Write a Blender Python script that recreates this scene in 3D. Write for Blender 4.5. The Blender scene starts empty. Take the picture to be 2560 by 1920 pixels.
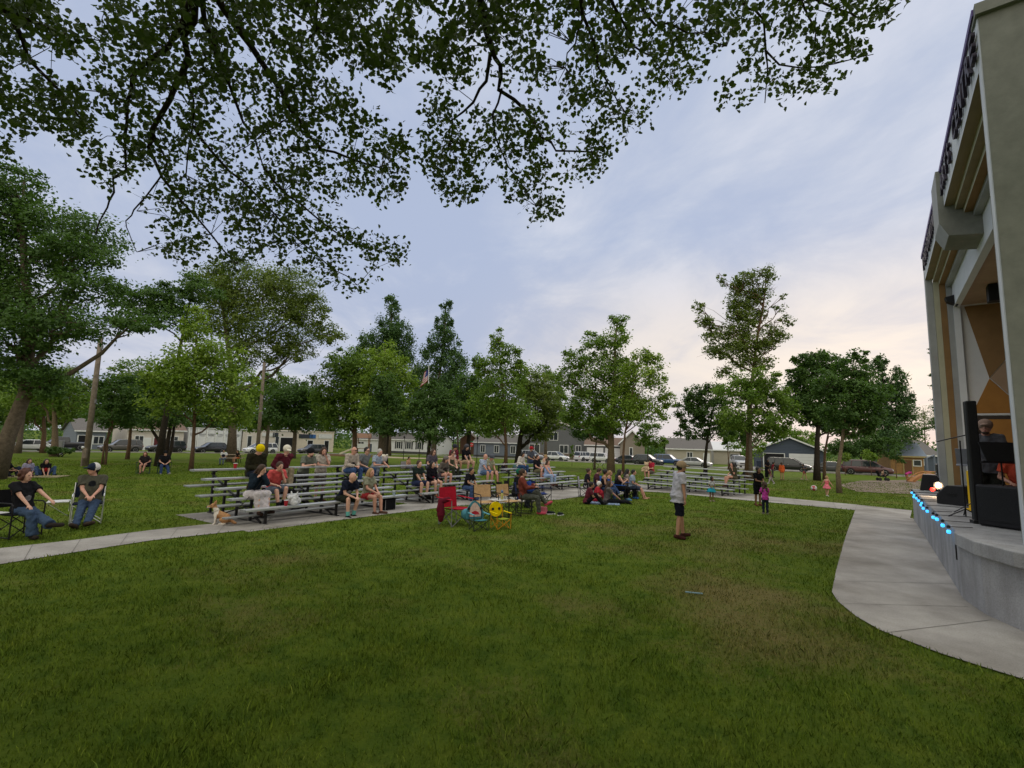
import bpy, bmesh, math, random
import numpy as np
from mathutils import Vector, Matrix, Quaternion
random.seed(7); RNG = np.random.default_rng(7)
SC = bpy.context.scene
COL = SC.collection
V = Vector
R = math.radians

# ------------------------------------------------------------------ camera
F, CX, CY, HCAM, YH, ROLL = 1220., 1280., 960., 2.1, 1106., R(1.6)
TH = math.atan((YH - CY) / F)
FW = np.array([0, math.cos(TH), math.sin(TH)])
_u0 = np.cross([1., 0, 0], FW)
RT = math.cos(ROLL) * np.array([1., 0, 0]) + math.sin(ROLL) * _u0
UP = -math.sin(ROLL) * np.array([1., 0, 0]) + math.cos(ROLL) * _u0
CAMP = np.array([0, 0, HCAM])
cam = bpy.data.cameras.new('camera'); cam.sensor_width = 36; cam.lens = F / 2560 * 36
cam.clip_end = 6000; cam.clip_start = .05
co = bpy.data.objects.new('camera', cam); COL.objects.link(co)
M = Matrix(((RT[0], UP[0], -FW[0], 0), (RT[1], UP[1], -FW[1], 0), (RT[2], UP[2], -FW[2], HCAM), (0, 0, 0, 1)))
co.matrix_world = M
SC.camera = co

def terr(y):
    """park ground: level lawn that falls away gently towards the streets"""
    if y < 10: return 0.
    t = y - 10
    return -0.0125 * min(t, 105) * min(1, t / 8)
def ray(px, py):
    return FW + RT * (px - CX) / F - UP * (py - CY) / F
def gp(px, py, z=0.):
    """point on the park ground (plus z) seen at photo pixel"""
    d = ray(px, py); h = 0.
    for _ in range(25):
        t = (h + z - HCAM) / d[2]; p = CAMP + d * t; h = terr(p[1])
    return V(p)
def pd(px, Y, z=0.):
    """point at distance Y, on the ground plus z, below photo column px (column read at the horizon)"""
    py = YH + (px - CX) * math.tan(ROLL); d = ray(px, py + 60 * (20 / max(Y, 8))); p = CAMP + d * (Y / d[1])
    return V((p[0], Y, terr(Y) + z))
def aty(px, py, Y):
    d = ray(px, py); return V(CAMP + d * (Y / d[1]))

# ------------------------------------------------------------------ tagging
def tag(o, label=None, cat=None, group=None, kind=None):
    if label: o['label'] = label
    if cat: o['category'] = cat
    if group: o['group'] = group
    if kind: o['kind'] = kind
    return o
def empty(name, loc, rz=0, label=None, cat=None, group=None):
    o = bpy.data.objects.new(name, None); COL.objects.link(o)
    o.location = loc; o.rotation_euler = (0, 0, rz); o.empty_display_size = .2
    return tag(o, label, cat, group)
def kids(o):
    return [c for c in COL.objects if c.parent == o]
def copy_tree(o, loc, rz, label=None, parent=None):
    c = o.copy(); COL.objects.link(c)
    if parent: c.parent = parent
    else:
        c.location = loc; c.rotation_euler = (0, 0, rz)
    if label: c['label'] = label
    for ch in kids(o): copy_tree(ch, None, None, None, c)
    return c

# ------------------------------------------------------------------ materials
MATS = {}
def mat(name, col, rough=.7, metal=0., noise=.12, scale=8., bump=0., spec=.3, emit=None, estr=0., coat=0., sheen=0.):
    """principled with procedural tone variation"""
    if name in MATS: return MATS[name]
    m = bpy.data.materials.new(name); m.use_nodes = True; nt = m.node_tree; n = nt.nodes; L = nt.links
    b = n['Principled BSDF']
    b.inputs['Roughness'].default_value = rough; b.inputs['Metallic'].default_value = metal
    b.inputs['Specular IOR Level'].default_value = spec
    if coat: b.inputs['Coat Weight'].default_value = coat; b.inputs['Coat Roughness'].default_value = .08
    c = (*col, 1)
    if noise > 0:
        tc = n.new('ShaderNodeTexCoord'); tx = n.new('ShaderNodeTexNoise'); tx.inputs['Scale'].default_value = scale
        tx.inputs['Detail'].default_value = 5; tx.inputs['Roughness'].default_value = .65
        L.new(tc.outputs['Object'], tx.inputs['Vector'])
        mx = n.new('ShaderNodeMix'); mx.data_type = 'RGBA'
        rmp = n.new('ShaderNodeMapRange'); rmp.inputs['From Min'].default_value = .3; rmp.inputs['From Max'].default_value = .7
        L.new(tx.outputs['Fac'], rmp.inputs['Value']); L.new(rmp.outputs['Result'], mx.inputs['Factor'])
        mx.inputs['A'].default_value = (*[x * (1 - noise) for x in col], 1)
        mx.inputs['B'].default_value = (*[min(1, x * (1 + noise)) for x in col], 1)
        L.new(mx.outputs['Result'], b.inputs['Base Color'])
        if bump:
            bp = n.new('ShaderNodeBump'); bp.inputs['Strength'].default_value = bump; bp.inputs['Distance'].default_value = .02
            L.new(tx.outputs['Fac'], bp.inputs['Height']); L.new(bp.outputs['Normal'], b.inputs['Normal'])
    else: b.inputs['Base Color'].default_value = c
    if emit:
        b.inputs['Emission Color'].default_value = (*emit, 1); b.inputs['Emission Strength'].default_value = estr
    MATS[name] = m; return m
def hx(h):
    """sRGB hex to linear"""
    h = h.lstrip('#'); r = []
    for i in (0, 2, 4):
        v = int(h[i:i + 2], 16) / 255; r.append(v / 12.92 if v <= .04045 else ((v + .055) / 1.055) ** 2.4)
    return tuple(r)
def cloth(h, noise=.18):
    return mat('cloth_' + h, hx(h), .9, 0, noise, 11., .8, .12)

# ------------------------------------------------------------------ mesh builder
class MB:
    def __init__(s): s.v = []; s.f = []; s.m = []
    def add(s, vs, fs, mi=0):
        o = len(s.v); s.v += [tuple(v) for v in vs]; s.f += [tuple(i + o for i in f) for f in fs]; s.m += [mi] * len(fs); return s
    def box(s, c, d, rz=0, mi=0, rot=None):
        hx_, hy, hz = d[0] / 2, d[1] / 2, d[2] / 2
        q = rot.to_matrix() if rot else Matrix.Rotation(rz, 3, 'Z')
        vs = [V(c) + q @ V((x * hx_, y * hy, z * hz)) for z in (-1, 1) for y in (-1, 1) for x in (-1, 1)]
        return s.add(vs, [(0, 2, 3, 1), (4, 5, 7, 6), (0, 1, 5, 4), (2, 6, 7, 3), (0, 4, 6, 2), (1, 3, 7, 5)], mi)
    def beam(s, a, b, w, h, mi=0, up=(0, 0, 1)):
        """rectangular bar from a to b, w sideways, h along up"""
        a, b = V(a), V(b); x = (b - a).normalized(); y = V(up).cross(x)
        if y.length < 1e-4: y = V((0, 1, 0)).cross(x)
        y.normalize(); z = x.cross(y)
        vs = [p + y * (i * w / 2) + z * (j * h / 2) for p in (a, b) for j in (-1, 1) for i in (-1, 1)]
        return s.add(vs, [(0, 1, 3, 2), (4, 6, 7, 5), (0, 4, 5, 1), (2, 3, 7, 6), (0, 2, 6, 4), (1, 5, 7, 3)], mi)
    def tube(s, pts, rad, n=8, mi=0, cap=True):
        pts = [V(p) for p in pts]; k = len(pts)
        if not hasattr(rad, '__len__'): rad = [rad] * k
        vs = []; ref = None
        for i, p in enumerate(pts):
            t = (pts[min(i + 1, k - 1)] - pts[max(i - 1, 0)])
            if t.length < 1e-6: t = V((0, 0, 1))
            t.normalize()
            if ref is None: ref = t.orthogonal().normalized()
            u = (ref - t * ref.dot(t))
            if u.length < 1e-5: u = t.orthogonal()
            u.normalize(); ref = u; w = t.cross(u)
            for j in range(n):
                a = 2 * math.pi * j / n; vs.append(p + (u * math.cos(a) + w * math.sin(a)) * rad[i])
        fs = [(i * n + j, i * n + (j + 1) % n, (i + 1) * n + (j + 1) % n, (i + 1) * n + j) for i in range(k - 1) for j in range(n)]
        if cap: fs += [tuple(range(n))[::-1], tuple((k - 1) * n + j for j in range(n))]
        return s.add(vs, fs, mi)
    def cyl(s, a, b, r0, r1=None, n=12, mi=0): return s.tube([a, b], [r0, r0 if r1 is None else r1], n, mi)
    def lathe(s, c, prof, n=16, mi=0, ax=None):
        """revolve (r,z) profile about z (or ax) at c"""
        q = V((0, 0, 1)).rotation_difference(V(ax)).to_matrix() if ax else Matrix.Identity(3)
        vs = [V(c) + q @ V((r * math.cos(2 * math.pi * j / n), r * math.sin(2 * math.pi * j / n), z)) for r, z in prof for j in range(n)]
        k = len(prof); fs = [(i * n + j, i * n + (j + 1) % n, (i + 1) * n + (j + 1) % n, (i + 1) * n + j) for i in range(k - 1) for j in range(n)]
        fs += [tuple(range(n))[::-1], tuple((k - 1) * n + j for j in range(n))]
        return s.add(vs, fs, mi)
    def ell(s, c, r, n=12, m=8, mi=0, rot=None):
        q = rot.to_matrix() if rot else Matrix.Identity(3); vs = []; fs = []
        vs.append(V(c) + q @ V((0, 0, -r[2])))
        for i in range(1, m):
            a = -math.pi / 2 + math.pi * i / m
            for j in range(n):
                b = 2 * math.pi * j / n; vs.append(V(c) + q @ V((r[0] * math.cos(a) * math.cos(b), r[1] * math.cos(a) * math.sin(b), r[2] * math.sin(a))))
        vs.append(V(c) + q @ V((0, 0, r[2]))); t = len(vs) - 1
        for j in range(n): fs.append((0, 1 + (j + 1) % n, 1 + j)); fs.append((t, 1 + (m - 2) * n + j, 1 + (m - 2) * n + (j + 1) % n))
        for i in range(m - 2):
            for j in range(n): fs.append((1 + i * n + j, 1 + i * n + (j + 1) % n, 1 + (i + 1) * n + (j + 1) % n, 1 + (i + 1) * n + j))
        return s.add(vs, fs, mi)
    def cap(s, a, b, r0, r1, n=10, mi=0):
        """tapered capsule"""
        a, b = V(a), V(b); d = b - a; L = max(d.length, 1e-5); d = d / L; pts = []; rr = []
        for t in (80, 50, 25): pts.append(a - d * r0 * math.sin(R(t))); rr.append(r0 * math.cos(R(t)))
        pts += [a, b]; rr += [r0, r1]
        for t in (25, 50, 80): pts.append(b + d * r1 * math.sin(R(t))); rr.append(r1 * math.cos(R(t)))
        return s.tube(pts, rr, n, mi)
    def prism(s, poly, z0, z1, mi=0, mt=None):
        """vertical extrusion of an xy outline"""
        n = len(poly); vs = [(p[0], p[1], z0) for p in poly] + [(p[0], p[1], z1) for p in poly]
        s.add(vs, [tuple(range(n))[::-1]] + [(i, (i + 1) % n, n + (i + 1) % n, n + i) for i in range(n)], mi)
        s.f.append(tuple(len(s.v) - n + i for i in range(n))); s.m.append(mi if mt is None else mt); return s
    def extr(s, poly, a, b, mi=0):
        """outline of 3D points swept from offset a to offset b"""
        n = len(poly); vs = [V(p) + V(a) for p in poly] + [V(p) + V(b) for p in poly]
        return s.add(vs, [tuple(range(n))[::-1], tuple(range(n, 2 * n))] + [(i, (i + 1) % n, n + (i + 1) % n, n + i) for i in range(n)], mi)
    def build(s, name, mats, parent=None, smooth=False, loc=None, bevel=0):
        me = bpy.data.meshes.new(name); me.from_pydata(s.v, [], s.f)
        mats = mats if isinstance(mats, (list, tuple)) else [mats]
        for m in mats: me.materials.append(m)
        if len(mats) > 1: me.polygons.foreach_set('material_index', s.m)
        bm = bmesh.new(); bm.from_mesh(me); bmesh.ops.recalc_face_normals(bm, faces=bm.faces); bm.to_mesh(me); bm.free()
        if smooth: me.shade_smooth()
        o = bpy.data.objects.new(name, me); COL.objects.link(o)
        if parent: o.parent = parent
        if loc is not None: o.location = loc
        if bevel:
            b = o.modifiers.new('bevel', 'BEVEL'); b.width = bevel; b.segments = 2; b.limit_method = 'ANGLE'
        return o
def npmesh(name, v, f, mats, parent=None, attr=None, smooth=False):
    """mesh from numpy arrays; f is (n,k)"""
    me = bpy.data.meshes.new(name); k = f.shape[1]
    me.vertices.add(len(v)); me.vertices.foreach_set('co', np.ascontiguousarray(v, dtype=np.float32).ravel())
    me.loops.add(f.size); me.loops.foreach_set('vertex_index', f.astype(np.int32).ravel())
    me.polygons.add(len(f)); me.polygons.foreach_set('loop_start', np.arange(0, f.size, k, dtype=np.int32))
    me.polygons.foreach_set('loop_total', np.full(len(f), k, dtype=np.int32))
    for m in (mats if isinstance(mats, (list, tuple)) else [mats]): me.materials.append(m)
    if attr is not None:
        a = me.attributes.new('tint', 'FLOAT', 'FACE'); a.data.foreach_set('value', attr.astype(np.float32))
    me.update(calc_edges=True); me.validate()
    if smooth: me.shade_smooth()
    o = bpy.data.objects.new(name, me); COL.objects.link(o)
    if parent: o.parent = parent
    return o
# ------------------------------------------------------------------ light and sky
def build_world():
    w = bpy.data.worlds.new('World'); SC.world = w; w.use_nodes = True
    nt = w.node_tree; n = nt.nodes; L = nt.links; n.clear()
    out = n.new('ShaderNodeOutputWorld'); bg = n.new('ShaderNodeBackground'); bg.inputs['Strength'].default_value = .1
    L.new(bg.outputs[0], out.inputs[0])
    sky = n.new('ShaderNodeTexSky'); sky.sky_type = 'NISHITA'; sky.sun_disc = False
    sky.sun_elevation = R(9); sky.sun_rotation = R(38); sky.altitude = 200; sky.dust_density = 1.5
    tc = n.new('ShaderNodeTexCoord'); sep = n.new('ShaderNodeSeparateXYZ'); L.new(tc.outputs['Generated'], sep.inputs[0])
    def math_(op, a, b=None, c=None):
        m = n.new('ShaderNodeMath'); m.operation = op
        for i, x in enumerate((a, b, c)):
            if x is None: continue
            if isinstance(x, (int, float)): m.inputs[i].default_value = x
            else: L.new(x, m.inputs[i])
        return m.outputs[0]
    def rng(x, a, b, c=0., d=1.):
        m = n.new('ShaderNodeMapRange'); m.interpolation_type = 'SMOOTHSTEP'; L.new(x, m.inputs[0])
        for i, q in enumerate((a, b, c, d)): m.inputs[i + 1].default_value = q
        return m.outputs[0]
    def mix(f, a, b, blend='MIX'):
        m = n.new('ShaderNodeMix'); m.data_type = 'RGBA'; m.blend_type = blend
        if isinstance(f, (int, float)): m.inputs['Factor'].default_value = f
        else: L.new(f, m.inputs['Factor'])
        for k, x in (('A', a), ('B', b)):
            if isinstance(x, tuple): m.inputs[k].default_value = (*x, 1)
            else: L.new(x, m.inputs[k])
        return m.outputs['Result']
    z = math_('MAXIMUM', sep.outputs['Z'], .0)
    zz = math_('ADD', z, .16)
    comb = n.new('ShaderNodeCombineXYZ')
    L.new(math_('DIVIDE', sep.outputs['X'], zz), comb.inputs[0]); L.new(math_('DIVIDE', sep.outputs['Y'], zz), comb.inputs[1])
    def noise(scale, detail, rough, off, stretch=(1, 1, 1)):
        mp = n.new('ShaderNodeMapping'); mp.inputs['Location'].default_value = off; mp.inputs['Scale'].default_value = stretch
        mp.inputs['Rotation'].default_value = (0, 0, R(35))
        L.new(comb.outputs[0], mp.inputs[0])
        t = n.new('ShaderNodeTexNoise'); t.inputs['Scale'].default_value = scale; t.inputs['Detail'].default_value = detail
        t.inputs['Roughness'].default_value = rough; t.inputs['Distortion'].default_value = .6; L.new(mp.outputs[0], t.inputs['Vector']); return t.outputs['Fac']
    n1 = noise(.55, 7, .55, (3.1, 1.7, 0), (1, .75, 1)); n2 = noise(1.7, 8, .62, (7.3, 2.2, 0), (1, .7, 1))
    cl = math_('ADD', math_('MULTIPLY', n1, .60), math_('MULTIPLY', n2, .40))
    k = 10.
    C = lambda r, g, b, s=1.: (r * k * s, g * k * s, b * k * s)
    # veiled blue between layers of grey lavender and paler cloud
    base = mix(rng(cl, .42, .57), C(.455, .53, .715), C(.61, .66, .785))
    base = mix(rng(cl, .50, .64, 0, .85), base, C(.72, .75, .87))
    # lower sky: pale lavender, warm cream towards the hidden sun (right of centre)
    lower = math_('SUBTRACT', 1., rng(z, .02, .42))
    lav = mix(rng(cl, .42, .58), C(.46, .505, .655), C(.70, .70, .77))
    base = mix(math_('MULTIPLY', lower, .8), base, lav)
    dx, dy = math.sin(R(37)), math.cos(R(37))
    hl = math_('SQRT', math_('ADD', math_('ADD', math_('MULTIPLY', sep.outputs['X'], sep.outputs['X']), math_('MULTIPLY', sep.outputs['Y'], sep.outputs['Y'])), .0001))
    az = math_('DIVIDE', math_('ADD', math_('MULTIPLY', sep.outputs['X'], dx), math_('MULTIPLY', sep.outputs['Y'], dy)), hl)
    warm = math_('MULTIPLY', rng(az, .70, .99), math_('MULTIPLY', rng(z, .0, .13), math_('SUBTRACT', 1., rng(z, .15, .40))))
    warm = math_('MULTIPLY', warm, rng(cl, .34, .58, .35, 1.))
    base = mix(math_('MULTIPLY', warm, .85), base, C(.94, .83, .735))
    hz = math_('MULTIPLY', rng(az, .55, .98), math_('SUBTRACT', 1., rng(z, .0, .16)))
    base = mix(math_('MULTIPLY', hz, .55), base, C(.66, .60, .63))
    below = rng(sep.outputs['Z'], -.02, .0)
    final = mix(.95, sky.outputs[0], base)
    # an overcast sky is brightest overhead; gain is added there and behind the camera to brighten the ground
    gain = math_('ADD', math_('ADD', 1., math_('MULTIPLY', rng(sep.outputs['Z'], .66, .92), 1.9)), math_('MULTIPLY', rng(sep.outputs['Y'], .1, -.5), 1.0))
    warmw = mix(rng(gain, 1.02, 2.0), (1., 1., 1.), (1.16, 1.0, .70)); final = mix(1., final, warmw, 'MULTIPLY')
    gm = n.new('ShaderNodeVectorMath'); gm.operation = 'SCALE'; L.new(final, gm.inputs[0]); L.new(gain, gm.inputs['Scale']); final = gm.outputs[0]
    final = mix(below, C(.05, .06, .04), final)
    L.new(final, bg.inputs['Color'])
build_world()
sl = bpy.data.lights.new('sun', 'SUN'); sl.energy = .55; sl.angle = R(25); sl.color = (1., .86, .74)
so = bpy.data.objects.new('sun', sl); COL.objects.link(so)
sd = V((math.sin(R(38)) * math.cos(R(14)), math.cos(R(38)) * math.cos(R(14)), math.sin(R(14))))
so.rotation_euler = sd.to_track_quat('Z', 'Y').to_euler()
SC.view_settings.view_transform = 'Standard'; SC.view_settings.look = 'None'; SC.view_settings.exposure = 0; SC.view_settings.gamma = 1

# ------------------------------------------------------------------ ground materials
def ground_nodes(m, blades=False):
    m.use_nodes = True; nt = m.node_tree; n = nt.nodes; L = nt.links; b = n['Principled BSDF']
    b.inputs['Roughness'].default_value = .9; b.inputs['Specular IOR Level'].default_value = .03
    g = n.new('ShaderNodeNewGeometry')
    def noise(s, d=5, r=.6):
        t = n.new('ShaderNodeTexNoise'); t.inputs['Scale'].default_value = s; t.inputs['Detail'].default_value = d; t.inputs['Roughness'].default_value = r
        L.new(g.outputs['Position'], t.inputs['Vector']); return t.outputs['Fac']
    def ramp(x, *st):
        r = n.new('ShaderNodeValToRGB'); e = r.color_ramp.elements
        while len(e) < len(st): e.new(.5)
        for el, (p, c) in zip(e, st): el.position = p; el.color = (*c, 1)
        L.new(x, r.inputs[0]); return r.outputs[0]
    def mix(f, a, b_):
        x = n.new('ShaderNodeMix'); x.data_type = 'RGBA'
        if isinstance(f, float): x.inputs['Factor'].default_value = f
        else: L.new(f, x.inputs['Factor'])
        L.new(a, x.inputs['A']); L.new(b_, x.inputs['B']); return x.outputs['Result']
    green = ramp(noise(1.1, 6), (.3, (.062, .100, .010)), (.5, (.092, .143, .015)), (.72, (.138, .182, .026)))
    fine = ramp(noise(38, 4, .7), (.3, (.052, .088, .009)), (.7, (.138, .178, .026)))
    c = mix(.45, green, fine)
    mot = n.new('ShaderNodeMix'); mot.data_type = 'RGBA'; mot.blend_type = 'MULTIPLY'; mot.inputs['Factor'].default_value = 1; L.new(c, mot.inputs['A']); L.new(ramp(noise(3.4, 4, .65), (.34, (.66, .76, .80)), (.5, (1, 1, 1)), (.68, (1.16, 1.08, 1.0))), mot.inputs['B']); c = mot.outputs['Result']
    # dry, thin patches
    patch = n.new('ShaderNodeMath'); patch.operation = 'ADD'
    mm = n.new('ShaderNodeMath'); mm.operation = 'MULTIPLY'; L.new(noise(14, 5, .7), mm.inputs[0]); mm.inputs[1].default_value = .45
    L.new(noise(.42, 4, .6), patch.inputs[0]); L.new(mm.outputs[0], patch.inputs[1])
    # one worn place in front of the stage walk
    vd = n.new('ShaderNodeVectorMath'); vd.operation = 'DISTANCE'; L.new(g.outputs['Position'], vd.inputs[0]); vd.inputs[1].default_value = (3.0, 6.6, 0)
    mr = n.new('ShaderNodeMapRange'); L.new(vd.outputs['Value'], mr.inputs[0]); mr.inputs[1].default_value = .2; mr.inputs[2].default_value = 2.6; mr.inputs[3].default_value = .20; mr.inputs[4].default_value = 0
    vd2 = n.new('ShaderNodeVectorMath'); vd2.operation = 'DISTANCE'; L.new(g.outputs['Position'], vd2.inputs[0]); vd2.inputs[1].default_value = (4.6, 12.2, 0)
    mr2 = n.new('ShaderNodeMapRange'); L.new(vd2.outputs['Value'], mr2.inputs[0]); mr2.inputs[1].default_value = .5; mr2.inputs[2].default_value = 5; mr2.inputs[3].default_value = .12; mr2.inputs[4].default_value = 0
    ad = n.new('ShaderNodeMath'); ad.operation = 'ADD'; L.new(mr.outputs[0], ad.inputs[0]); L.new(mr2.outputs[0], ad.inputs[1])
    ad2 = n.new('ShaderNodeMath'); ad2.operation = 'ADD'; L.new(patch.outputs[0], ad2.inputs[0]); L.new(ad.outputs[0], ad2.inputs[1])
    pm = n.new('ShaderNodeMapRange'); L.new(ad2.outputs[0], pm.inputs[0]); pm.inputs[1].default_value = .755; pm.inputs[2].default_value = 1.0; pm.inputs[4].default_value = .85
    dry = ramp(noise(30, 4, .7), (.3, (.105, .088, .026)), (.7, (.235, .185, .085)))
    c = mix(pm.outputs[0], c, dry)
    if blades:
        a = n.new('ShaderNodeAttribute'); a.attribute_name = 'tint'
        br = ramp(a.outputs['Fac'], (0, (.45, .52, .4)), (.55, (1.05, 1.1, .95)), (.95, (1.4, 1.4, 1.3)), (1., (2.0, 1.8, 2.2)))
        x = n.new('ShaderNodeMix'); x.data_type = 'RGBA'; x.blend_type = 'MULTIPLY'; x.inputs['Factor'].default_value = 1
        L.new(c, x.inputs['A']); L.new(br, x.inputs['B']); c = x.outputs['Result']
    else:
        bp = n.new('ShaderNodeBump'); bp.inputs['Strength'].default_value = .9; bp.inputs['Distance'].default_value = .05
        L.new(noise(26, 6, .75), bp.inputs['Height']); L.new(bp.outputs[0], b.inputs['Normal'])
    L.new(c, b.inputs['Base Color'])
M_lawn = bpy.data.materials.new('lawn'); ground_nodes(M_lawn)
M_blade = bpy.data.materials.new('grass_blades'); ground_nodes(M_blade, True)
def concrete(name, c0, c1, streak=False):
    m = bpy.data.materials.new(name); m.use_nodes = True; nt = m.node_tree; n = nt.nodes; L = nt.links; b = n['Principled BSDF']
    b.inputs['Roughness'].default_value = .85; b.inputs['Specular IOR Level'].default_value = .2
    g = n.new('ShaderNodeNewGeometry')
    def noise(s, d, r):
        t = n.new('ShaderNodeTexNoise'); t.inputs['Scale'].default_value = s; t.inputs['Detail'].default_value = d; t.inputs['Roughness'].default_value = r
        L.new(g.outputs['Position'], t.inputs['Vector']); return t.outputs['Fac']
    r = n.new('ShaderNodeValToRGB'); r.color_ramp.elements[0].position = .33; r.color_ramp.elements[1].position = .62
    r.color_ramp.elements[0].color = (*c0, 1); r.color_ramp.elements[1].color = (*c1, 1); L.new(noise(.9, 9, .68), r.inputs[0])
    x = n.new('ShaderNodeMix'); x.data_type = 'RGBA'; x.blend_type = 'MULTIPLY'; x.inputs['Factor'].default_value = .5; L.new(r.outputs[0], x.inputs['A'])
    r2 = n.new('ShaderNodeValToRGB'); r2.color_ramp.elements[0].position = .35; r2.color_ramp.elements[0].color = (.55, .53, .5, 1); r2.color_ramp.elements[1].position = .55
    L.new(noise(60, 3, .8), r2.inputs[0]); L.new(r2.outputs[0], x.inputs['B'])
    mp = n.new('ShaderNodeMapping'); mp.inputs['Scale'].default_value = (5, 5, .35) if streak else (.55, .55, .55); L.new(g.outputs['Position'], mp.inputs[0]); st = n.new('ShaderNodeTexNoise'); st.inputs['Scale'].default_value = 1.2; st.inputs['Detail'].default_value = 7; L.new(mp.outputs[0], st.inputs['Vector'])
    r3 = n.new('ShaderNodeValToRGB'); r3.color_ramp.elements[0].position = .36; r3.color_ramp.elements[0].color = (.62, .60, .57, 1); r3.color_ramp.elements[1].position = .56; L.new(st.outputs['Fac'], r3.inputs[0])
    y = n.new('ShaderNodeMix'); y.data_type = 'RGBA'; y.blend_type = 'MULTIPLY'; y.inputs['Factor'].default_value = .4 if streak else .8; L.new(x.outputs['Result'], y.inputs['A']); L.new(r3.outputs[0], y.inputs['B']); L.new(y.outputs['Result'], b.inputs['Base Color'])
    bp = n.new('ShaderNodeBump'); bp.inputs['Strength'].default_value = .25; bp.inputs['Distance'].default_value = .01; L.new(noise(80, 4, .7), bp.inputs['Height']); L.new(bp.outputs[0], b.inputs['Normal'])
    return m
M_walk = concrete('walk_concrete', (.25, .232, .212), (.385, .362, .332))
M_joint = mat('joint_dark', (.15, .137, .124), .9, 0, .2)
M_stagec = concrete('stage_concrete', (.24, .24, .245), (.39, .39, .395), True)
M_asph = concrete('asphalt', (.10, .10, .10), (.16, .155, .15))
M_mulch = concrete('mulch', (.12, .085, .06), (.26, .20, .15))
M_sand = concrete('sand', (.36, .28, .19), (.48, .39, .28))

# ------------------------------------------------------------------ terrain
def build_ground():
    xs = np.concatenate([np.array([-1500, -600, -300]), np.arange(-200, 201, 8), np.array([300, 600, 1500])])
    ys = np.concatenate([np.array([-400, -100, -20, 0, 5]), np.arange(10, 20, 1.), np.arange(20, 124, 5), np.array([150, 220, 400, 900, 2500])])
    X, Y = np.meshgrid(xs, ys); Z = np.vectorize(terr)(Y)
    v = np.stack([X.ravel(), Y.ravel(), Z.ravel()], 1); nx = len(xs)
    f = np.array([(j * nx + i, j * nx + i + 1, (j + 1) * nx + i + 1, (j + 1) * nx + i) for j in range(len(ys) - 1) for i in range(nx - 1)])
    tag(npmesh('lawn', v, f, M_lawn, smooth=True), kind='structure')
build_ground()
def sheet(name, pts, m, dz=.004, z=None, thick=0):
    """flat sheet following the ground; pts are world xy; subdivided across y"""
    bm = bmesh.new(); vs = [bm.verts.new((p[0], p[1], 0)) for p in pts]; f = bm.faces.new(vs)
    y0, y1 = min(p[1] for p in pts), max(p[1] for p in pts)
    cuts = [y for y in [5] + list(range(10, 20)) + list(range(20, 124, 5)) if y0 < y < y1]
    for y in cuts:
        bmesh.ops.bisect_plane(bm, geom=bm.verts[:] + bm.edges[:] + bm.faces[:], plane_co=(0, y, 0), plane_no=(0, 1, 0))
    bmesh.ops.triangulate(bm, faces=bm.faces[:])
    for q in bm.verts: q.co.z = terr(q.co.y) + dz
    for f in bm.faces:
        if f.normal.z < 0: f.normal_flip()
    me = bpy.data.meshes.new(name); bm.to_mesh(me); bm.free(); me.materials.append(m)
    o = bpy.data.objects.new(name, me); COL.objects.link(o)
    return tag(o, kind='structure')
def gxy(*pp): return [gp(*p).to_2d() for p in pp]
U1, U2 = V((.6, .8)), V((.8, -.6))          # the two street directions
# path that curves in front of the bleachers, its pads and the walk along the stage
WALKS = []
path_lo = [(-160, 1440), (0, 1412), (180, 1383), (380, 1352), (600, 1328), (800, 1306), (960, 1287), (1130, 1266), (1300, 1256), (1400, 1249), (1500, 1235), (1590, 1228), (1680, 1233), (1840, 1249), (2000, 1263), (2138, 1276)]
path_hi = [(2142, 1262), (2000, 1249), (1840, 1234), (1720, 1224), (1640, 1214), (1560, 1208), (1480, 1214), (1400, 1222), (1280, 1234), (1100, 1250), (940, 1270), (800, 1286), (600, 1303), (380, 1326), (180, 1352), (0, 1372), (-160, 1395)]
p_path = gxy(*path_lo, *path_hi); WALKS.append(p_path); sheet('path', p_path, M_walk, .012)
stage_line = [V((13.25, 16.31)), V((6.68, 7.43)), V((6.35, 6.75)), V((6.22, 6.1)), V((6.35, 5.3)), V((6.9, 4.5)), V((8, 3.9)), V((10, 3.6))]
p_sw = gxy((2138, 1262), (2280, 1277)) + [V((13.6, 16.9)), V((13.4, 16.2)), V((6.85, 7.3)), V((6.5, 6.6)), V((6.4, 6.1)), V((6.5, 5.3)), V((7.0, 4.6)), V((8, 4.05)), V((12, 3.7)), V((12, 1.5)), V((8, 2.2))] + gxy((2560, 1702), (2450, 1668), (2350, 1636), (2200, 1578), (2140, 1543), (2095, 1506), (2080, 1482), (2090, 1430), (2112, 1350), (2138, 1276))
WALKS.append(p_sw); sheet('stage_walk', p_sw, M_walk, .016)

def xat(pl, x):
    for (a, b), (c, d) in zip(pl, pl[1:]):
        if a <= x <= c: return b + (d - b) * (x - a) / (c - a)
def joint(a, b, w=.009):
    d = (b - a).normalized(); q = V((-d.y, d.x)) * w / 2; sheet('pavement_joint', [a - q, b - q, b + q, a + q], M_joint, .020)
for x in (60, 180, 300, 425, 545, 655, 760, 860, 960, 1050, 1130, 1215, 1300, 1390, 1490, 1590, 1690, 1790, 1890, 1990, 2090):
    x2 = x + (22 if x < 1400 else -8); joint(gp(x, xat(path_lo, x)).xy, gp(x2, xat(path_hi[::-1], x2)).xy)
joint(gp(2112, 1352).xy, gp(2320, 1352).xy); joint(gp(2084, 1455).xy, gp(2382, 1462).xy); joint(gp(2098, 1512).xy, gp(2420, 1520).xy); joint(gp(2215, 1586).xy, gp(2480, 1553).xy); joint(gp(2138, 1276).xy, gp(2142, 1262).xy); joint(gp(2138, 1276).xy, gp(2282, 1292).xy)
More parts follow.
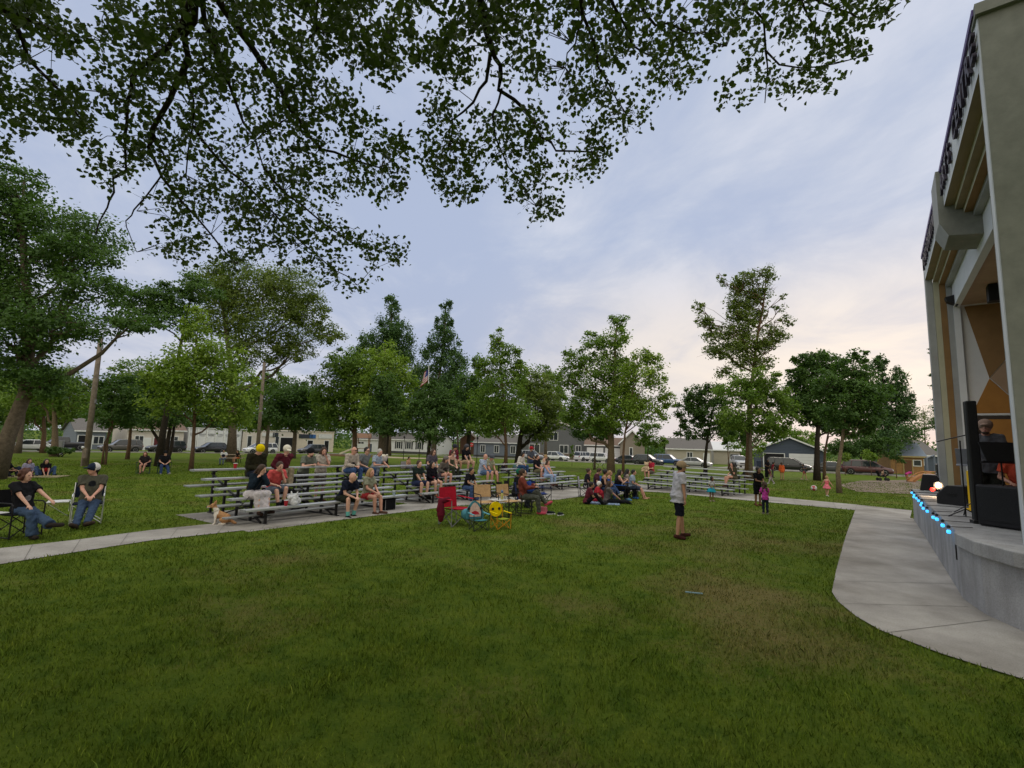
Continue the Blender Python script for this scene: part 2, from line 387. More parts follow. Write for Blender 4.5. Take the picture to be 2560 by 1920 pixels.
# ------------------------------------------------------------------ bandshell (local x along the front, y towards the audience)
M_shell = mat('shell_paint_grey', (.30, .31, .31), .8, 0, .14, 1.2, .1)
M_shellw = mat('shell_paint_white', (.60, .62, .64), .75, 0, .06, 1.5, .05)
M_endwall = mat('shell_stucco', (.205, .21, .185), .9, 0, .16, 3., .35)
M_olive = mat('shell_olive', (.40, .39, .28), .8, 0, .08, 2.)
M_brown = mat('shell_brown', (.23, .135, .055), .8, 0, .12, 2.)
M_tan = mat('shell_tan', (.36, .25, .165), .8, 0, .1, 2.)
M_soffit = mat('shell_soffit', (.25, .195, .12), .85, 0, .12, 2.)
M_amber = mat('shell_amber', (.33, .155, .035), .75, 0, .12, 2.)
M_cream = mat('shell_cream', (.50, .49, .38), .8, 0, .08, 2.)
M_purple = mat('trim_purple', (.105, .07, .22), .6, 0, .05)
M_letter = mat('letter_dark', (.022, .015, .030), .6, 0, 0)
M_black = mat('black_plastic', (.010, .010, .012), .55, 0, .2, 30, .1)
M_blackm = mat('black_metal', (.012, .012, .013), .45, .3, .1)
M_grille = mat('speaker_grille', (.013, .014, .016), .8, 0, .35, 90, .4)
BO = V((6.67, 6.43, 0)); BA = math.atan2(.799, .602)
BM = Matrix.Translation(BO) @ Matrix.Rotation(BA, 4, 'Z'); BI = BM.inverted()
def blocal(p): return BI @ V(p)
shell = empty('bandshell', BO, BA, 'tall concrete bandshell with stepped brown proscenium and raised stage', 'bandshell')
FZ, TZ = 7.72, 8.57
L_ = 11.35
# raised stage
st_poly = [p for p in stage_line] + [V((12.2, 3.0)), V((18.2, 12.8))]
loc = [blocal((p.x, p.y, 0)) for p in st_poly]
s = MB(); s.prism([(p.x, p.y) for p in loc], -.25, .95); s.build('stage', M_stagec, shell, bevel=.02)
lip = [V((6.72, 7.55)), V((6.6, 7.39)), V((6.27, 6.76)), V((6.13, 6.1)), V((6.27, 5.26)), V((6.84, 4.42)), V((7.97, 3.80)), V((10, 3.45)), V((10.2, 4.2)), V((8.1, 4.7)), V((7.3, 5.6)), V((7.2, 6.7))]
lip = [blocal((p.x, p.y, 0)) for p in lip]
s = MB(); s.prism([(p.x, p.y) for p in lip], .77, .955); s.build('stage_lip', M_stagec, shell, bevel=.015)
# end walls and outer frame
s = MB(); s.box((.17, -2.70, 4.72), (.34, 5.40, 7.54)); s.box((-.02, -1.0, 4.6), (.06, .55, 7.3)); s.build('near_end_wall'.replace('near_', ''), M_endwall, shell)
s = MB(); s.box((.13, -.09, 4.72), (.20, .206, 7.55)); s.build('front_pillar', M_shellw, shell, bevel=.01)
s = MB(); s.box((.13, -2.66, 8.56), (.40, 5.40, .17)); s.build('coping', M_endwall, shell)
s = MB(); s.box((L_ - .01, -.07, 4.55), (.36, .18, 7.2)); s.build('front_pillar', M_shell, shell, bevel=.01)
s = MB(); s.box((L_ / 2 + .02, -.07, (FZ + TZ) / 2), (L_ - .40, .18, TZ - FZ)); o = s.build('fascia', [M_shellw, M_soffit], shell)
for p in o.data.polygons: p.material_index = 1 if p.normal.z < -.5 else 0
s = MB(); s.box((L_ / 2 + .1, .0, TZ + .03), (L_ + .1, .12, .10)); s.build('roof_trim', M_purple, shell)
s = MB(); s.box((L_ / 2 + .1, -2.9, TZ - .02), (L_ - .3, 5.1, .12)); s.build('roof', M_shell, shell)
# stepped frames: each recess has a ledge face and a soffit, and returns on the far jamb
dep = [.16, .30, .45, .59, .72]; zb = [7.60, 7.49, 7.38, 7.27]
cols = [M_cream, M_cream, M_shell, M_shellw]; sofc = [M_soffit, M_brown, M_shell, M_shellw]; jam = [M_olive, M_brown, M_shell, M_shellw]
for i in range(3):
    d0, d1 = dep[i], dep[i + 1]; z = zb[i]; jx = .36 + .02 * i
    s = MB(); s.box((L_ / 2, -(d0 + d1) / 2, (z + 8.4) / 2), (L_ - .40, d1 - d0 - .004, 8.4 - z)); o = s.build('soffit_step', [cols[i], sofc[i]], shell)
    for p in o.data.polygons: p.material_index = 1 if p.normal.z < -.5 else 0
    s = MB(); s.box((L_ - .09, -(d0 + d1) / 2, (.95 + z) / 2), (.36 + .04 * i, d1 - d0 - .004, z - .95)); s.build('jamb_step', jam[i], shell)
    s = MB(); s.box((.24, -(d0 + d1) / 2, (.95 + z) / 2), (.28 + .04 * i, d1 - d0 - .004, z - .95)); s.build('jamb_step', jam[i], shell)
s = MB(); s.box((L_ / 2, -.67, 7.55), (L_ - .42, .15, 1.72)); s.build('lintel', M_shellw, shell)
s = MB(); s.box((L_ - .15, -.67, 3.82), (.40, .16, 5.74)); s.build('jamb_step', M_shellw, shell)
s = MB(); s.box((L_ / 2, -1.20, 6.80), (L_ - .5, .90, .10)); s.build('inner_soffit', M_tan, shell)
s = MB(); s.box((L_ / 2, -3.3, 6.76), (L_ - .5, 3.2, .10)); s.build('ceiling', M_tan, shell)
s = MB(); s.box((L_ / 2, -5.2, 4.7), (L_ - .3, .2, 7.5)); s.build('back_wall', M_tan, shell)
# far inner wall with its hourglass of brown facets
IW = 11.12
s = MB(); s.box((IW + .12, -2.9, 3.9), (.2, 4.4, 5.8)); s.build('side_wall', M_shellw, shell)
def facet(name, pts, m, off=.03, peak=None):
    s = MB(); vs = [(IW + .018 - off, -d, z) for d, z in pts] + [(IW + .03, -d, z) for d, z in pts]; n = len(pts)
    s.add(vs, [tuple(range(n)), tuple(range(2 * n - 1, n - 1, -1))] + [(i, (i + 1) % n, n + (i + 1) % n, n + i) for i in range(n)])
    return s.build(name, m, shell)
facet('upper_facet', [(.86, 6.70), (2.9, 6.70), (1.28, 4.43)], M_brown)
facet('side_facet', [(1.30, 4.43), (2.92, 6.68), (2.92, 3.38), (2.05, 3.38)], M_tan, .022)
facet('lower_facet', [(1.28, 4.41), (2.03, 3.36), (.84, 3.36)], M_amber)
s = MB(); s.box((IW - .01, -1.95, 3.33), (.08, 2.3, .055)); s.build('rail', M_shellw, shell)
s = MB(); s.box((IW - .005, -1.95, 2.12), (.05, 2.25, 2.33)); s.build('doorway_slab', mat('slab_dark', (.045, .035, .03), .7), shell)  # flat dark slab drawn in place of the recessed doorway
s = MB(); s.box((IW - .035, -1.62, 2.08), (.03, 1.05, 2.2)); s.build('door_panel', M_amber, shell)
# keystone
ks = [(.13, 8.60), (.13, 7.35), (-.02, 7.02), (-.80, 6.90), (-.80, 8.60)]
s = MB(); s.extr([(0, a, b) for a, b in ks], (5.15, 0, 0), (6.2, 0, 0)); o = s.build('keystone', [M_shell, M_endwall], shell, bevel=.01)
for p in o.data.polygons: p.material_index = 0 if p.normal.y > .9 else 1  # all but the front take the darker stucco, standing for shade
# sign letters
def letter(ch, sx, size, zc):
    cu = bpy.data.curves.new('t', 'FONT'); cu.body = ch; cu.size = size; cu.extrude = .025; cu.align_x = 'CENTER'; cu.offset = .012
    o = bpy.data.objects.new('t', cu); COL.objects.link(o); bpy.context.view_layer.update()
    me = bpy.data.meshes.new_from_object(o.evaluated_get(bpy.context.evaluated_depsgraph_get())); bpy.data.objects.remove(o)
    mt = Matrix(((-1, 0, 0, sx), (0, 0, 1, .06), (0, 1, 0, zc), (0, 0, 0, 1)))
    me.transform(mt); me.materials.clear(); me.materials.append(M_letter); me.name = 'letter'
    q = bpy.data.objects.new('letter', me); COL.objects.link(q); q.parent = shell
for i, ch in enumerate('CENTRE'): letter(ch, 2.43 - i * .44, .56, 7.93)
for i, ch in enumerate('ARTS'): letter(ch, 4.78 - i * .46, .56, 7.93)
for i, ch in enumerate('PERFORMING'): letter(ch, 10.6 - i * .45, .56, 7.93)
s = MB()
pw = blocal(gp(2372, 1348, .55)); s.box((blocal((6.68, 7.43, 0)).x + .35, blocal((7.0, 7.86, 0)).y + .004, .62), (.07, .02, .22)); s.build('outlet_cover', M_black, shell)

# things fixed to or standing on the stage
def stp(px, py, z=.95):
    d = ray(px, py); return V(CAMP + d * ((z - HCAM) / d[2]))
def hang_box(name, label, cat, s_, dp, z, dims, tilt=0):
    r = empty(name, BM @ V((s_, -dp, z)), BA, label, cat)
    b = MB(); b.box((0, 0, 0), dims, rot=Quaternion((1, 0, 0), tilt)); b.build('cabinet', M_black, r, bevel=.015)
    g = MB(); g.box((0, .0, 0) if 0 else V((-dims[0] / 2 - .006, 0, 0)), (.012, dims[1] * .86, dims[2] * .86), rot=Quaternion((1, 0, 0), tilt)); g.build('grille', M_grille, r)
    k = MB(); k.beam((0, 0, dims[2] / 2), (0, -.05, dims[2] / 2 + .1), .04, .03); k.build('bracket', M_blackm, r)
hang_box('wall_speaker', 'small black box speaker hung high under the bandshell ceiling', 'speaker', 9.0, 1.25, 6.50, (.34, .30, .46))
r = empty('floodlight', BM @ V((10.75, -.55, 6.86)), BA, 'black wedge shaped floodlight on the far jamb of the bandshell', 'floodlight')
s = MB(); s.extr([(-.15, -.18, .16), (-.15, .17, .09), (-.15, .13, -.05), (-.15, -.12, -.2)], (0, 0, 0), (.3, 0, 0)); s.build('housing', M_black, r, bevel=.01)
s = MB(); s.cyl((.0, -.16, .05), (.0, -.33, .05), .022); s.box((0, -.34, .05), (.1, .03, .1)); s.build('bracket', M_blackm, r)

# column loudspeaker with its subwoofer
p0 = stp(2441, 1313); p1 = stp(2560, 1330)
ax = (p1 - p0).normalized(); fa = V((-ax.y, ax.x, 0)) * -1
ang = math.atan2(ax.y, ax.x)
r = empty('subwoofer', p0, ang, 'big black subwoofer cabinet at the near corner of the stage', 'speaker')
s = MB(); s.box((.42, .33, .34), (.84, .6, .66)); s.build('cabinet', M_black, r, bevel=.03)
s = MB(); s.box((.42, .024, .36), (.76, .02, .52)); s.build('grille', M_grille, r)
for x in (.06, .78):
    s = MB(); s.box((x, .1, .015), (.06, .06, .03)); s.build('foot', M_black, r)
cp = stp(2433, 1290); cp = V((p0.x, p0.y, .95)) + V((-.03, .22, 0))
cp = aty(2443, 1240, 8.5); ch_ = aty(2434, 1003, 8.5).z - .95
r = empty('column_speaker', (cp.x, cp.y, .95), BA + R(100), 'slim black column loudspeaker standing left of the subwoofer', 'speaker')
s = MB(); s.box((0, 0, ch_ / 2), (.15, .15, ch_)); s.build('column', M_black, r, bevel=.02)
s = MB(); s.box((-.0, -.078, ch_ - .66), (.12, .012, 1.2)); s.build('grille', M_grille, r)
s = MB(); s.box((0, 0, .03), (.2, .2, .06)); s.build('base', M_black, r, bevel=.01)

def wedge(px, py, rz, w, h, d, label, flip=1):
    p = stp(px, py); r = empty('stage_monitor', p, rz, label, 'speaker', 'monitor wedges on the stage')
    s = MB(); s.extr([(-d / 2, 0, 0), (d / 2, 0, 0), (d / 2, 0, h * .45), (d * .15, 0, h), (-d * .35, 0, h)], (0, -w / 2, 0), (0, w / 2, 0)); s.build('cabinet', M_black, r, bevel=.015)
    a, b = V((d / 2, 0, h * .45)), V((d * .15, 0, h)); nrm = V((h * .55, 0, d * .35)).normalized()
    s = MB(); s.extr([a.lerp(b, .06) + nrm * .004, a.lerp(b, .94) + nrm * .004, a.lerp(b, .94) + nrm * .012, a.lerp(b, .06) + nrm * .012], (0, -w * .45, 0), (0, w * .45, 0)); s.build('grille', M_grille, r)
    for y in (-1, 1):
        s = MB(); s.beam((-.08, y * (w / 2 + .006), h * .55), (.08, y * (w / 2 + .006), h * .55), .02, .05); s.build('handle', M_blackm, r)
wedge(2332, 1226, BA - R(95), .62, .5, .62, 'black wedge monitor tilted up beside the glowing stage lamp')
wedge(2402, 1262, BA + R(60), .66, .44, .62, 'largest black wedge monitor lying just behind the stage edge')
p = stp(2362, 1212); r = empty('equipment_case', p, BA, 'upright black equipment case behind the monitors', 'case')
s = MB(); s.prism([(-.35, -.22), (.35, -.22), (.35, .22), (-.35, .22)], .02, .78); s.build('shell', M_black, r, bevel=.04)
s = MB(); s.tube([(-.12, 0, .78), (-.1, 0, .84), (.1, 0, .84), (.12, 0, .78)], .015); s.build('handle', M_blackm, r)
s = MB(); s.box((0, .226, .4), (.6, .012, .03)); s.build('latch_rail', mat('steel', (.4, .4, .42), .35, .9, .05), r)
# lit par lamp on a little floor stand
M_bulb = mat('lamp_glow', (1, .8, .5), .5, 0, 0, emit=(1., .52, .17), estr=2.6)
M_red = mat('red_glow', (.8, .03, .03), .5, 0, 0, emit=(1., .02, .01), estr=.75)
p = stp(2348, 1242); ds = (CAMP - np.array(p)); yaw = math.atan2(ds[1], ds[0])
r = empty('stage_lamp', p, yaw, 'lit warm stage lamp with red ring on a floor stand', 'lamp')
s = MB(); s.lathe((-.02, 0, .30), [(.07, -.12), (.10, -.02), (.105, .07)], 14, ax=(1, 0, .05)); s.build('can', M_black, r)
s = MB(); s.ell((.055, 0, .305), (.03, .075, .075)); s.build('bulb', M_bulb, r, True)
s = MB(); s.lathe((.13, -.13, .19), [(.05, -.03), (.058, .0), (.045, .02)], 12, ax=(1, 0, 0)); s.build('red_lens', M_red, r)
s = MB(); s.tube([(-.05, 0, .02), (-.03, 0, .2)], .014)
for a in range(3): s.beam((-.05, 0, .03), (-.05 + .22 * math.cos(a * 2.1), .22 * math.sin(a * 2.1), .012), .03, .012)
s.build('tripod_base', M_blackm, r)
ll = bpy.data.lights.new('stage_lamp_light', 'POINT'); ll.energy = 32; ll.color = (1, .72, .45); ll.shadow_soft_size = .06
lo = bpy.data.objects.new('stage_lamp_light', ll); COL.objects.link(lo); lo.location = p + V((math.cos(yaw) * .2, math.sin(yaw) * .2, .33))

# blue string lamps hung over the stage edge
M_led = mat('blue_glow', (.1, .5, 1), .5, 0, 0, emit=(.05, .46, 1.), estr=1.5)
wl0, wl1 = V((13.25, 16.31)), V((6.68, 7.43)); wn = V((-.804, .595))
led = [(2279.5, 1230), (2285, 1234), (2284.5, 1241), (2291, 1244), (2296.5, 1250), (2304, 1252), (2302.6, 1261), (2308, 1269), (2318, 1276), (2333, 1291), (2342, 1295), (2356, 1304), (2374, 1317)]
first = None
wd = (wl1 - wl0).normalized()
for i, (px, py) in enumerate(led):
    d = ray(px, py); q = wl0 + wn * .05; t = (q.x * wn.x + q.y * wn.y) / (d[0] * wn.x + d[1] * wn.y); P = V(CAMP + d * t)
    P.z = min(P.z, .90)
    al = (P.xy - wl0).dot(wd); P.x, P.y = (wl0 + wd * min(max(al, .15), 10.4) + wn * .05)
    r = empty('string_lamp', P, BA, 'glowing blue string lamp hung on a wire over the stage edge', 'lamp', 'blue lamps along the stage edge')
    s = MB(); s.lathe((0, 0, -.04), [(.012, -.010), (.028, 0), (.030, .034), (.018, .05)], 10); s.build('globe', M_led, r, True)
    s = MB(); s.lathe((0, 0, .04), [(.024, 0), (.024, .03), (.008, .045)], 8); s.build('socket', M_black, r)
    pl = bpy.data.lights.new('string_lamp_light', 'POINT'); pl.energy = .35; pl.color = (.05, .40, 1.); pl.shadow_soft_size = .04; po = bpy.data.objects.new('string_lamp_light', pl); COL.objects.link(po); po.location = P + V((wn.x * .09, wn.y * .09, -.02))
    zt = .962 - P.z
    s = MB(); s.tube([(0, 0, .08), (0, -.01, zt), (0, -.10, zt + .004), (.15, -.30 - .3 * (i % 3), zt + .002)], .0055, 5); s.build('wire', M_black, r)
# music stands, microphone, yellow board
def music_stand(p, rz, h, w, label, m):
    r = empty('music_stand', p, rz, label, 'music stand', 'music stands on the stage')
    s = MB(); s.cyl((0, 0, .02), (0, 0, h), .012)
    s.build('post', M_blackm, r)
    for a in range(3):
        s = MB(); s.beam((0, 0, .2), (.3 * math.cos(a * 2.1), .3 * math.sin(a * 2.1), .01), .015, .015); s.build('leg', M_blackm, r)
    q = Quaternion((0, 1, 0), R(-25)); s = MB(); s.box((.03, 0, h + .1), (.015, w, .34), rot=q); s.box((.0, 0, h - .07), (.07, w, .012), rot=q); s.build('desk', m, r)
pm = aty(2422, 1180, 9.9); music_stand(V((pm.x, pm.y, .95)), BA - R(10), 1.02, .36, 'music stand with a pale sheet lit beside the column speaker', mat('grey_sheet', (.22, .23, .26), .5))
pm = aty(2505, 1180, 8.1); music_stand(V((pm.x, pm.y, .95)), BA - R(150), 1.12, .58, 'wide black music stand in front of the capped performer', M_black)
pm = aty(2406, 1180, 9.3); r = empty('microphone_stand', (pm.x, pm.y, .95), BA, 'tall black microphone stand with a long boom arm', 'microphone stand')
s = MB(); s.cyl((0, 0, .02), (0, 0, 1.42), .012); s.build('post', M_blackm, r)
a = aty(2342, 1104, 9.3 + .7); b_ = aty(2444, 1081, 9.1); MI = (Matrix.Translation((pm.x, pm.y, .95)) @ Matrix.Rotation(BA, 4, 'Z')).inverted()
s = MB(); s.cyl(MI @ a, MI @ b_, .011); s.build('boom', M_blackm, r)
s = MB(); s.cap(MI @ b_, MI @ b_ + V((0, 0, -.14)), .03, .02); s.build('microphone', M_black, r, True)
for k in range(3):
    s = MB(); s.beam((0, 0, .15), (.3 * math.cos(k * 2.1), .3 * math.sin(k * 2.1), .012), .018, .018); s.build('leg', M_blackm, r)
pm = aty(2432, 1200, 10.4); r = empty('caution_sign', (pm.x, pm.y, .95), BA + R(60), 'tall narrow yellow board standing behind the column speaker', 'board')
s = MB(); s.box((0, 0, .42), (.20, .035, .80)); s.build('panel', mat('yellow_board', (.75, .47, .01), .6), r, bevel=.01)
s = MB(); s.box((0, 0, .02), (.24, .2, .04)); s.build('foot', mat('yellow_board', (.75, .47, .01)), r)
# ------------------------------------------------------------------ trees
def leaf_mat(name, c0, c1, trans=.35):
    m = bpy.data.materials.new(name); m.use_nodes = True; nt = m.node_tree; n = nt.nodes; L = nt.links; n.clear()
    out = n.new('ShaderNodeOutputMaterial'); a = n.new('ShaderNodeAttribute'); a.attribute_name = 'tint'
    r = n.new('ShaderNodeValToRGB'); r.color_ramp.elements[0].color = (*c0, 1); r.color_ramp.elements[1].color = (*c1, 1); L.new(a.outputs['Fac'], r.inputs[0])
    b = n.new('ShaderNodeBsdfPrincipled'); b.inputs['Roughness'].default_value = .6; b.inputs['Specular IOR Level'].default_value = .25; L.new(r.outputs[0], b.inputs['Base Color'])
    t = n.new('ShaderNodeBsdfTranslucent'); tm = n.new('ShaderNodeMix'); tm.data_type = 'RGBA'; tm.blend_type = 'MULTIPLY'; tm.inputs['Factor'].default_value = 1
    L.new(r.outputs[0], tm.inputs['A']); tm.inputs['B'].default_value = (1.25, 1.35, .6, 1); L.new(tm.outputs['Result'], t.inputs[0])
    x = n.new('ShaderNodeMixShader'); x.inputs[0].default_value = trans; L.new(b.outputs[0], x.inputs[1]); L.new(t.outputs[0], x.inputs[2]); L.new(x.outputs[0], out.inputs[0])
    return m
LM = dict(mid=leaf_mat('leaf_mid', (.078, .150, .020), (.178, .265, .044)), light=leaf_mat('leaf_light', (.115, .195, .022), (.235, .325, .050)),
          dark=leaf_mat('leaf_dark', (.044, .092, .022), (.090, .162, .036)), blue=leaf_mat('leaf_bluish', (.046, .098, .034), (.090, .160, .054)),
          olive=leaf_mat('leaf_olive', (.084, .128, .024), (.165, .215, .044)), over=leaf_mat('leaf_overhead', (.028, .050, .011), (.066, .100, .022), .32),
          yel=leaf_mat('leaf_yellowish', (.10, .16, .022), (.19, .25, .045)))
def bark(name, c): return mat('bark_' + name, c, .95, 0, .35, 9., .8, .1)
BK = dict(grey=bark('grey', (.115, .09, .068)), dark=bark('dark', (.035, .028, .022)), brown=bark('brown', (.12, .075, .048)), tan=bark('tan', (.16, .12, .08)))

def leaf_quads(c, L, rng, updir=.35, aspect=.62, outward=None):
    """rhombic leaves at centres c"""
    n = len(c); nr = rng.normal(size=(n, 3)); nr[:, 2] = np.abs(nr[:, 2]) + updir
    if outward is not None: nr += outward
    nr /= np.linalg.norm(nr, axis=1)[:, None]
    t = rng.normal(size=(n, 3)); t -= nr * (t * nr).sum(1)[:, None]; t /= np.linalg.norm(t, axis=1)[:, None]
    b = np.cross(nr, t); s = (L * rng.uniform(.65, 1.3, n))[:, None]
    v = np.stack([c - t * s * .5, c + b * s * aspect * .5 - t * s * .05, c + t * s * .5, c - b * s * aspect * .5 - t * s * .05], 1).reshape(-1, 3)
    return v, np.arange(4 * n).reshape(n, 4)
def wobble(a, b, k, amt, rng):
    a, b = np.array(a), np.array(b); ts = np.linspace(0, 1, k); p = a + (b - a) * ts[:, None]
    L = np.linalg.norm(b - a); w = rng.normal(size=(k, 3)) * amt * L; w[0] = 0; w[-1] = 0
    return p + w
def tree(name, px, Y, tr, blobs, label, group=None, leaf='mid', lsz=.22, dens=2.6, bk='grey', seed=1, top=None, cat='tree', clump=.26, bare=0, flat=.7, shell_=.5, kdiv=95, path=None, basey=None, stems=1, hole=0):
    rng = np.random.default_rng(seed); lsz *= 1.06; dens *= 1.42
    b = pd(px, Y) if basey is None else aty(px, basey, Y); b.z = terr(b.y)
    root = empty(name, b, 0, label, cat, group); B = np.array(b)
    cen = []; rad = []
    for (x, y, rx, ry) in blobs:
        p = np.array(aty(x, y, Y)) - B; k = Y / F
        p[1] += rng.uniform(-.35, .35) * rx * k if len(blobs) > 1 else 0
        cen.append(p); rad.append(np.array([rx * k, max(rx, ry * .6) * k * .9, ry * k]))
    hi = max(range(len(cen)), key=lambda i: cen[i][2]); zt = cen[hi][2] + rad[hi][2] * .55
    # trunk
    wood = MB()
    if path: pts = [V(np.array(aty(x, y, Y)) - B) for x, y in path]; pts[0].z = min(pts[0].z, -.1)
    else:
        pts = [V(p) for p in wobble((0, 0, -.15), (cen[hi][0], cen[hi][1], zt), 7, .012, rng)]
        for i_, p_ in enumerate(pts): w_ = max(0, i_ / 6 - .12) ** 1.0 * .9; q_ = (3 * w_ * w_ - 2 * w_ ** 3) if w_ < 1 else 1; p_.x = p_.x * .25 + .75 * q_ * cen[hi][0]; p_.y = p_.y * .25 + .75 * q_ * cen[hi][1]
    k = len(pts); rr = [tr * (1.25 if i == 0 else 1) * (1 - .86 * i / (k - 1)) for i in range(k)]
    wood.tube(pts, rr, 9)
    for s_ in range(1, stems):
        a = rng.uniform(0, 6.28); e = cen[rng.integers(len(cen))]
        wood.tube(wobble((.18 * math.cos(a), .18 * math.sin(a), -.1), e, 5, .03, rng), [tr * .8, tr * .7, tr * .5, tr * .35, tr * .15], 7)
    P = np.array([tuple(p) for p in pts])
    def nearest_trunk(z):
        i = np.interp(z, P[:, 2], np.arange(k)) if np.all(np.diff(P[:, 2]) > 0) else min(range(k), key=lambda j: abs(P[j, 2] - z))
        i0 = int(min(i, k - 2)); f = i - i0; return P[i0] * (1 - f) + P[i0 + 1] * f, tr * (1 - .86 * i / (k - 1))
    lv = []; tint = []; outs = []
    for c, r in zip(cen, rad):
        zs = max(c[2] - .7 * math.hypot(c[0], c[1]) - r[2] * .4, zt * .12); zs = min(zs, zt * .85)
        a, ra = nearest_trunk(zs)
        lp = wobble(a, c, 6, .045, rng); wood.tube(lp, [max(ra * .55, .02) * (1 - .8 * i / 5) + .008 for i in range(6)], 6)
        area = math.pi * r[0] * r[2]; nl = int(3.3 * dens * area / lsz ** 2); K = max(5, nl // kdiv)
        d = rng.normal(size=(K, 3)); d /= np.linalg.norm(d, axis=1)[:, None]
        q = c + d * r * (shell_ + (1.02 - shell_) * rng.random(K) ** .7)[:, None]
        cr = clump * 1.08 * r.mean() * rng.uniform(.5, 1.4, K)
        for j in range(K):
            m = max(6, int(nl / K * rng.uniform(.6, 1.4)))
            o = rng.normal(size=(m, 3)) * .52; o[:, 2] *= flat
            lv.append(q[j] + o * cr[j]); tint.append(np.clip(rng.random() * .62 + rng.random(m) * .38, 0, 1)); outs.append(np.repeat(d[j][None] * .5, m, 0))
            if j % 3 == 0:
                a2 = lp[rng.integers(2, 6)]; wood.tube(wobble(a2, q[j], 4, .05, rng), [.018 + ra * .10, .014 + ra * .07, .012, .006], 4)
        for _ in range(bare):
            d_ = rng.normal(size=3); d_[2] = abs(d_[2]) * .6; d_ /= np.linalg.norm(d_); e = c + d_ * r * rng.uniform(1.0, 1.3)
            tw = wobble(lp[4], e, 5, .06, rng); wood.tube(tw, [.03, .024, .018, .012, .006], 4)
            for _k in range(3): wood.tube(wobble(tw[rng.integers(2, 5)], e + rng.normal(size=3) * r * .25, 3, .05, rng), [.014, .010, .005], 4)
        m = int(nl * .32); o = rng.normal(size=(m, 3)); o /= np.linalg.norm(o, axis=1)[:, None]; o *= (rng.random(m) ** .42)[:, None]
        lv.append(c + o * r * .96); tint.append(rng.random(m) * .7); outs.append(o * .4)
    wood.build('trunk', BK[bk], root, True)
    lv = np.concatenate(lv); v, f = leaf_quads(lv, lsz, rng, outward=np.concatenate(outs))
    npmesh('crown', v, f, LM[leaf], root, np.concatenate(tint))
    return root
G1 = 'trees standing across the park lawn'
def park_trees():
    tree('shade_tree', -15, 22, .33, [(53, 470, 85, 62), (30, 540, 110, 70), (160, 570, 140, 55), (72, 640, 120, 70), (225, 640, 95, 40), (220, 720, 100, 55), (60, 760, 120, 60), (200, 815, 150, 38), (330, 800, 80, 30), (60, 870, 120, 70), (90, 950, 110, 45), (-60, 700, 110, 160)],
         'large old tree with leaning grey trunk at the left edge of the lawn', leaf='dark', lsz=.15, dens=2.3, bk='grey', seed=3, clump=.34, flat=.5, shell_=.35, basey=1190,
         path=[(-15, 1192), (20, 1090), (62, 985), (74, 860), (86, 800), (60, 700), (55, 560), (60, 450)])
    tree('shade_tree', 400, 36, .25, [(410, 745, 85, 40), (480, 720, 60, 35), (330, 760, 70, 35), (420, 800, 80, 30)], 'dark spreading tree rising behind the first utility pole', G1, 'dark', .2, 2.6, 'dark', 5, flat=.5, basey=1130)
    tree('shade_tree', 580, 47, .42, [(540, 705, 80, 45), (620, 720, 95, 60), (720, 725, 85, 55), (770, 780, 60, 50), (560, 790, 90, 55), (680, 810, 100, 55), (820, 835, 42, 32), (640, 880, 80, 40), (740, 880, 55, 25)], 'tall wide olive green tree with thick trunk behind the first bleacher', G1, 'olive', .22, 2.2, 'grey', 6, clump=.3, basey=1140)
    tree('young_maple', 478, 32, .13, [(487, 820, 40, 50), (470, 890, 70, 55), (545, 900, 62, 50), (430, 940, 60, 50), (500, 965, 90, 50), (585, 960, 60, 60), (450, 1010, 60, 40), (560, 1025, 75, 40)], 'young bright green maple on slim brown trunk between the two utility poles', G1, 'light', .19, 2.1, 'brown', 7, clump=.36, basey=1170)
    tree('dark_maple', 415, 45, .22, [(370, 985, 55, 50), (430, 975, 60, 55), (400, 1040, 75, 35)], 'dark low branching tree with black forked trunk behind the seated pair', G1, 'dark', .22, 3.2, 'dark', 8, basey=1128, stems=3)
    tree('ornamental_tree', 264, 36, .09, [(275, 980, 55, 50), (320, 1000, 45, 45), (280, 1045, 62, 30)], 'small dark tree with forked reddish stems right of the first utility pole', G1, 'dark', .19, 3., 'brown', 9, basey=1147, stems=3)
    tree('ornamental_tree', 320, 46, .16, [(330, 940, 60, 50), (345, 1000, 60, 50), (310, 1040, 50, 30)], 'dark green tree with one straight reddish trunk beside the brown car', G1, 'mid', .22, 2.8, 'brown', 10, basey=1130)
    tree('street_tree', 137, 48, .32, [(140, 960, 75, 45), (90, 1000, 60, 40), (180, 1005, 50, 40)], 'street tree with pale thick trunk between the white car and brown car', G1, 'mid', .24, 2.2, 'tan', 11, basey=1120)
    tree('street_tree', 110, 56, .28, [(110, 1000, 55, 50), (60, 1020, 50, 40)], 'street tree with reddish leaning trunk behind the white sedan', G1, 'olive', .25, 2.2, 'brown', 12, basey=1110)
    tree('street_tree', 46, 53, .3, [(20, 990, 70, 50), (60, 960, 60, 45)], 'street tree with grey trunk rising over the hood of the white sedan', G1, 'mid', .25, 2.2, 'grey', 13, basey=1112)
    tree('round_tree', 735, 62, .3, [(730, 985, 60, 45), (700, 1040, 55, 35), (770, 1040, 60, 40), (735, 1010, 70, 50)], 'dark round tree before the beige shop building', G1, 'dark', .3, 2.8, 'grey', 14, basey=1118)
    tree('round_tree', 665, 70, .3, [(660, 1000, 50, 60), (640, 1050, 40, 30), (690, 960, 40, 30)], 'dark tree behind the second utility pole', G1, 'mid', .32, 2.6, 'grey', 15, basey=1118)
    tree('park_tree', 888, 52, .3, [(865, 905, 55, 40), (850, 960, 70, 50), (900, 940, 60, 60), (850, 1030, 60, 45), (905, 1020, 60, 50), (815, 1010, 35, 45)], 'broad green tree with leaning trunk beside the playground slide', G1, 'mid', .25, 2.6, 'brown', 16, basey=1135)
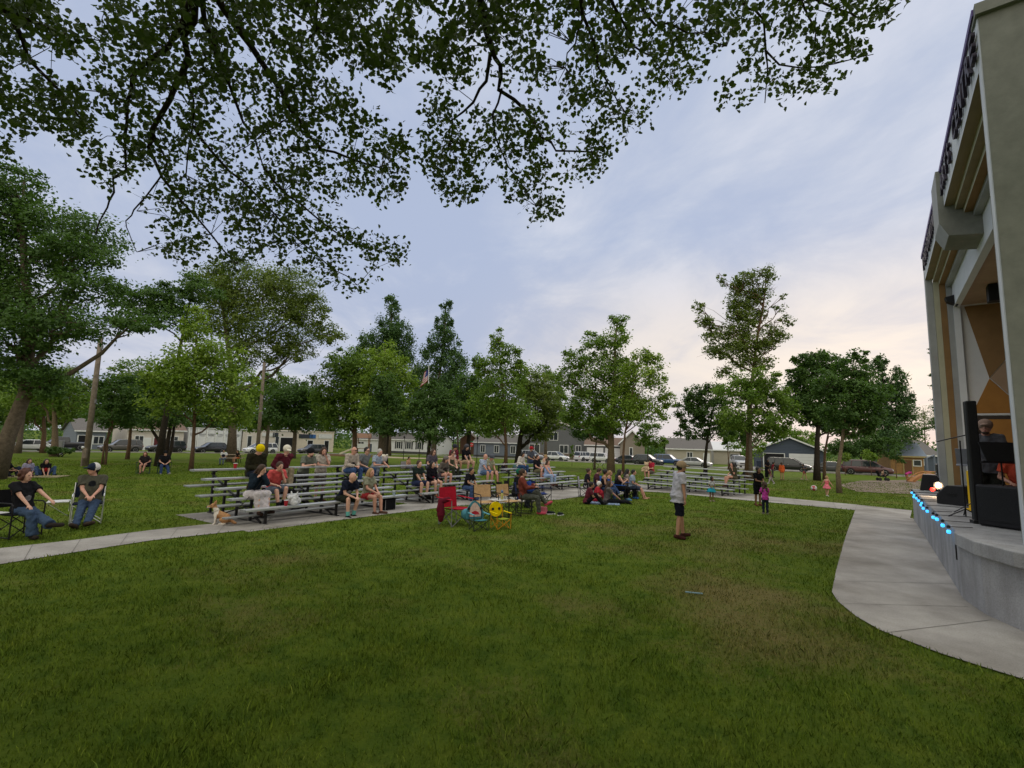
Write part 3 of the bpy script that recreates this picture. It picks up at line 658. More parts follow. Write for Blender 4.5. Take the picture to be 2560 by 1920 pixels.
    tree('park_tree', 957, 50, .55, [(958, 885, 50, 30), (965, 930, 70, 45), (930, 985, 60, 50), (1000, 975, 40, 50), (960, 1040, 75, 40)], 'thick trunked maple with yellow green top right of the slide', G1, 'light', .25, 2.4, 'grey', 17, basey=1122)
    tree('dark_maple', 968, 44, .12, [(968, 970, 38, 45), (960, 1025, 52, 42), (985, 1065, 48, 28)], 'small very dark maple in front of the thick trunked maple', G1, 'dark', .2, 3.2, 'dark', 18, basey=1130)
    tree('poplar', 972, 92, .45, [(978, 765, 18, 35), (975, 810, 34, 40), (955, 850, 40, 40), (1000, 850, 38, 45), (905, 860, 12, 40), (980, 890, 62, 40), (930, 890, 40, 40)], 'taller left poplar with pointed top above the park trees', 'tall poplars', 'blue', .38, 2.6, 'grey', 19, clump=.3, flat=1.1, basey=1118)
    tree('poplar', 1085, 92, .45, [(1116, 775, 14, 30), (1112, 815, 28, 32), (1098, 850, 32, 36), (1128, 860, 26, 34), (1085, 895, 40, 36), (1132, 905, 38, 30), (1140, 945, 42, 36), (1060, 950, 50, 40), (1110, 990, 60, 50)], 'right poplar leaning to the right with pointed top behind the flag', 'tall poplars', 'blue', .38, 2.4, 'grey', 20, clump=.3, flat=1.1, basey=1118)
    tree('dark_maple', 1071, 44, .2, [(1085, 990, 45, 36), (1060, 1030, 50, 45), (1108, 1035, 45, 48), (1080, 1075, 58, 32)], 'dense dark maple in front of the white ranch house', G1, 'dark', .21, 3.2, 'dark', 21, basey=1135)
    tree('park_tree', 1167, 62, .35, [(1165, 965, 42, 40), (1180, 1010, 40, 45), (1150, 1045, 50, 40), (1200, 960, 40, 40)], 'dark tree standing left of the stop sign', G1, 'dark', .28, 2.6, 'dark', 22, basey=1128)
    tree('young_maple', 1264, 46, .17, [(1244, 845, 20, 24), (1250, 880, 34, 30), (1285, 890, 20, 26), (1195, 905, 18, 26), (1235, 920, 50, 34), (1290, 935, 36, 36), (1260, 965, 62, 34), (1215, 1010, 52, 44), (1275, 1035, 66, 44), (1220, 1070, 50, 28)], 'tall maple with pointed crown on slanted brown trunk in the middle', G1, 'mid', .21, 2.3, 'brown', 23, clump=.36, basey=1160)
    tree('round_tree', 1294, 56, .36, [(1330, 960, 50, 40), (1345, 1000, 60, 45), (1300, 1040, 80, 40), (1370, 1050, 45, 40), (1345, 1080, 48, 26)], 'broad olive tree on thick dark trunk in front of the grey house', G1, 'olive', .26, 2.7, 'dark', 24, basey=1140)
    tree('round_tree', 1365, 74, .25, [(1358, 935, 26, 26), (1380, 965, 32, 30), (1345, 985, 40, 30), (1395, 990, 20, 36)], 'distant feathery tree above the roof of the grey house', G1, 'mid', .3, 2.0, 'grey', 25, clump=.4, basey=1120)
    tree('shade_tree', 1527, 47, .36, [(1545, 810, 26, 26), (1530, 850, 46, 32), (1480, 860, 36, 30), (1440, 900, 40, 30), (1510, 905, 66, 38), (1420, 945, 30, 34), (1480, 960, 66, 40), (1560, 950, 50, 40), (1470, 1020, 64, 44), (1540, 1015, 60, 44), (1430, 1040, 34, 34), (1500, 1065, 62, 28)], 'largest maple in the middle right with leaning grey trunk', G1, 'mid', .22, 2.2, 'tan', 26, clump=.34, basey=1173)
    tree('young_maple', 1558, 44, .12, [(1600, 895, 28, 28), (1640, 900, 22, 22), (1590, 940, 46, 34), (1640, 950, 34, 38), (1575, 990, 48, 34), (1640, 1010, 42, 28), (1600, 1030, 60, 28), (1670, 1000, 24, 20), (1545, 1040, 40, 30)], 'airy light maple on slim brown trunk right of the largest maple', G1, 'light', .2, 1.9, 'brown', 27, clump=.36, basey=1177)
    tree('dark_maple', 1486, 53, .13, [(1455, 1070, 38, 24), (1500, 1062, 44, 30), (1475, 1085, 52, 16)], 'low dark tree on slim grey trunk behind the white cars', G1, 'dark', .23, 3.2, 'grey', 28, basey=1165)
    tree('young_maple', 1619, 56, .07, [(1620, 1075, 26, 24), (1605, 1100, 26, 18), (1640, 1105, 28, 20)], 'little young tree on thin trunk beside the dark crossover', G1, 'mid', .2, 2.8, 'grey', 29, basey=1160)
    tree('sapling', 1430, 62, .03, [(1430, 1122, 5, 10), (1430, 1138, 6, 8)], 'thin sapling at the kerb between the parked white cars', None, 'mid', .16, 3., 'brown', 30, basey=1152)
    tree('round_tree', 1763, 46, .17, [(1745, 985, 38, 28), (1790, 985, 36, 30), (1725, 1025, 34, 34), (1780, 1035, 48, 40), (1735, 1075, 42, 26), (1795, 1075, 34, 22)], 'rounded dark green tree behind the right bleacher', G1, 'dark', .21, 3., 'dark', 31, basey=1175)
    tree('ragged_tree', 1868, 41, .23, [(1803, 700, 14, 18), (1840, 720, 18, 34), (1876, 695, 30, 26), (1922, 690, 28, 24), (1905, 735, 32, 30), (1958, 740, 12, 9), (1745, 770, 16, 20), (1755, 805, 22, 18), (1860, 760, 26, 44), (1780, 840, 30, 20), (1815, 830, 22, 26), (1930, 825, 36, 18), (1970, 800, 18, 16), (1862, 840, 34, 36), (1800, 880, 36, 22), (1920, 860, 34, 20), (1865, 900, 46, 30), (1810, 930, 26, 18), (1905, 905, 30, 24), (1838, 790, 24, 40), (1850, 715, 14, 40), (1880, 735, 18, 42), (1862, 800, 26, 44), (1833, 755, 16, 38), (1898, 785, 24, 30), (1790, 872, 32, 20), (1945, 845, 28, 16), (1838, 868, 40, 30), (1892, 862, 36, 28), (1765, 800, 20, 14), (1775, 820, 14, 26), (1952, 770, 20, 10)],
         'tallest ragged tree with bare twigs against the sky right of centre', None, 'olive', .17, 1.5, 'brown', 32, bare=2, clump=.34, basey=1193, shell_=.1, kdiv=26)
    tree('round_tree', 1878, 38, .16, [(1880, 945, 62, 26), (1850, 985, 70, 36), (1920, 985, 62, 40), (1830, 1040, 50, 34), (1890, 1050, 70, 36), (1960, 1030, 40, 40), (1930, 1080, 50, 24)], 'leafy green maple in front of the tallest ragged tree', G1, 'mid', .2, 2.5, 'grey', 33, basey=1196)
    tree('round_tree', 2042, 42, .26, [(2020, 905, 40, 28), (2070, 905, 44, 28), (2010, 945, 48, 36), (2060, 960, 60, 44), (1995, 1000, 52, 40), (2050, 1030, 62, 36), (2090, 1050, 50, 30)], 'dense dark maple with low fork in front of the blue garage', G1, 'dark', .22, 3.8, 'dark', 34, basey=1194)
    tree('round_tree', 2098, 28, .13, [(2140, 890, 26, 22), (2125, 920, 44, 28), (2165, 945, 42, 40), (2085, 960, 50, 40), (2140, 985, 64, 40), (2095, 1020, 58, 40), (2160, 1040, 48, 36), (2185, 1000, 34, 44), (2130, 1065, 62, 26)], 'full green maple nearest the stage on slim grey trunk', G1, 'dark', .17, 3.4, 'tan', 35, basey=1227)
    tree('street_tree', 2060, 44, .14, [(2080, 1010, 40, 30), (2100, 1060, 40, 30)], 'slim trunked tree between the two dark maples by the garage', G1, 'olive', .22, 2.6, 'brown', 36, basey=1182)
    tree('poplar', 2225, 72, .4, [(2204, 905, 16, 26), (2190, 925, 22, 30), (2235, 945, 24, 28), (2215, 975, 38, 34), (2255, 985, 26, 34), (2235, 1025, 46, 36), (2200, 1040, 40, 36), (2262, 1040, 24, 30), (2215, 1085, 60, 40)], 'dark poplar group tree at the far right beside the shed', 'tall poplars', 'blue', .3, 2.8, 'dark', 37, clump=.3, flat=1.0, basey=1150)
    tree('bare_tree', 2312, 95, .2, [(2310, 1030, 22, 18), (2325, 1050, 20, 22), (2295, 1060, 18, 18)], 'thin nearly bare tree far behind the wooden shed', None, 'olive', .22, .7, 'grey', 38, bare=4, clump=.5, basey=1110)
    tree('spruce', 2385, 60, .3, [(2345, 880, 24, 12), (2360, 935, 30, 12), (2345, 968, 26, 10), (2370, 1005, 36, 14), (2350, 1020, 24, 10), (2380, 1060, 50, 24), (2400, 840, 20, 14)], 'dark conifer half hidden behind the bandshell', None, 'dark', .22, 2.6, 'dark', 39, flat=.4, basey=1140)
    tree('hedge_tree', 2150, 66, .2, [(2120, 1115, 40, 26), (2165, 1110, 36, 30), (2095, 1120, 30, 18), (2200, 1120, 34, 24)], 'dark evergreen clump behind the parked sedan', None, 'dark', .26, 3.2, 'dark', 40, basey=1165, stems=2)
    tree('shrub', 2112, 57, .04, [(2112, 1143, 16, 13)], 'yellow green shrub behind the dark sedan', 'young shrubs along the street', 'yel', .16, 3., 'brown', 41, basey=1165)
    tree('shrub', 2178, 58, .04, [(2172, 1138, 18, 14), (2186, 1146, 12, 10)], 'light green shrub behind the maroon van', 'young shrubs along the street', 'light', .16, 3., 'brown', 42, basey=1165)
    tree('sapling', 2240, 52, .05, [(2240, 1135, 13, 18), (2248, 1150, 10, 10)], 'small dark tree in front of the wooden shed', None, 'dark', .16, 3., 'brown', 43, basey=1175)
    tree('sapling', 1905, 60, .05, [(1890, 1130, 20, 16), (1900, 1112, 14, 14)], 'small light tree at the left corner of the blue garage', None, 'light', .2, 2.4, 'brown', 44, basey=1160)
    tree('ornamental_tree', 1822, 64, .08, [(1815, 1075, 26, 28), (1830, 1110, 26, 18)], 'thin double stemmed tree by the beige garages', G1, 'mid', .24, 2.4, 'brown', 45, basey=1150, stems=2)
    bg = [(30, 985, 70, 60), (110, 1000, 60, 50), (185, 975, 60, 65), (250, 1010, 60, 45), (385, 1000, 60, 55), (440, 1035, 60, 40), (535, 1020, 60, 50), (615, 1010, 50, 55), (700, 1035, 60, 45), (800, 1020, 55, 55), (1020, 985, 60, 70), (1075, 960, 50, 60), (1145, 995, 55, 65), (1230, 1020, 60, 55), (1400, 1030, 50, 40), (1850, 1075, 60, 30), (1985, 1085, 60, 30), (2260, 1085, 50, 30)]
    for i, (x, y, rx, ry) in enumerate(bg):
        tree('background_tree', x, 128 - abs(x - 1100) * .012, .3, [(x - rx * .35, y, rx * .7, ry), (x + rx * .4, y + ry * .3, rx * .65, ry * .75), (x, y + ry * .8, rx * .9, ry * .55)], 'background tree behind the houses, about %d percent of the way across from the left' % round(x / 25.6), 'background trees behind the houses', ('dark', 'mid', 'olive')[i % 3], .5, 2.2, 'grey', 60 + i, basey=1115)
    # low hedge by the white car
    tree('hedge', 147, 47, .05, [(128, 1126, 20, 7), (150, 1125, 24, 8), (172, 1127, 18, 6)], 'low clipped dark hedge on the lawn beside the white car', None, 'dark', .14, 5., 'dark', 46, basey=1136, stems=4, cat='hedge')
    # tree mass far beyond the houses
    rng = np.random.default_rng(50); lv = []; tn = []
    for i in range(250):
        x = rng.uniform(-240, 230); y = rng.uniform(150, 215) - abs(x) * .12; h = rng.uniform(3.2, 6.2) * (1 + .5 * (x < 0)); m = 150
        o = rng.normal(size=(m, 3)) * [3.0, 2, h * .33]; lv.append(np.array([x, y, terr(y) + h * .55]) + o); tn.append(np.clip(rng.random() * .6 + rng.random(m) * .4, 0, 1))
    lv = np.concatenate(lv); lv[:, 2] = np.maximum(lv[:, 2], -1.2); v, f = leaf_quads(lv, 1.0, rng)
    tag(npmesh('distant_trees', v, f, LM['dark'], None, np.concatenate(tn)), 'far dark band of trees beyond the houses', 'trees', kind='stuff')
park_trees()

# ------------------------------------------------------------------ the maple overhead
def inpoly(P, x, y):
    n = len(P); r = np.zeros(len(x), bool); j = n - 1
    for i in range(n):
        (xi, yi), (xj, yj) = P[i], P[j]
        c = ((yi > y) != (yj > y)) & (x < (xj - xi) * (y - yi) / (yj - yi + 1e-9) + xi); r ^= c; j = i
    return r
def overhead():
    rng = np.random.default_rng(21)
    a = .48825; A = lambda *p: [(x * a, y * a) for x, y in p]
    b = .67812; Bq = lambda *p: [(800 + x * b, y * b) for x, y in p]
    left = A((-200, -150), (240, -150), (240, 0), (280, 80), (420, 120), (520, 190), (560, 240), (480, 260), (380, 220), (330, 300), (280, 240), (200, 230), (150, 330), (250, 400), (430, 470), (470, 520), (530, 590), (520, 670), (450, 680), (400, 740), (310, 720), (260, 640), (150, 640), (120, 700), (30, 690), (60, 760), (10, 840), (-200, 840))
    main = A((540, 60), (560, -150), (1640, -150), (1660, 100), (1740, 200), (1720, 310), (1620, 340), (1600, 400), (1740, 430), (1700, 480), (1830, 500), (1840, 560), (1950, 600), (1960, 670), (2060, 690), (2080, 800), (2100, 870), (2050, 1020), (1960, 1030), (1850, 960), (1780, 1000), (1720, 1050), (1640, 980), (1560, 950), (1640, 1080), (1760, 1150), (1900, 1190), (2060, 1240), (2080, 1340), (1950, 1330), (1930, 1420), (1850, 1490), (1700, 1460), (1600, 1380), (1500, 1400), (1400, 1300), (1300, 1300), (1230, 1440), (1150, 1400), (1050, 1300), (920, 1370), (900, 1290), (780, 1280), (820, 1200), (740, 1120), (720, 1010), (830, 1010), (900, 1000), (860, 880), (700, 870), (640, 930), (570, 960), (450, 930), (420, 870), (470, 740), (560, 740), (600, 640), (560, 560), (480, 440), (480, 300), (590, 250), (540, 150))
    top = Bq((0, -100), (780, -100), (820, 60), (860, 170), (860, 240), (820, 300), (740, 330), (680, 300), (640, 260), (540, 290), (450, 290), (430, 240), (340, 230), (300, 280), (220, 300), (200, 260), (110, 265), (80, 170), (30, 230), (0, 200))
    low = Bq((350, 330), (400, 310), (440, 350), (560, 330), (600, 380), (640, 430), (700, 370), (830, 390), (830, 470), (900, 460), (960, 480), (1010, 450), (1050, 510), (1100, 540), (1030, 560), (1060, 620), (980, 650), (960, 670), (870, 670), (830, 640), (870, 720), (910, 750), (860, 790), (790, 815), (760, 750), (690, 740), (660, 690), (600, 690), (570, 740), (480, 730), (430, 710), (410, 640), (340, 560), (380, 510), (400, 430))
    right = Bq((800, -100), (1560, -100), (1600, 40), (1540, 130), (1480, 150), (1400, 250), (1340, 330), (1260, 340), (1200, 300), (1180, 370), (1210, 430), (1150, 490), (1050, 460), (1000, 420), (930, 430), (890, 370), (900, 240), (960, 200), (930, 130), (880, 90))
    far = Bq((1560, -100), (2160, -100), (2140, 50), (2030, 100), (1960, 150), (2050, 200), (1960, 240), (1930, 290), (1820, 330), (1770, 330), (1700, 390), (1640, 420), (1620, 360), (1510, 410), (1460, 380), (1470, 290), (1540, 230), (1590, 130))
    polys = [(left, 1.75), (main, 1.45), (top, 1.75), (low, 1.4), (right, 1.05), (far, .85)]
    Yd = lambda x, y: 4.9 + .0036 * np.clip(y, -100, 800) + .00015 * np.abs(x - 900)
    trunk_base = V((-2.6, -3.4, -.1))
    root = empty('maple_tree', (trunk_base.x, trunk_base.y, 0), 0, 'big maple whose leafy branches hang over the top of the view', 'tree'); B0 = np.array(root.location)
    w = MB()
    crown0 = V((-1.2, .8, 8.2))
    w.tube([V((0, 0, -.15)), V((.1, .2, 1.5)), V((.3, .8, 3.6)), V((.8, 2.2, 5.8)), crown0 - V(B0)], [.5, .42, .37, .3, .2], 12)
    paths = [(A((1010, -120), (1010, 0), (960, 200), (930, 380), (870, 500), (780, 660), (760, 760), (830, 900), (930, 1030), (1080, 1200), (1210, 1350)), .045),
             (A((1000, -60), (930, 130), (860, 240), (740, 330), (670, 400), (655, 520), (650, 700), (640, 860), (570, 980), (550, 1070), (490, 1200)), .032),
             (A((1020, -100), (1030, 30), (1100, 200), (1140, 370), (1220, 560), (1300, 700), (1350, 860)), .034),
             (A((1050, -100), (1200, 130), (1350, 330), (1450, 480), (1530, 620), (1640, 760), (1800, 820), (1950, 860)), .042),
             (A((960, 280), (980, 500), (1000, 650), (960, 900), (980, 1000)), .016), (A((780, 660), (870, 830), (810, 930), (700, 1080), (650, 1130), (660, 1200), (700, 1290)), .012),
             (A((1350, 860), (1450, 980), (1640, 1130), (1800, 1240), (2040, 1310)), .018), (A((1000, 650), (1100, 800), (1250, 930), (1400, 1100), (1550, 1250), (1700, 1380), (1830, 1460)), .02),
             (A((1530, 620), (1440, 620), (1350, 690), (1250, 760)), .012), (A((-60, -50), (60, 100), (150, 300), (300, 480), (420, 620)), .035), (A((0, 50), (150, 110), (300, 160), (520, 210)), .02),
             (Bq((585, -90), (590, 0), (600, 80), (630, 170), (665, 240), (670, 330), (750, 410), (820, 500), (880, 550), (1000, 560)), .042), (Bq((625, 200), (620, 290), (560, 370), (490, 450), (480, 520)), .022),
             (Bq((670, 330), (640, 430), (660, 560), (750, 690), (800, 760)), .012), (Bq((960, -60), (970, 60), (1010, 150), (1030, 250), (1060, 310), (1130, 420)), .022), (Bq((970, 60), (930, 160), (905, 250)), .012),
             (Bq((1040, -70), (1100, 60), (1150, 170), (1220, 200), (1300, 310)), .018), (Bq((1110, -80), (1200, 60), (1290, 100), (1420, 130), (1500, 170)), .018), (Bq((1500, -80), (1570, 20), (1640, 80), (1650, 250), (1640, 380)), .016),
             (Bq((1620, -80), (1780, 0), (1830, 120), (1800, 250)), .014), (Bq((1700, -60), (1900, 40), (2000, 70), (2140, 10)), .014), (Bq((1650, 180), (1760, 260), (1900, 230), (2040, 200)), .010), (A((1640, -50), (1620, 150), (1500, 300)), .014)]
    P3 = []
    for pth, r in paths:
        pts = [np.array(aty(x, y, Yd(x, y))) - B0 for x, y in pth]; k = len(pts); P3 += pts[1:]
        # fine resample with a little kink
        fp = []
        for i in range(k - 1):
            for t in (0, .5): fp.append(pts[i] * (1 - t) + pts[i + 1] * t + rng.normal(size=3) * .018)
        fp.append(pts[-1]); n = len(fp); w.tube(fp, [r * (1 - .82 * i / (n - 1)) + .003 for i in range(n)], 6)
        if r > .013 and pth[0][1] < 0: c = crown0 - V(B0); w.tube([c, (c + V(fp[0])) * .5 + V((0, 0, .25)), V(fp[0])], [max(.09, r * 1.6), r * 1.3, r], 7)
    P3 = np.array(P3)
    cs = []; tn = []; dirs = []
    for pl, dn in polys:
        xs, ys = [p[0] for p in pl], [p[1] for p in pl]; x0, x1, y0, y1 = min(xs), max(xs), min(ys), max(ys)
        nt = int((x1 - x0) * (y1 - y0) / 250 * dn)
        X = rng.uniform(x0, x1, nt); Y = rng.uniform(y0, y1, nt); k = inpoly(pl, X, Y)
        # gaps: drop sprays where a slow noise is low
        g = np.sin(X * .021 + 1.3 * np.sin(Y * .017)) * np.sin(Y * .024 + 1.7 * np.sin(X * .012)) + .55 * np.sin(X * .055 + Y * .03) * np.sin(Y * .061 - X * .02)
        k &= g > rng.uniform(-1.0, .25, nt)
        for x, y in zip(X[k], Y[k]):
            d = Yd(x, y) + rng.normal() * .45; p = np.array(aty(x, y, d)) - B0
            m = rng.integers(4, 10); t = rng.random() * .55
            ax_ = rng.normal(size=3) * .8; ax_[2] -= .5; ax_ /= np.linalg.norm(ax_)
            cs.append(p + ax_ * np.linspace(-.08, .14, m)[:, None] + rng.normal(size=(m, 3)) * .046); tn.append(np.clip(t + rng.random(m) * .45, 0, 1))
            if rng.random() < .22:
                q = P3[np.argmin(((P3 - p) ** 2).sum(1))]
                if np.linalg.norm(q - p) < .62: w.tube([q, q * .45 + p * .55 + np.array([0, 0, .04]) + rng.normal(size=3) * .05, p, p + ax_ * .12], [.006, .0045, .003, .002], 3, cap=False)
    w.build('trunk', BK['dark'], root, True)
    c = np.concatenate(cs); n = len(c)
    # lobed maple leaf outline
    out = np.array([(0, -.42), (.20, -.38), (.42, -.30), (.40, -.08), (.50, .12), (.32, .20), (.20, .34), (0, .56), (-.20, .34), (-.32, .20), (-.50, .12), (-.40, -.08), (-.42, -.30), (-.20, -.38)])
    L = .060 * rng.uniform(.7, 1.25, n)
    nr = rng.normal(size=(n, 3)) * .75; nr[:, 2] += .55; nr /= np.linalg.norm(nr, axis=1)[:, None]
    t = rng.normal(size=(n, 3)) * .6; t[:, 2] -= .9; t -= nr * (t * nr).sum(1)[:, None]; t /= np.linalg.norm(t, axis=1)[:, None]; bb = np.cross(nr, t)
    fold = np.abs(out[:, 0]) * .35
    v = c[:, None, :] + (bb[:, None, :] * out[None, :, 0, None] + t[:, None, :] * out[None, :, 1, None] + nr[:, None, :] * fold[None, :, None]) * L[:, None, None]
    f = np.arange(n * 14).reshape(n, 14)
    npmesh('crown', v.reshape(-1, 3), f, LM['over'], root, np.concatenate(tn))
    # the rest of the same crown, over and behind the viewer
    m = 22000; q = np.stack([rng.uniform(-10, 8, m), rng.uniform(-10, 6.2, m), rng.uniform(5.8, 9.4, m)], 1); z = (q - CAMP) @ FW
    px = CX + F * ((q - CAMP) @ RT) / np.where(z > .05, z, .05); py = CY - F * ((q - CAMP) @ UP) / np.where(z > .05, z, .05)
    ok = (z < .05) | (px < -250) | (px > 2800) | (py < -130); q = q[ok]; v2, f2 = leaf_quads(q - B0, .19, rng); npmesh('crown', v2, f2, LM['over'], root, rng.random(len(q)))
overhead()

# ------------------------------------------------------------------ grass
def grass():
    rng = np.random.default_rng(4)
    def scatter(n, y0, y1, p):
        u = rng.random(n); y = (y0 ** p + u * (y1 ** p - y0 ** p)) ** (1 / p); x = rng.uniform(-1.12, 1.12, n) * y + rng.uniform(-.3, .3, n); return x, y
    x, y = scatter(470000, 1.7, 42, .32)
    k = np.ones(len(x), bool)
    for pl in WALKS + [[(p.x, p.y) for p in stage_line] + [(20, 3), (20, 14)]]: k &= ~inpoly([(p[0], p[1]) for p in pl], x, y)
    # tufts: thinner where the sward is worn
    g = np.sin(x * 2.1 + np.sin(y * 1.7)) * np.sin(y * 2.3 + np.sin(x * 1.9)); k &= rng.random(len(x)) < .72 + .28 * g
    x, y = x[k], y[k]; n = len(x); z = np.array([terr(q) for q in y])
    h = rng.gamma(6, .0056, n) * (1 + .25 * np.sin(x * 3.1 + 2 * np.sin(y * 2.2))); h = np.clip(h, .02, .12); wd_ = .0030 + .0010 * y + rng.uniform(0, .002, n); h *= 1 + .004 * y
    tall = rng.random(n) < .0012; h[tall] *= 2.0
    a = rng.uniform(0, 6.283, n); dx, dy = np.cos(a), np.sin(a); le = h * rng.uniform(.1, .9, n); b = rng.uniform(0, 6.283, n)
    base = np.stack([x, y, z - .004], 1); side = np.stack([dx * wd_ / 2, dy * wd_ / 2, np.zeros(n)], 1)
    mid = base + np.stack([np.cos(b) * le * .35, np.sin(b) * le * .35, h * .6], 1); tip = base + np.stack([np.cos(b) * le, np.sin(b) * le, h], 1)
    v = np.stack([base - side, base + side, mid + side * .7, tip, mid - side * .7], 1).reshape(-1, 3); f = np.arange(5 * n).reshape(n, 5)
    tag(npmesh('grass', v, f, M_blade, None, rng.random(n)), 'short green lawn grass with dry patches', 'grass', kind='stuff')
# ------------------------------------------------------------------ people
JOBS = []          # (object, remesh voxel, smooth, colour function)
def job(mb, name, mats, parent, vox, sm=2, paint=None):
    o = mb.build(name, mats, parent, True); JOBS.append((o, vox, sm, paint)); return o
def run_jobs():
    for o, vox, sm, paint in JOBS:
        r = o.modifiers.new('r', 'REMESH'); r.mode = 'VOXEL'; r.voxel_size = vox; r.use_smooth_shade = True
        if sm:
            q = o.modifiers.new('s', 'SMOOTH'); q.factor = .5; q.iterations = sm
    dg = bpy.context.evaluated_depsgraph_get(); dg.update(); tot = 0
    out = []
    for o, *_ in JOBS: out.append(bpy.data.meshes.new_from_object(o.evaluated_get(dg)))
    for (o, vox, sm, paint), me in zip(JOBS, out):
        old = o.data; ms = list(old.materials); o.modifiers.clear(); me.name = old.name; o.data = me; bpy.data.meshes.remove(old)
        me.materials.clear()
        for m in ms: me.materials.append(m)
        n = len(me.polygons); tot += n; ix = np.zeros(n, np.int32)
        if paint and n:
            c = np.empty(n * 3, np.float32); me.polygons.foreach_get('center', c); ix = paint(c.reshape(-1, 3)).astype(np.int32)
        me.polygons.foreach_set('material_index', ix); me.shade_smooth()
        if o.name.split('.')[0] in ('shirt', 'jacket', 'trousers', 'shorts', 'skirt') and len(me.vertices):
            m = len(me.vertices); c = np.empty(m * 3, np.float32); nn = np.empty(m * 3, np.float32); me.vertices.foreach_get('co', c); me.vertices.foreach_get('normal', nn); c = c.reshape(-1, 3); nn = nn.reshape(-1, 3)
            p_ = (n % 17) * .7; w = np.sin(c[:, 2] * 46 + 3.1 * np.sin(c[:, 1] * 17 + p_) + 2.3 * np.sin(c[:, 0] * 15)) + .7 * np.sin(c[:, 0] * 61 + c[:, 1] * 47 + 2 * np.sin(c[:, 2] * 21 + p_))
            c += nn * (w * .0048)[:, None]; me.vertices.foreach_set('co', c.ravel()); me.update()
    print('remeshed faces', tot)

SKIN = dict(fair=mat('skin_fair', (.52, .30, .22), .55, 0, .08, 12), pink=mat('skin_pink', (.50, .26, .19), .55, 0, .08, 12), tan=mat('skin_tan', (.37, .20, .125), .55, 0, .08, 12), brown=mat('skin_brown', (.17, .085, .050), .55, 0, .08, 12))
HAIR = dict(brown=mat('hair_brown', (.045, .024, .014), .6, 0, .4, 40, .5), dark=mat('hair_dark', (.012, .009, .008), .5, 0, .4, 40, .5), red=mat('hair_red', (.10, .030, .014), .6, 0, .4, 40, .5), auburn=mat('hair_auburn', (.065, .020, .010), .6, 0, .45, 40, .5),
            blond=mat('hair_blond', (.30, .19, .085), .6, 0, .35, 40, .5), grey=mat('hair_grey', (.38, .36, .34), .7, 0, .3, 40, .5), white=mat('hair_white', (.62, .60, .57), .7, 0, .2, 40, .5))
M_eye = mat('eye_dark', (.012, .010, .009), .3, 0, 0); M_lip = mat('lip', (.33, .12, .10), .5, 0, .05)
def ik(a, t, l1, l2, pole):
    a, t = V(a), V(t); d = t - a; L = min(d.length, (l1 + l2) * .999); d = d.normalized() * L; t = a + d
    x = (l1 * l1 - l2 * l2 + L * L) / (2 * L); h = math.sqrt(max(l1 * l1 - x * x, 0)); p = V(pole); p -= d.normalized() * p.dot(d.normalized())
    if p.length < 1e-4: p = V((1, 0, 0))
    return a + d.normalized() * x + p.normalized() * h, t
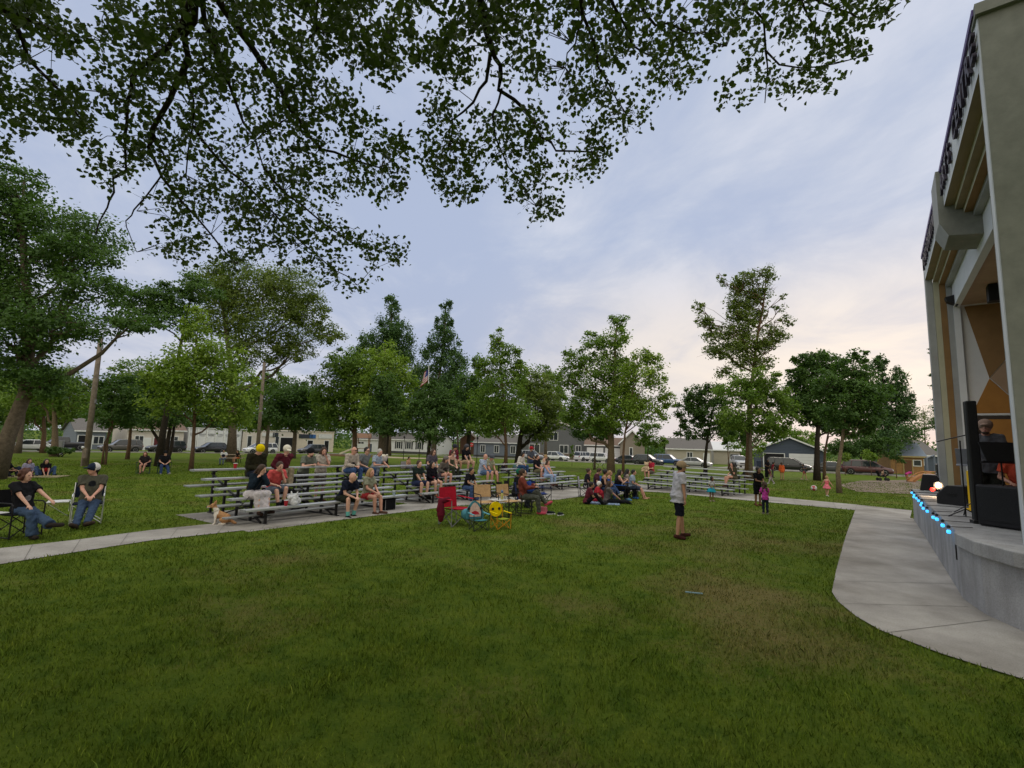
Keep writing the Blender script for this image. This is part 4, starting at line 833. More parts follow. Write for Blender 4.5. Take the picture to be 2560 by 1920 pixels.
def person(label, loc, yaw, H=1.75, pose='sit', skin='fair', hair=('brown', 'short'), hat=None, top=('444444', 'short'), legs=('223344', 'long'), shoes='222222', feet=None, hands=None, lean=8, head=(0, 0), twist=0, sex='m', bulk=1., hs=1., vox=.017, seat=.45, prnt=None, beard=None, group=None, glasses=None, knee=None, socks=None, dress=None, side=0, cat='person', extra=None, hand_pole=None, jacket=None):
    """pose targets are metres for a 1.75 m adult in the local frame x forward, y left, z up from the ground or seat below the hips"""
    k = H / 1.75
    root = None; f_ = sex == 'f'
    P0 = V((0, 0, .97)) if pose == 'stand' else V((0, 0, .09)) if pose == 'sit' else V((0, 0, .10))
    q = Quaternion((0, 0, 1), R(0)) @ Quaternion((0, 1, 0), R(lean)) @ Quaternion((1, 0, 0), R(side)) @ Quaternion((0, 0, 1), R(twist))
    def sp(x, y, z): return P0 + q @ V((x, y, z))
    sw = (.152 if f_ else .176) * (1 + .4 * (bulk - 1)); hw = .095
    hipL, hipR = P0 + V((0, hw, -.02)), P0 + V((0, -hw, -.02))
    shL, shR = sp(-.005, sw, .475), sp(-.005, -sw, .475); nk = sp(0, 0, .53)
    hd0 = sp(.025, 0, .555); hq = Quaternion((0, 0, 1), R(head[0])) @ Quaternion((0, 1, 0), R(head[1] + lean * .25))
    hc = hd0 + hq @ V((.015, 0, .105 * hs))
    def hp(x, y, z): return hc + hq @ V((x * hs, y * hs, z * hs))
    if feet is None:
        feet = {'stand': [(.02, .10, .08), (-.02, -.10, .08)], 'sit': [(.42, .12, -seat + .08), (.40, -.12, -seat + .08)], 'ground': [(.42, .20, .06), (.42, -.20, .06)]}[pose]
    if hands is None:
        hands = {'stand': [(.05, .27, .80), (.05, -.27, .80)], 'sit': [(.30, .10, .20), (.30, -.10, .20)], 'ground': [(.30, .12, .25), (.30, -.12, .25)]}[pose]
    J = {}
    for s_, hip, sh, ft, hn in ((1, hipL, shL, feet[0], hands[0]), (-1, hipR, shR, feet[1], hands[1])):
        pole = V((.6, s_ * .12, 1.)) if pose != 'stand' else V((1, s_ * .1, 0))
        if pose == 'ground': pole = V((.2, s_ * .8, 1.))
        if knee: pole = V(knee[0 if s_ > 0 else 1])
        kn, an = ik(hip, ft, .44, .42, pole)
        ep = V((-.55, s_ * .75, -.8)) if hand_pole is None else V((hand_pole[0], s_ * hand_pole[1], hand_pole[2]))
        el, wr = ik(sh, hn, .285, .255, ep); J[s_] = (hip, kn, an, sh, el, wr)
    b = MB()
    B_ = bulk
    st = [(-.09, .14, .10, 0), (0, .168 if f_ else .158, .118 * B_, 0), (.12, .130 if f_ else .146, (.100 + .0) * B_, .005), (.26, .148 if f_ else .165, .112 * (1 + .6 * (B_ - 1)) + (.012 if f_ else 0), .012), (.40, .150 if f_ else .172, .108, .0), (.475, .125, .085, -.005), (.52, .075, .062, 0), (.56, .052, .054, .012)]
    def loft(mb, stations, infl=0., n=14, mi=0, wx=None):
        vs = []
        for z, w_, d_, xo in stations:
            w_ *= (1 + .7 * (B_ - 1)) if z < .3 else 1
            for j in range(n):
                a = 2 * math.pi * j / n; vs.append(sp(xo + (d_ + infl) * math.cos(a), (w_ + infl) * math.sin(a), z))
        m = len(stations); fs = [(i * n + j, i * n + (j + 1) % n, (i + 1) * n + (j + 1) % n, (i + 1) * n + j) for i in range(m - 1) for j in range(n)]
        mb.add(vs, fs + [tuple(range(n))[::-1], tuple((m - 1) * n + j for j in range(n))], mi)
    loft(b, st)
    b.cap(sp(.01, 0, .50), hp(-.015, 0, -.03), .052, .050)
    b.ell(hc, (.096 * hs, .076 * hs, .115 * hs), rot=hq); b.ell(hp(.035, 0, -.06), (.058 * hs, .054 * hs, .058 * hs), rot=hq)
    b.cap(hp(.094, 0, .012), hp(.112, 0, -.022), .010 * hs, .016 * hs, 6)
    for s_ in (1, -1): b.ell(hp(-.005, s_ * .078, -.01), (.018 * hs, .010 * hs, .030 * hs), 8, 6, rot=hq)
    for s_ in (1, -1):
        hip, kn, an, sh, el, wr = J[s_]
        b.cap(hip, kn, .082 * (1 + .5 * (B_ - 1)) + (.006 if f_ else 0), .054); b.cap(kn, kn.lerp(an, .35), .054, .056); b.cap(kn.lerp(an, .35), an, .056, .035)
        fd = V((1, s_ * .25, -.12)) if pose == 'stand' else V((1, s_ * .2, -.25)); sh_dir = (an - kn).normalized(); fd = (fd - sh_dir * fd.dot(sh_dir) * .8).normalized()
        J[s_] += (fd,)
        b.cap(an + sh_dir * .035 - fd * .035, an + sh_dir * .045 + fd * .15, .032, .026)
        b.cap(sp(0, s_ * sw * .55, .47), sh, .07, .058); b.cap(sh, el, .050 * (1 + .5 * (B_ - 1)), .038); b.cap(el, wr, .038, .025)
        # hand with five fingers, loosely curled
        ad = (wr - el).normalized(); up = V((0, 0, 1)); sd = ad.cross(up)
        if sd.length < .1: sd = V((0, 1, 0))
        sd.normalize(); dn = sd.cross(ad) * -1
        if dn.z > 0: dn = -dn
        pc = wr + ad * .05; b.ell(pc, (.052, .040, .018), 8, 6, rot=ad.to_track_quat('X', 'Z'))
        for i, (o_, ln) in enumerate(((-.030, .060), (-.010, .072), (.011, .067), (.030, .052))):
            a0 = wr + ad * .085 + sd * o_; a1 = a0 + (ad * .8 + dn * .5).normalized() * ln * .55; a2 = a1 + (ad * .35 + dn * .9).normalized() * ln * .5
            b.cap(a0, a1, .0105, .0095, 6); b.cap(a1, a2, .0095, .008, 6)
        th = wr + ad * .03 - sd * .034 * (1 if s_ > 0 else -1); b.cap(th, th + (ad * .6 - sd * .5 * (1 if s_ > 0 else -1) + dn * .3) * .055, .013, .0095, 6)
    eyes = [hp(.088, .034, .012), hp(.088, -.034, .012)]; mouth = hp(.098, 0, -.062); brow = [hp(.092, .034, .034), hp(.092, -.034, .034)]
    def paint(c):
        ix = np.zeros(len(c), int); c = c / k
        for e in eyes: ix[np.linalg.norm((c - np.array(e)) * [1, 1, 1.3], axis=1) < .016 * hs] = 1
        ix[np.linalg.norm((c - np.array(mouth)) * [1, 1, 2.2], axis=1) < .024 * hs] = 2
        return ix
    def sc(mb): mb.v = [(x * k, y * k, z * k) for x, y, z in mb.v]; return mb
    vx = vox
    body = job(sc(b), 'person', [SKIN[skin], M_eye, M_lip], None, vx, 1, paint)
    body.location = loc; body.rotation_euler = (0, 0, yaw); tag(body, label, cat, group or 'people at the park concert')
    inf = .012 + vox * .45
    # ---- top
    sk = top[1] if top else None
    if top:
        c = MB(); z0 = -.10 if sk != 'crop' else .12
        if sk == 'tank': stt = [x for x in st if x[0] < .45]; stt = [(z, w_ * (1 if z < .35 else .86), d_, xo) for z, w_, d_, xo in stt]
        else: stt = [x for x in st if x[0] < .53]
        if sk == 'crop': stt = [x for x in stt if x[0] > .1]
        if sk in ('short', 'long') and pose == 'stand': stt = [(-.15, .165, .125 * B_, 0)] + [(z, w_ + (.014 if z < .1 else 0), d_ + (.012 if z < .1 else 0), xo) for z, w_, d_, xo in stt]
        elif sk != 'crop': stt = [(z, w_ + (.010 if z < .1 else 0), d_ + (.010 if z < .1 else 0), xo) for z, w_, d_, xo in stt]
        loft(c, stt, inf)
        if sk == 'tank':
            for s_ in (1, -1): c.cap(sp(.07, s_ * .09, .38), sp(0, s_ * .09, .505), .028, .025); c.cap(sp(-.07, s_ * .09, .38), sp(0, s_ * .09, .505), .028, .025)
        for s_ in (1, -1):
            hip, kn, an, sh, el, wr, fd = J[s_]
            if sk in ('short', 'crop'): c.cap(sp(0, s_ * sw * .55, .465), sh, .075 + inf, .060 + inf); c.cyl(sh, sh.lerp(el, .68), .058 + inf, .056 + inf * 1.4, 10)
            if sk == 'long': c.cap(sp(0, s_ * sw * .55, .465), sh, .075 + inf, .060 + inf); c.cap(sh, el, .056 + inf, .046 + inf); c.cyl(el, el.lerp(wr, .97), .046 + inf, .032 + inf, 10)
        ms = [cloth(top[0])]; pf = None
        if prnt:
            ms.append(cloth(prnt[0], .35)); pc_ = np.array(sp(.13, 0, prnt[2] if len(prnt) > 2 else .27)); pr = prnt[1]; fx = np.array(q @ V((1, 0, 0)))
            def pf(c_, pc_=pc_, pr=pr):
                c_ = c_ / k; d = c_ - pc_; return (np.linalg.norm(d, axis=1) < pr) & ((d * fx).sum(1) > -.05)
        job(sc(c), 'shirt' if not jacket else 'jacket', ms, body, vx, 2, pf)
    # ---- legs
    if legs:
        c = MB(); lk = legs[1]; hipst = [(-.11, .13, .095, 0), (0, .168 if f_ else .158, .118 * B_, 0), (.045, .145, .105 * B_, 0)]
        loft(c, hipst, inf - .006)
        if lk in ('long', 'short', 'flare', 'crop'):
            for s_ in (1, -1):
                hip, kn, an, *_r = J[s_]
                if lk == 'short': c.cap(hip, hip.lerp(kn, .3), .085 + inf, .084 + inf); c.cyl(hip.lerp(kn, .2), hip.lerp(kn, .95), .084 + inf, .080 + inf, 12)
                elif lk == 'crop': c.cap(hip, hip.lerp(kn, .2), .085 + inf, .084 + inf); c.cyl(hip.lerp(kn, .1), hip.lerp(kn, .5), .085 + inf, .084 + inf, 12)
                else:
                    c.cap(hip, kn, .084 + inf, .060 + inf); c.cyl(kn, an - (an - kn).normalized() * -.01, .058 + inf, (.046 if lk == 'long' else .085) + inf, 12); c.ell(kn, (.062 + inf,) * 3, 8, 6)
        if lk == 'skirt':
            kl, kr = J[1][1], J[-1][1]; al, ar = J[1][2], J[-1][2]
            for t in (0, .5, 1):
                h_, k_, a_ = hipL.lerp(hipR, t), kl.lerp(kr, t), al.lerp(ar, t); c.cap(h_, k_, .105 + inf, .075 + inf); c.cyl(k_ - V((.03, 0, 0)), a_.lerp(k_, .12) + V((-.05, (t - .5) * .10, 0)), .075 + inf, .085 + inf + .02 * math.sin(9 * t), 12)
        if lk == 'tutu':
            c.lathe(P0 + V((0, 0, 0)), [(.14, .1), (.2, .0), (.33, -.25), (.30, -.3), (.1, -.2)], 16)
        job(sc(c), {'skirt': 'skirt', 'tutu': 'skirt', 'short': 'shorts', 'crop': 'shorts'}.get(lk, 'trousers'), cloth(legs[0]), body, vx, 2)
    if shoes:
        for s_ in (1, -1):
            hip, kn, an, sh, el, wr, fd = J[s_]; d = (an - kn).normalized(); c = MB()
            c.cap(an + d * .03 - fd * .035, an + d * .042 + fd * .16, .042 + inf * .4, .036 + inf * .4); c.cyl(an - d * .015, an + d * .035, .044 + inf * .3, .048, 10)
            job(sc(c), 'shoe', cloth(shoes), body, min(vx, .017), 1)
            if socks: c = MB(); c.cyl(an - d * .12, an + d * .01, .042 + inf * .5, .042 + inf * .5, 10); job(sc(c), 'sock', cloth(socks), body, min(vx, .015), 1)
    # ---- hair
    if hair:
        hcN, hk = hair; c = MB(); hm = HAIR[hcN]; g = 1 + .5 * max(0, vox - .012) / .1
        hi = .010 + vox * .35
        if hk != 'bald':
            c.ell(hp(-.026, 0, .026), ((.088 + hi) * hs, (.078 + hi) * hs, (.103 + hi) * hs), rot=hq)
            if hk in ('long', 'longer', 'pony', 'bun', 'bob', 'curly'):
                if hk in ('long', 'longer', 'bob'):
                    zl = {'bob': .44, 'long': .30, 'longer': .10}[hk]
                    for y in (-.07, -.035, 0, .035, .07):
                        c.cap(hp(-.055, y, .02), sp(-.095 if abs(y) < .05 else -.055, y * 1.35, .50), .042 * hs, .040 * hs, 8)
                        c.cap(sp(-.095 if abs(y) < .05 else -.055, y * 1.35, .50), sp(-.14 + abs(y) * .4, y * 1.5, zl), .040, .028, 8)
                    for s_ in (1, -1): c.cap(hp(.0, s_ * .075, .03), hp(-.01, s_ * .082, -.10), .026 * hs, .026 * hs, 8)
                if hk == 'pony': c.cap(hp(-.10, 0, .03), sp(-.15, 0, .40), .030, .022, 8)
                if hk == 'bun': c.ell(hp(-.11, 0, .06), (.045 * hs,) * 3)
                if hk == 'curly':
                    rg = random.Random(sum(map(ord, label)) % 999)
                    for _ in range(26):
                        a, e = rg.uniform(1.0, 5.28), rg.uniform(-.9, 1.3)
                        c.ell(hp(.105 * math.cos(a) * math.cos(e) - .02, .10 * math.sin(a) * math.cos(e), .13 * math.sin(e) + .01), (.034 * hs,) * 3, 7, 5)
                if hk == 'curly' and f_:
                    for y in (-.09, -.04, .04, .09):
                        for t in range(4): c.ell(sp(-.09 + .02 * (t % 2), y * 1.2, .52 - .07 * t), (.042, .045, .045), 7, 5)
            job(sc(c), 'hair', hm, body, min(vx, .018), 1)
        else:
            pass
    if beard:
        c = MB(); c.ell(hp(.050, 0, -.095), (.050 * hs, .052 * hs, .036 * hs), rot=hq); job(sc(c), 'beard', HAIR[beard], body, min(vx, .016), 1)
    if glasses:
        c = MB()
        for s_ in (1, -1): c.ell(hp(.104, s_ * .035, .012), (.010, .026, .018), 8, 6, rot=hq); c.tube([hp(.10, s_ * .055, .015), hp(.0, s_ * .086, .01)], .005, 5)
        c.tube([hp(.108, .02, .014), hp(.108, -.02, .014)], .005, 5); sc(c); c.build('glasses', M_black, body, True)
    # ---- hat
    if hat:
        hk, hcN = hat[0], hat[1]; c = MB(); hi = .018 + vox * .4
        if hk in ('cap', 'backcap', 'bucket'):
            c.ell(hp(-.010, 0, .052), ((.100 + hi) * hs, (.086 + hi) * hs, (.085 + hi) * hs), rot=hq)
            d = 1 if hk == 'cap' else -1
            if hk == 'bucket': c.lathe(hp(-.005, 0, .035), [(.10, .05), (.15, -.005), (.152, -.018), (.09, .0)], 14, ax=hq @ V((0, 0, 1)))
            else: c.ell(hp(.125 * d, 0, .045), (.075 * hs, .066 * hs, .014 + vox * .4), rot=hq)
        if hk == 'beanie':
            c.ell(hp(-.012, 0, .058), ((.098 + hi) * hs, (.086 + hi) * hs, (.092 + hi) * hs), rot=hq)
        cut = MB(); hb = job(sc(c), 'beanie' if hk == 'beanie' else 'cap', [cloth(hcN), cloth(hat[2] if len(hat) > 2 else hcN)], body, min(vx, .015), 1,
                (lambda c_, o=np.array(hp(-.02, 0, .05)), ax_=np.array(hq @ V((1, 0, 0))): ((c_ / k - o) * ax_).sum(1) < .03) if len(hat) > 2 else None)
    if extra: extra(body, k, dict(J=J, hp=hp, sp=sp, P0=P0))
    return body
# ------------------------------------------------------------------ bleachers
M_alu = mat('bench_aluminium', (.55, .56, .57), .42, .75, .10, 6.)
M_aluf = mat('footboard_aluminium', (.33, .34, .35), .5, .7, .14, 6.)
M_steel = mat('bleacher_steel', (.022, .020, .020), .5, .4, .15)
M_chrome = mat('bright_tube', (.62, .63, .65), .3, .9, .05)
BL = []; RUN, RISE, S0, BLEN = .68, .195, .43, 4.57
def make_bleacher(l, r, label):
    a, b = gp(*l, S0), gp(*r, S0); d = (b - a).to_2d().normalized(); back = V((-d.y, d.x)); rz = math.atan2(d.y, d.x)
    L = (b - a).to_2d().length; L = L if abs(L - BLEN) < .5 else BLEN
    zc = min(terr(a.y), terr(b.y), terr(a.y + back.y * 2.7)) + .0
    root = empty('bleacher', (a.x, a.y, zc), rz, label, 'bleacher', 'five row bleachers facing the stage')
    ext = .06
    for i in range(5):
        s = MB(); s.box((L / 2, i * RUN, S0 + i * RISE - .022), (L, .255, .044))
        for y in (-.06, .06): s.box((L / 2, i * RUN + y, S0 + i * RISE + .0015), (L - .02, .012, .003))
        s.build('seat_plank', M_alu, root, bevel=.006)
        for x in (0, L): s = MB(); s.box((x + (.004 if x else -.004), i * RUN, S0 + i * RISE - .022), (.008, .262, .052)); s.build('end_cap', M_aluf, root)
        if i:
            for y in (-.27, -.45) if i > 1 else (-.34,):
                s = MB(); s.box((L / 2, i * RUN + y, S0 + i * RISE - .395), (L + .5, .17, .036)); s.build('foot_plank', M_aluf, root, bevel=.005)
    for x in (.55, L / 2, L - .55):
        s = MB(); s.beam((x, -.12, .035), (x, 4 * RUN + .12, .035), .05, .05)
        for i in range(5):
            y = i * RUN; s.beam((x, y, .05), (x, y, S0 + i * RISE - .046), .05, .055, up=(1, 0, 0)); s.beam((x, y - .12, S0 + i * RISE - .062), (x, y + .12, S0 + i * RISE - .062), .05, .034)
            if i: s.beam((x + .05, y - .55, S0 + i * RISE - .44), (x + .05, y + .02, S0 + i * RISE - .44), .04, .045)
        s.beam((x - .05, .1, .08), (x - .05, 4 * RUN, S0 + 4 * RISE - .12), .035, .045)
        s.build('support_frame', M_steel, root)
    for i in (1, 3): 
        s = MB(); s.beam((.55, i * RUN + .04, .08), (L - .55, i * RUN + .04, S0 + i * RISE - .1), .03, .03); s.build('cross_brace', M_steel, root)
    BL.append((V((a.x, a.y)), d, back, L, zc, math.atan2(-back.y, -back.x))); return root
make_bleacher((608, 1270), (1013, 1236), 'nearest bleacher at left with the yellow beanie man on it')
make_bleacher((1054, 1229), (1262, 1215), 'bleacher behind the red and tan folding chairs')
make_bleacher((1339, 1207), (1480, 1198), 'smaller looking bleacher straight ahead with a red capped man on top')
make_bleacher((1598, 1202), (1834, 1220), 'nearly empty bleacher at right behind the walking man')
for i, (o, d, bk_, L, zc, _y) in enumerate(BL):
    pts = [o - d * .2 - bk_ * .7, o + d * (L + .4) - bk_ * .7, o + d * (L + .4) + bk_ * (4 * RUN + .2), o - d * .2 + bk_ * (4 * RUN + .2)]
    WALKS.append(pts); sheet('bleacher_pad', pts, M_walk, .006 + .001 * i)
def proj(p):
    v = np.array(p) - CAMP; z = v @ FW; return CX + F * (v @ RT) / z, CY - F * (v @ UP) / z
def bseat(b, row, px):
    o, d, bk_, L, zc, yaw = BL[b]; best = None
    for i in range(-10, 111):
        q = o + d * (L * i / 100) + bk_ * (row * RUN + .02); P = V((q.x, q.y, zc + S0 + row * RISE + .002)); e = abs(proj(P)[0] - px)
        if best is None or e < best[0]: best = (e, P)
    return best[1], yaw
# ------------------------------------------------------------------ chairs
def camp_chair(loc, yaw, col, label, frame='1a1a1c', sc=1., arm=None, back=True, group='folding chairs on the lawn', backcol=None, cup=True, legcol=None):
    r = empty('folding_chair', loc, yaw, label, 'chair', group); k = sc; m = cloth(col); fm = mat('tube_' + frame, hx(frame), .5, .3, .08)
    W, D, H_, B = .27 * k, .25 * k, .42 * k, .90 * k
    s = MB(); n = 6; vs = []; fs = []
    for i in range(n + 1):
        for j in range(n + 1):
            u, v = i / n * 2 - 1, j / n * 2 - 1; vs.append((v * D, u * W, H_ - .05 * k * (1 - u * u) * (1 - .4 * v * v) - .03 * k * (1 - v) / 2))
    fs = [(i * (n + 1) + j, i * (n + 1) + j + 1, (i + 1) * (n + 1) + j + 1, (i + 1) * (n + 1) + j) for i in range(n) for j in range(n)]
    s.add(vs + [(x, y, z - .012) for x, y, z in vs], fs + [tuple(len(vs) + q for q in f[::-1]) for f in fs]); s.build('seat', m, r, True)
    s = MB(); vs = []
    for i in range(n + 1):
        for j in range(n + 1):
            u, v = i / n * 2 - 1, j / n; vs.append((-D - .06 * k * v - .03 * k + .0 - .035 * k * (1 - u * u), u * W * (1 - .06 * v), H_ - .04 * k + (B - H_) * v))
    s.add(vs + [(x - .012, y, z) for x, y, z in vs], fs + [tuple(len(vs) + q for q in f[::-1]) for f in fs]); s.build('backrest', cloth(backcol or col), r, True)
    am = cloth(arm or col)
    for y in (-1, 1):
        s = MB(); s.beam((-D - .05 * k, y * (W + .05 * k), H_ + .22 * k), (D * 1.05, y * (W + .05 * k), H_ + .20 * k), .07 * k, .014); s.build('armrest', am, r)
        s = MB(); s.tube([(-D - .03 * k, y * W, .01), (-D - .10 * k, y * W * .97, B)], .010 * k + .002, 6); s.build('back_post', fm, r)
        s = MB(); s.tube([(D * 1.05, y * (W + .04 * k), .01), (D, y * (W + .05 * k), H_ + .2 * k)], .010 * k + .002, 6); s.build('arm_post', fm, r)
        for (a, b) in (((D, y * W, .01), (-D, y * W, H_ - .02)), ((-D, y * W, .01), (D, y * W, H_ - .02))):
            s = MB(); s.tube([a, b], .009 * k + .002, 6); s.build('leg', fm, r)
    for x in (-D, D):
        s = MB(); s.tube([(x, -W, .02), (x, W, H_ - .03)], .009 * k + .002, 6); s.tube([(x, W, .02), (x, -W, H_ - .03)], .009 * k + .002, 6); s.build('cross_strut', fm, r)
    return r
def director_chair(loc, yaw, col, label, frame='18161a', table=None, fm=None, group='folding chairs on the lawn'):
    r = empty('directors_chair', loc, yaw, label, 'chair', group); m = cloth(col); fm = fm or mat('tube_' + frame, hx(frame), .45, .3, .08); W, D, H_, B = .27, .23, .46, .90
    s = MB(); s.box((0, 0, H_ - .01), (2 * D, 2 * W, .022)); s.build('seat', m, r, bevel=.008)
    s = MB(); n = 6; vs = [(-D - .02 - .05 * v - .03 * (1 - u * u), u * W, H_ + .10 + (B - H_ - .10) * v) for u in np.linspace(-1, 1, 7) for v in np.linspace(0, 1, 5)]
    fs = [(i * 5 + j, i * 5 + j + 1, (i + 1) * 5 + j + 1, (i + 1) * 5 + j) for i in range(6) for j in range(4)]
    s.add(vs + [(x - .014, y, z) for x, y, z in vs], fs + [tuple(35 + q for q in f[::-1]) for f in fs]); s.build('backrest', m, r, True)
    for y in (-1, 1):
        s = MB(); s.tube([(-D, y * W, .0), (-D - .02, y * W, H_), (-D - .07, y * W, B)], .013, 7); s.build('back_post', fm, r)
        s = MB(); s.tube([(D, y * W, .0), (D, y * W, H_ + .17), (D - .05, y * W, H_ + .21), (-D - .02, y * W, H_ + .21)], .013, 7); s.build('armrest', fm, r)
        s = MB(); s.tube([(-D, y * W, .03), (D, y * W, .03)], .011, 6); s.build('side_rail', fm, r)
        s = MB(); s.tube([(y * D, -W, .03), (y * D, W, H_ - .02)], .010, 6); s.tube([(y * D, W, .03), (y * D, -W, H_ - .02)], .010, 6); s.build('cross_strut', fm, r)
    if table:
        y0 = table * (W + .05); y1 = table * (W + .42); s = MB(); s.box((.02, (y0 + y1) / 2, H_ + .06), (.44, abs(y1 - y0), .018)); s.build('side_table', cloth(col) if table == 1 else mat('white_table', (.6, .6, .6), .4), r, bevel=.006)
        s = MB(); s.tube([(-.18, y0, H_ + .05), (-.05, y0, .28)], .008, 5); s.tube([(.2, y1, H_ + .05), (.1, y0, .2)], .008, 5); s.build('table_strut', fm, r)
    return r

# ------------------------------------------------------------------ the audience
D_ = lambda a: R(a)
def G(px, py): p = gp(px, py); return p
def chairp(px, py, yaw, label, H=1.72, sh=.42, **kw):
    p = G(px, py); kw.setdefault('seat', sh - .01); return person(label, (p.x, p.y, p.z + sh - .02), R(yaw), H, 'sit', **kw)
def bl(b, row, px, label, H=1.72, dy=0, **kw):
    P, yaw = bseat(b, row, px); kw.setdefault('seat', .43 if row == 0 else .395); return person(label, P, yaw + R(dy), H, 'sit', **kw)
def stand(px, py, yaw, label, H=1.75, **kw):
    p = G(px, py); return person(label, p, R(yaw), H, 'stand', **kw)
def ground(px, py, yaw, label, H=1.7, **kw):
    p = G(px, py); return person(label, p, R(yaw), H, 'ground', **kw)
NAVY = hx('1c2440')
# left foreground pair in chairs
p = G(40, 1342); director_chair(p, R(-12), '16171a', 'black folding chair under the curly haired woman at the left edge', table=-1)
chairp(46, 1342, -12, 'woman with curly auburn hair and crossed legs in blue jeans at the left edge', 1.70, sh=.47, sex='f', vox=.012, hair=('auburn', 'curly'), top=('17171b', 'short'), legs=('36465c', 'flare'), shoes='2a2522', skin='fair', feet=[(.82, -.04, -.17), (.52, -.12, -.38)], hands=[(.42, .22, .24), (.34, -.12, .17)], lean=-8, head=(15, 6), bulk=1.15, prnt=('77757a', .06, .2))
p = G(214, 1308); director_chair(p, R(-52), '1b2233', 'navy folding chair with bright aluminium tube arms', fm=M_chrome, table=-1)
chairp(218, 1310, -52, 'man in trucker cap and olive shirt reclining in the aluminium chair', 1.80, sh=.47, vox=.012, hair=('dark', 'pony'), hat=('cap', '1d2638', 'c9c6c2'), top=('47463c', 'short'), legs=('34435a', 'long'), shoes='3a3028', skin='pink', feet=[(.80, .02, -.33), (.76, -.16, -.36)], hands=[(.26, .05, .20), (.26, -.05, .20)], lean=-12, head=(-62, 4), bulk=1.2, prnt=('15161a', .07, .33))
# trio on a blanket, pair in camp chairs
p = G(75, 1192); s = MB(); s.box((0, 0, .02), (2.6, 1.3, .03)); tag(s.build('blanket', cloth('8f8567'), None, loc=(p.x, p.y, p.z)), 'tan picnic blanket under the three people at far left', 'blanket').rotation_euler = (0, 0, R(20))
ground(8, 1192, 10, 'man in black shirt sitting on the blanket edge at far left', 1.75, hair=('dark', 'short'), top=('17181c', 'short'), legs=('20222a', 'long'), skin='tan', hands=[(.42, .15, .30), (.42, -.1, .3)])
ground(66, 1190, -25, 'woman in lavender cardigan sitting on the blanket', 1.68, sex='f', hair=('brown', 'long'), top=('9a96ae', 'long'), legs=('2c3448', 'long'), feet=[(.25, .3, .06), (.25, -.3, .06)], prnt=('3a3360', .06, .3))
ground(110, 1190, -35, 'woman in black shirt with red print sitting on the blanket', 1.68, sex='f', hair=('dark', 'long'), top=('141318', 'short'), legs=('3c5070', 'long'), feet=[(.25, .32, .06), (.25, -.32, .06)], prnt=('9a2328', .10, .25), hands=[(.36, .05, .05), (.36, -.05, .05)])
p = G(358, 1184); camp_chair(p, R(-60), '1d2226', 'dark camp chair holding the red haired woman', '30453a'); chairp(358, 1184, -60, 'woman with long red hair in a camp chair by the dark tree', 1.66, sex='f', hair=('red', 'long'), top=('2a2526', 'short'), legs=('2b2430', 'crop'), skin='pink', hands=[(.2, .12, .22), (.28, -.1, .2)], feet=[(.5, .02, -.25), (.4, -.1, -.34)], shoes='5a4a42')
p = G(408, 1184); camp_chair(p, R(-50), '15181b', 'dark camp chair holding the capped man beside the dark tree', '30453a'); chairp(408, 1184, -50, 'man in black cap and shirt with legs stretched out in a camp chair', 1.8, hair=('dark', 'short'), hat=('cap', '14161a'), top=('18181c', 'short'), legs=('2c3c5c', 'long'), shoes='9a948a', feet=[(.72, .18, -.36), (.55, -.16, -.36)])
# picnic table with two people by the thick trunk
def picnic_table(loc, yaw, label, m=None):
    r = empty('picnic_table', loc, yaw, label, 'picnic table', 'picnic tables under the trees'); m = m or mat('table_wood', (.30, .24, .17), .8, 0, .2, 5)
    s = MB()
    for i in range(5): s.box((0, -.3 + .15 * i, .74), (1.8, .14, .04))
    s.build('table_top', m, r)
    for y in (-.68, .68):
        s = MB()
        for i in (-1, 1): s.box((0, y + .07 * i, .44), (1.8, .13, .04))
        s.build('bench', m, r)
    for x in (-.6, .6):
        s = MB(); s.beam((x, -.7, 0), (x, -.22, .72), .05, .08); s.beam((x, .7, 0), (x, .22, .72), .05, .08); s.beam((x, -.75, .40), (x, .75, .40), .05, .08); s.build('leg_frame', M_steel, r)
picnic_table(G(580, 1157), R(20), 'picnic table beside the thick trunk behind the first bleacher')
p = G(558, 1163); person('person in dark vest with white sleeves at the far picnic table', (p.x, p.y, p.z + .46), R(-80), 1.6, 'sit', hair=('dark', 'short'), top=('d0d0d4', 'short'), legs=('5a6470', 'long'), hands=[(.25, .1, .2), (.25, -.1, .2)], prnt=('1c2030', .15, .25), vox=.022, skin='tan')
p = G(594, 1160); person('child in black top and orange shorts by the far picnic table', (p.x, p.y, p.z + .46), R(-120), 1.5, 'sit', sex='f', hair=('brown', 'pony'), top=('1a1719', 'short'), legs=('a05a34', 'crop'), hands=[(.12, .1, .5), (.25, -.1, .2)], vox=.022, skin='tan')
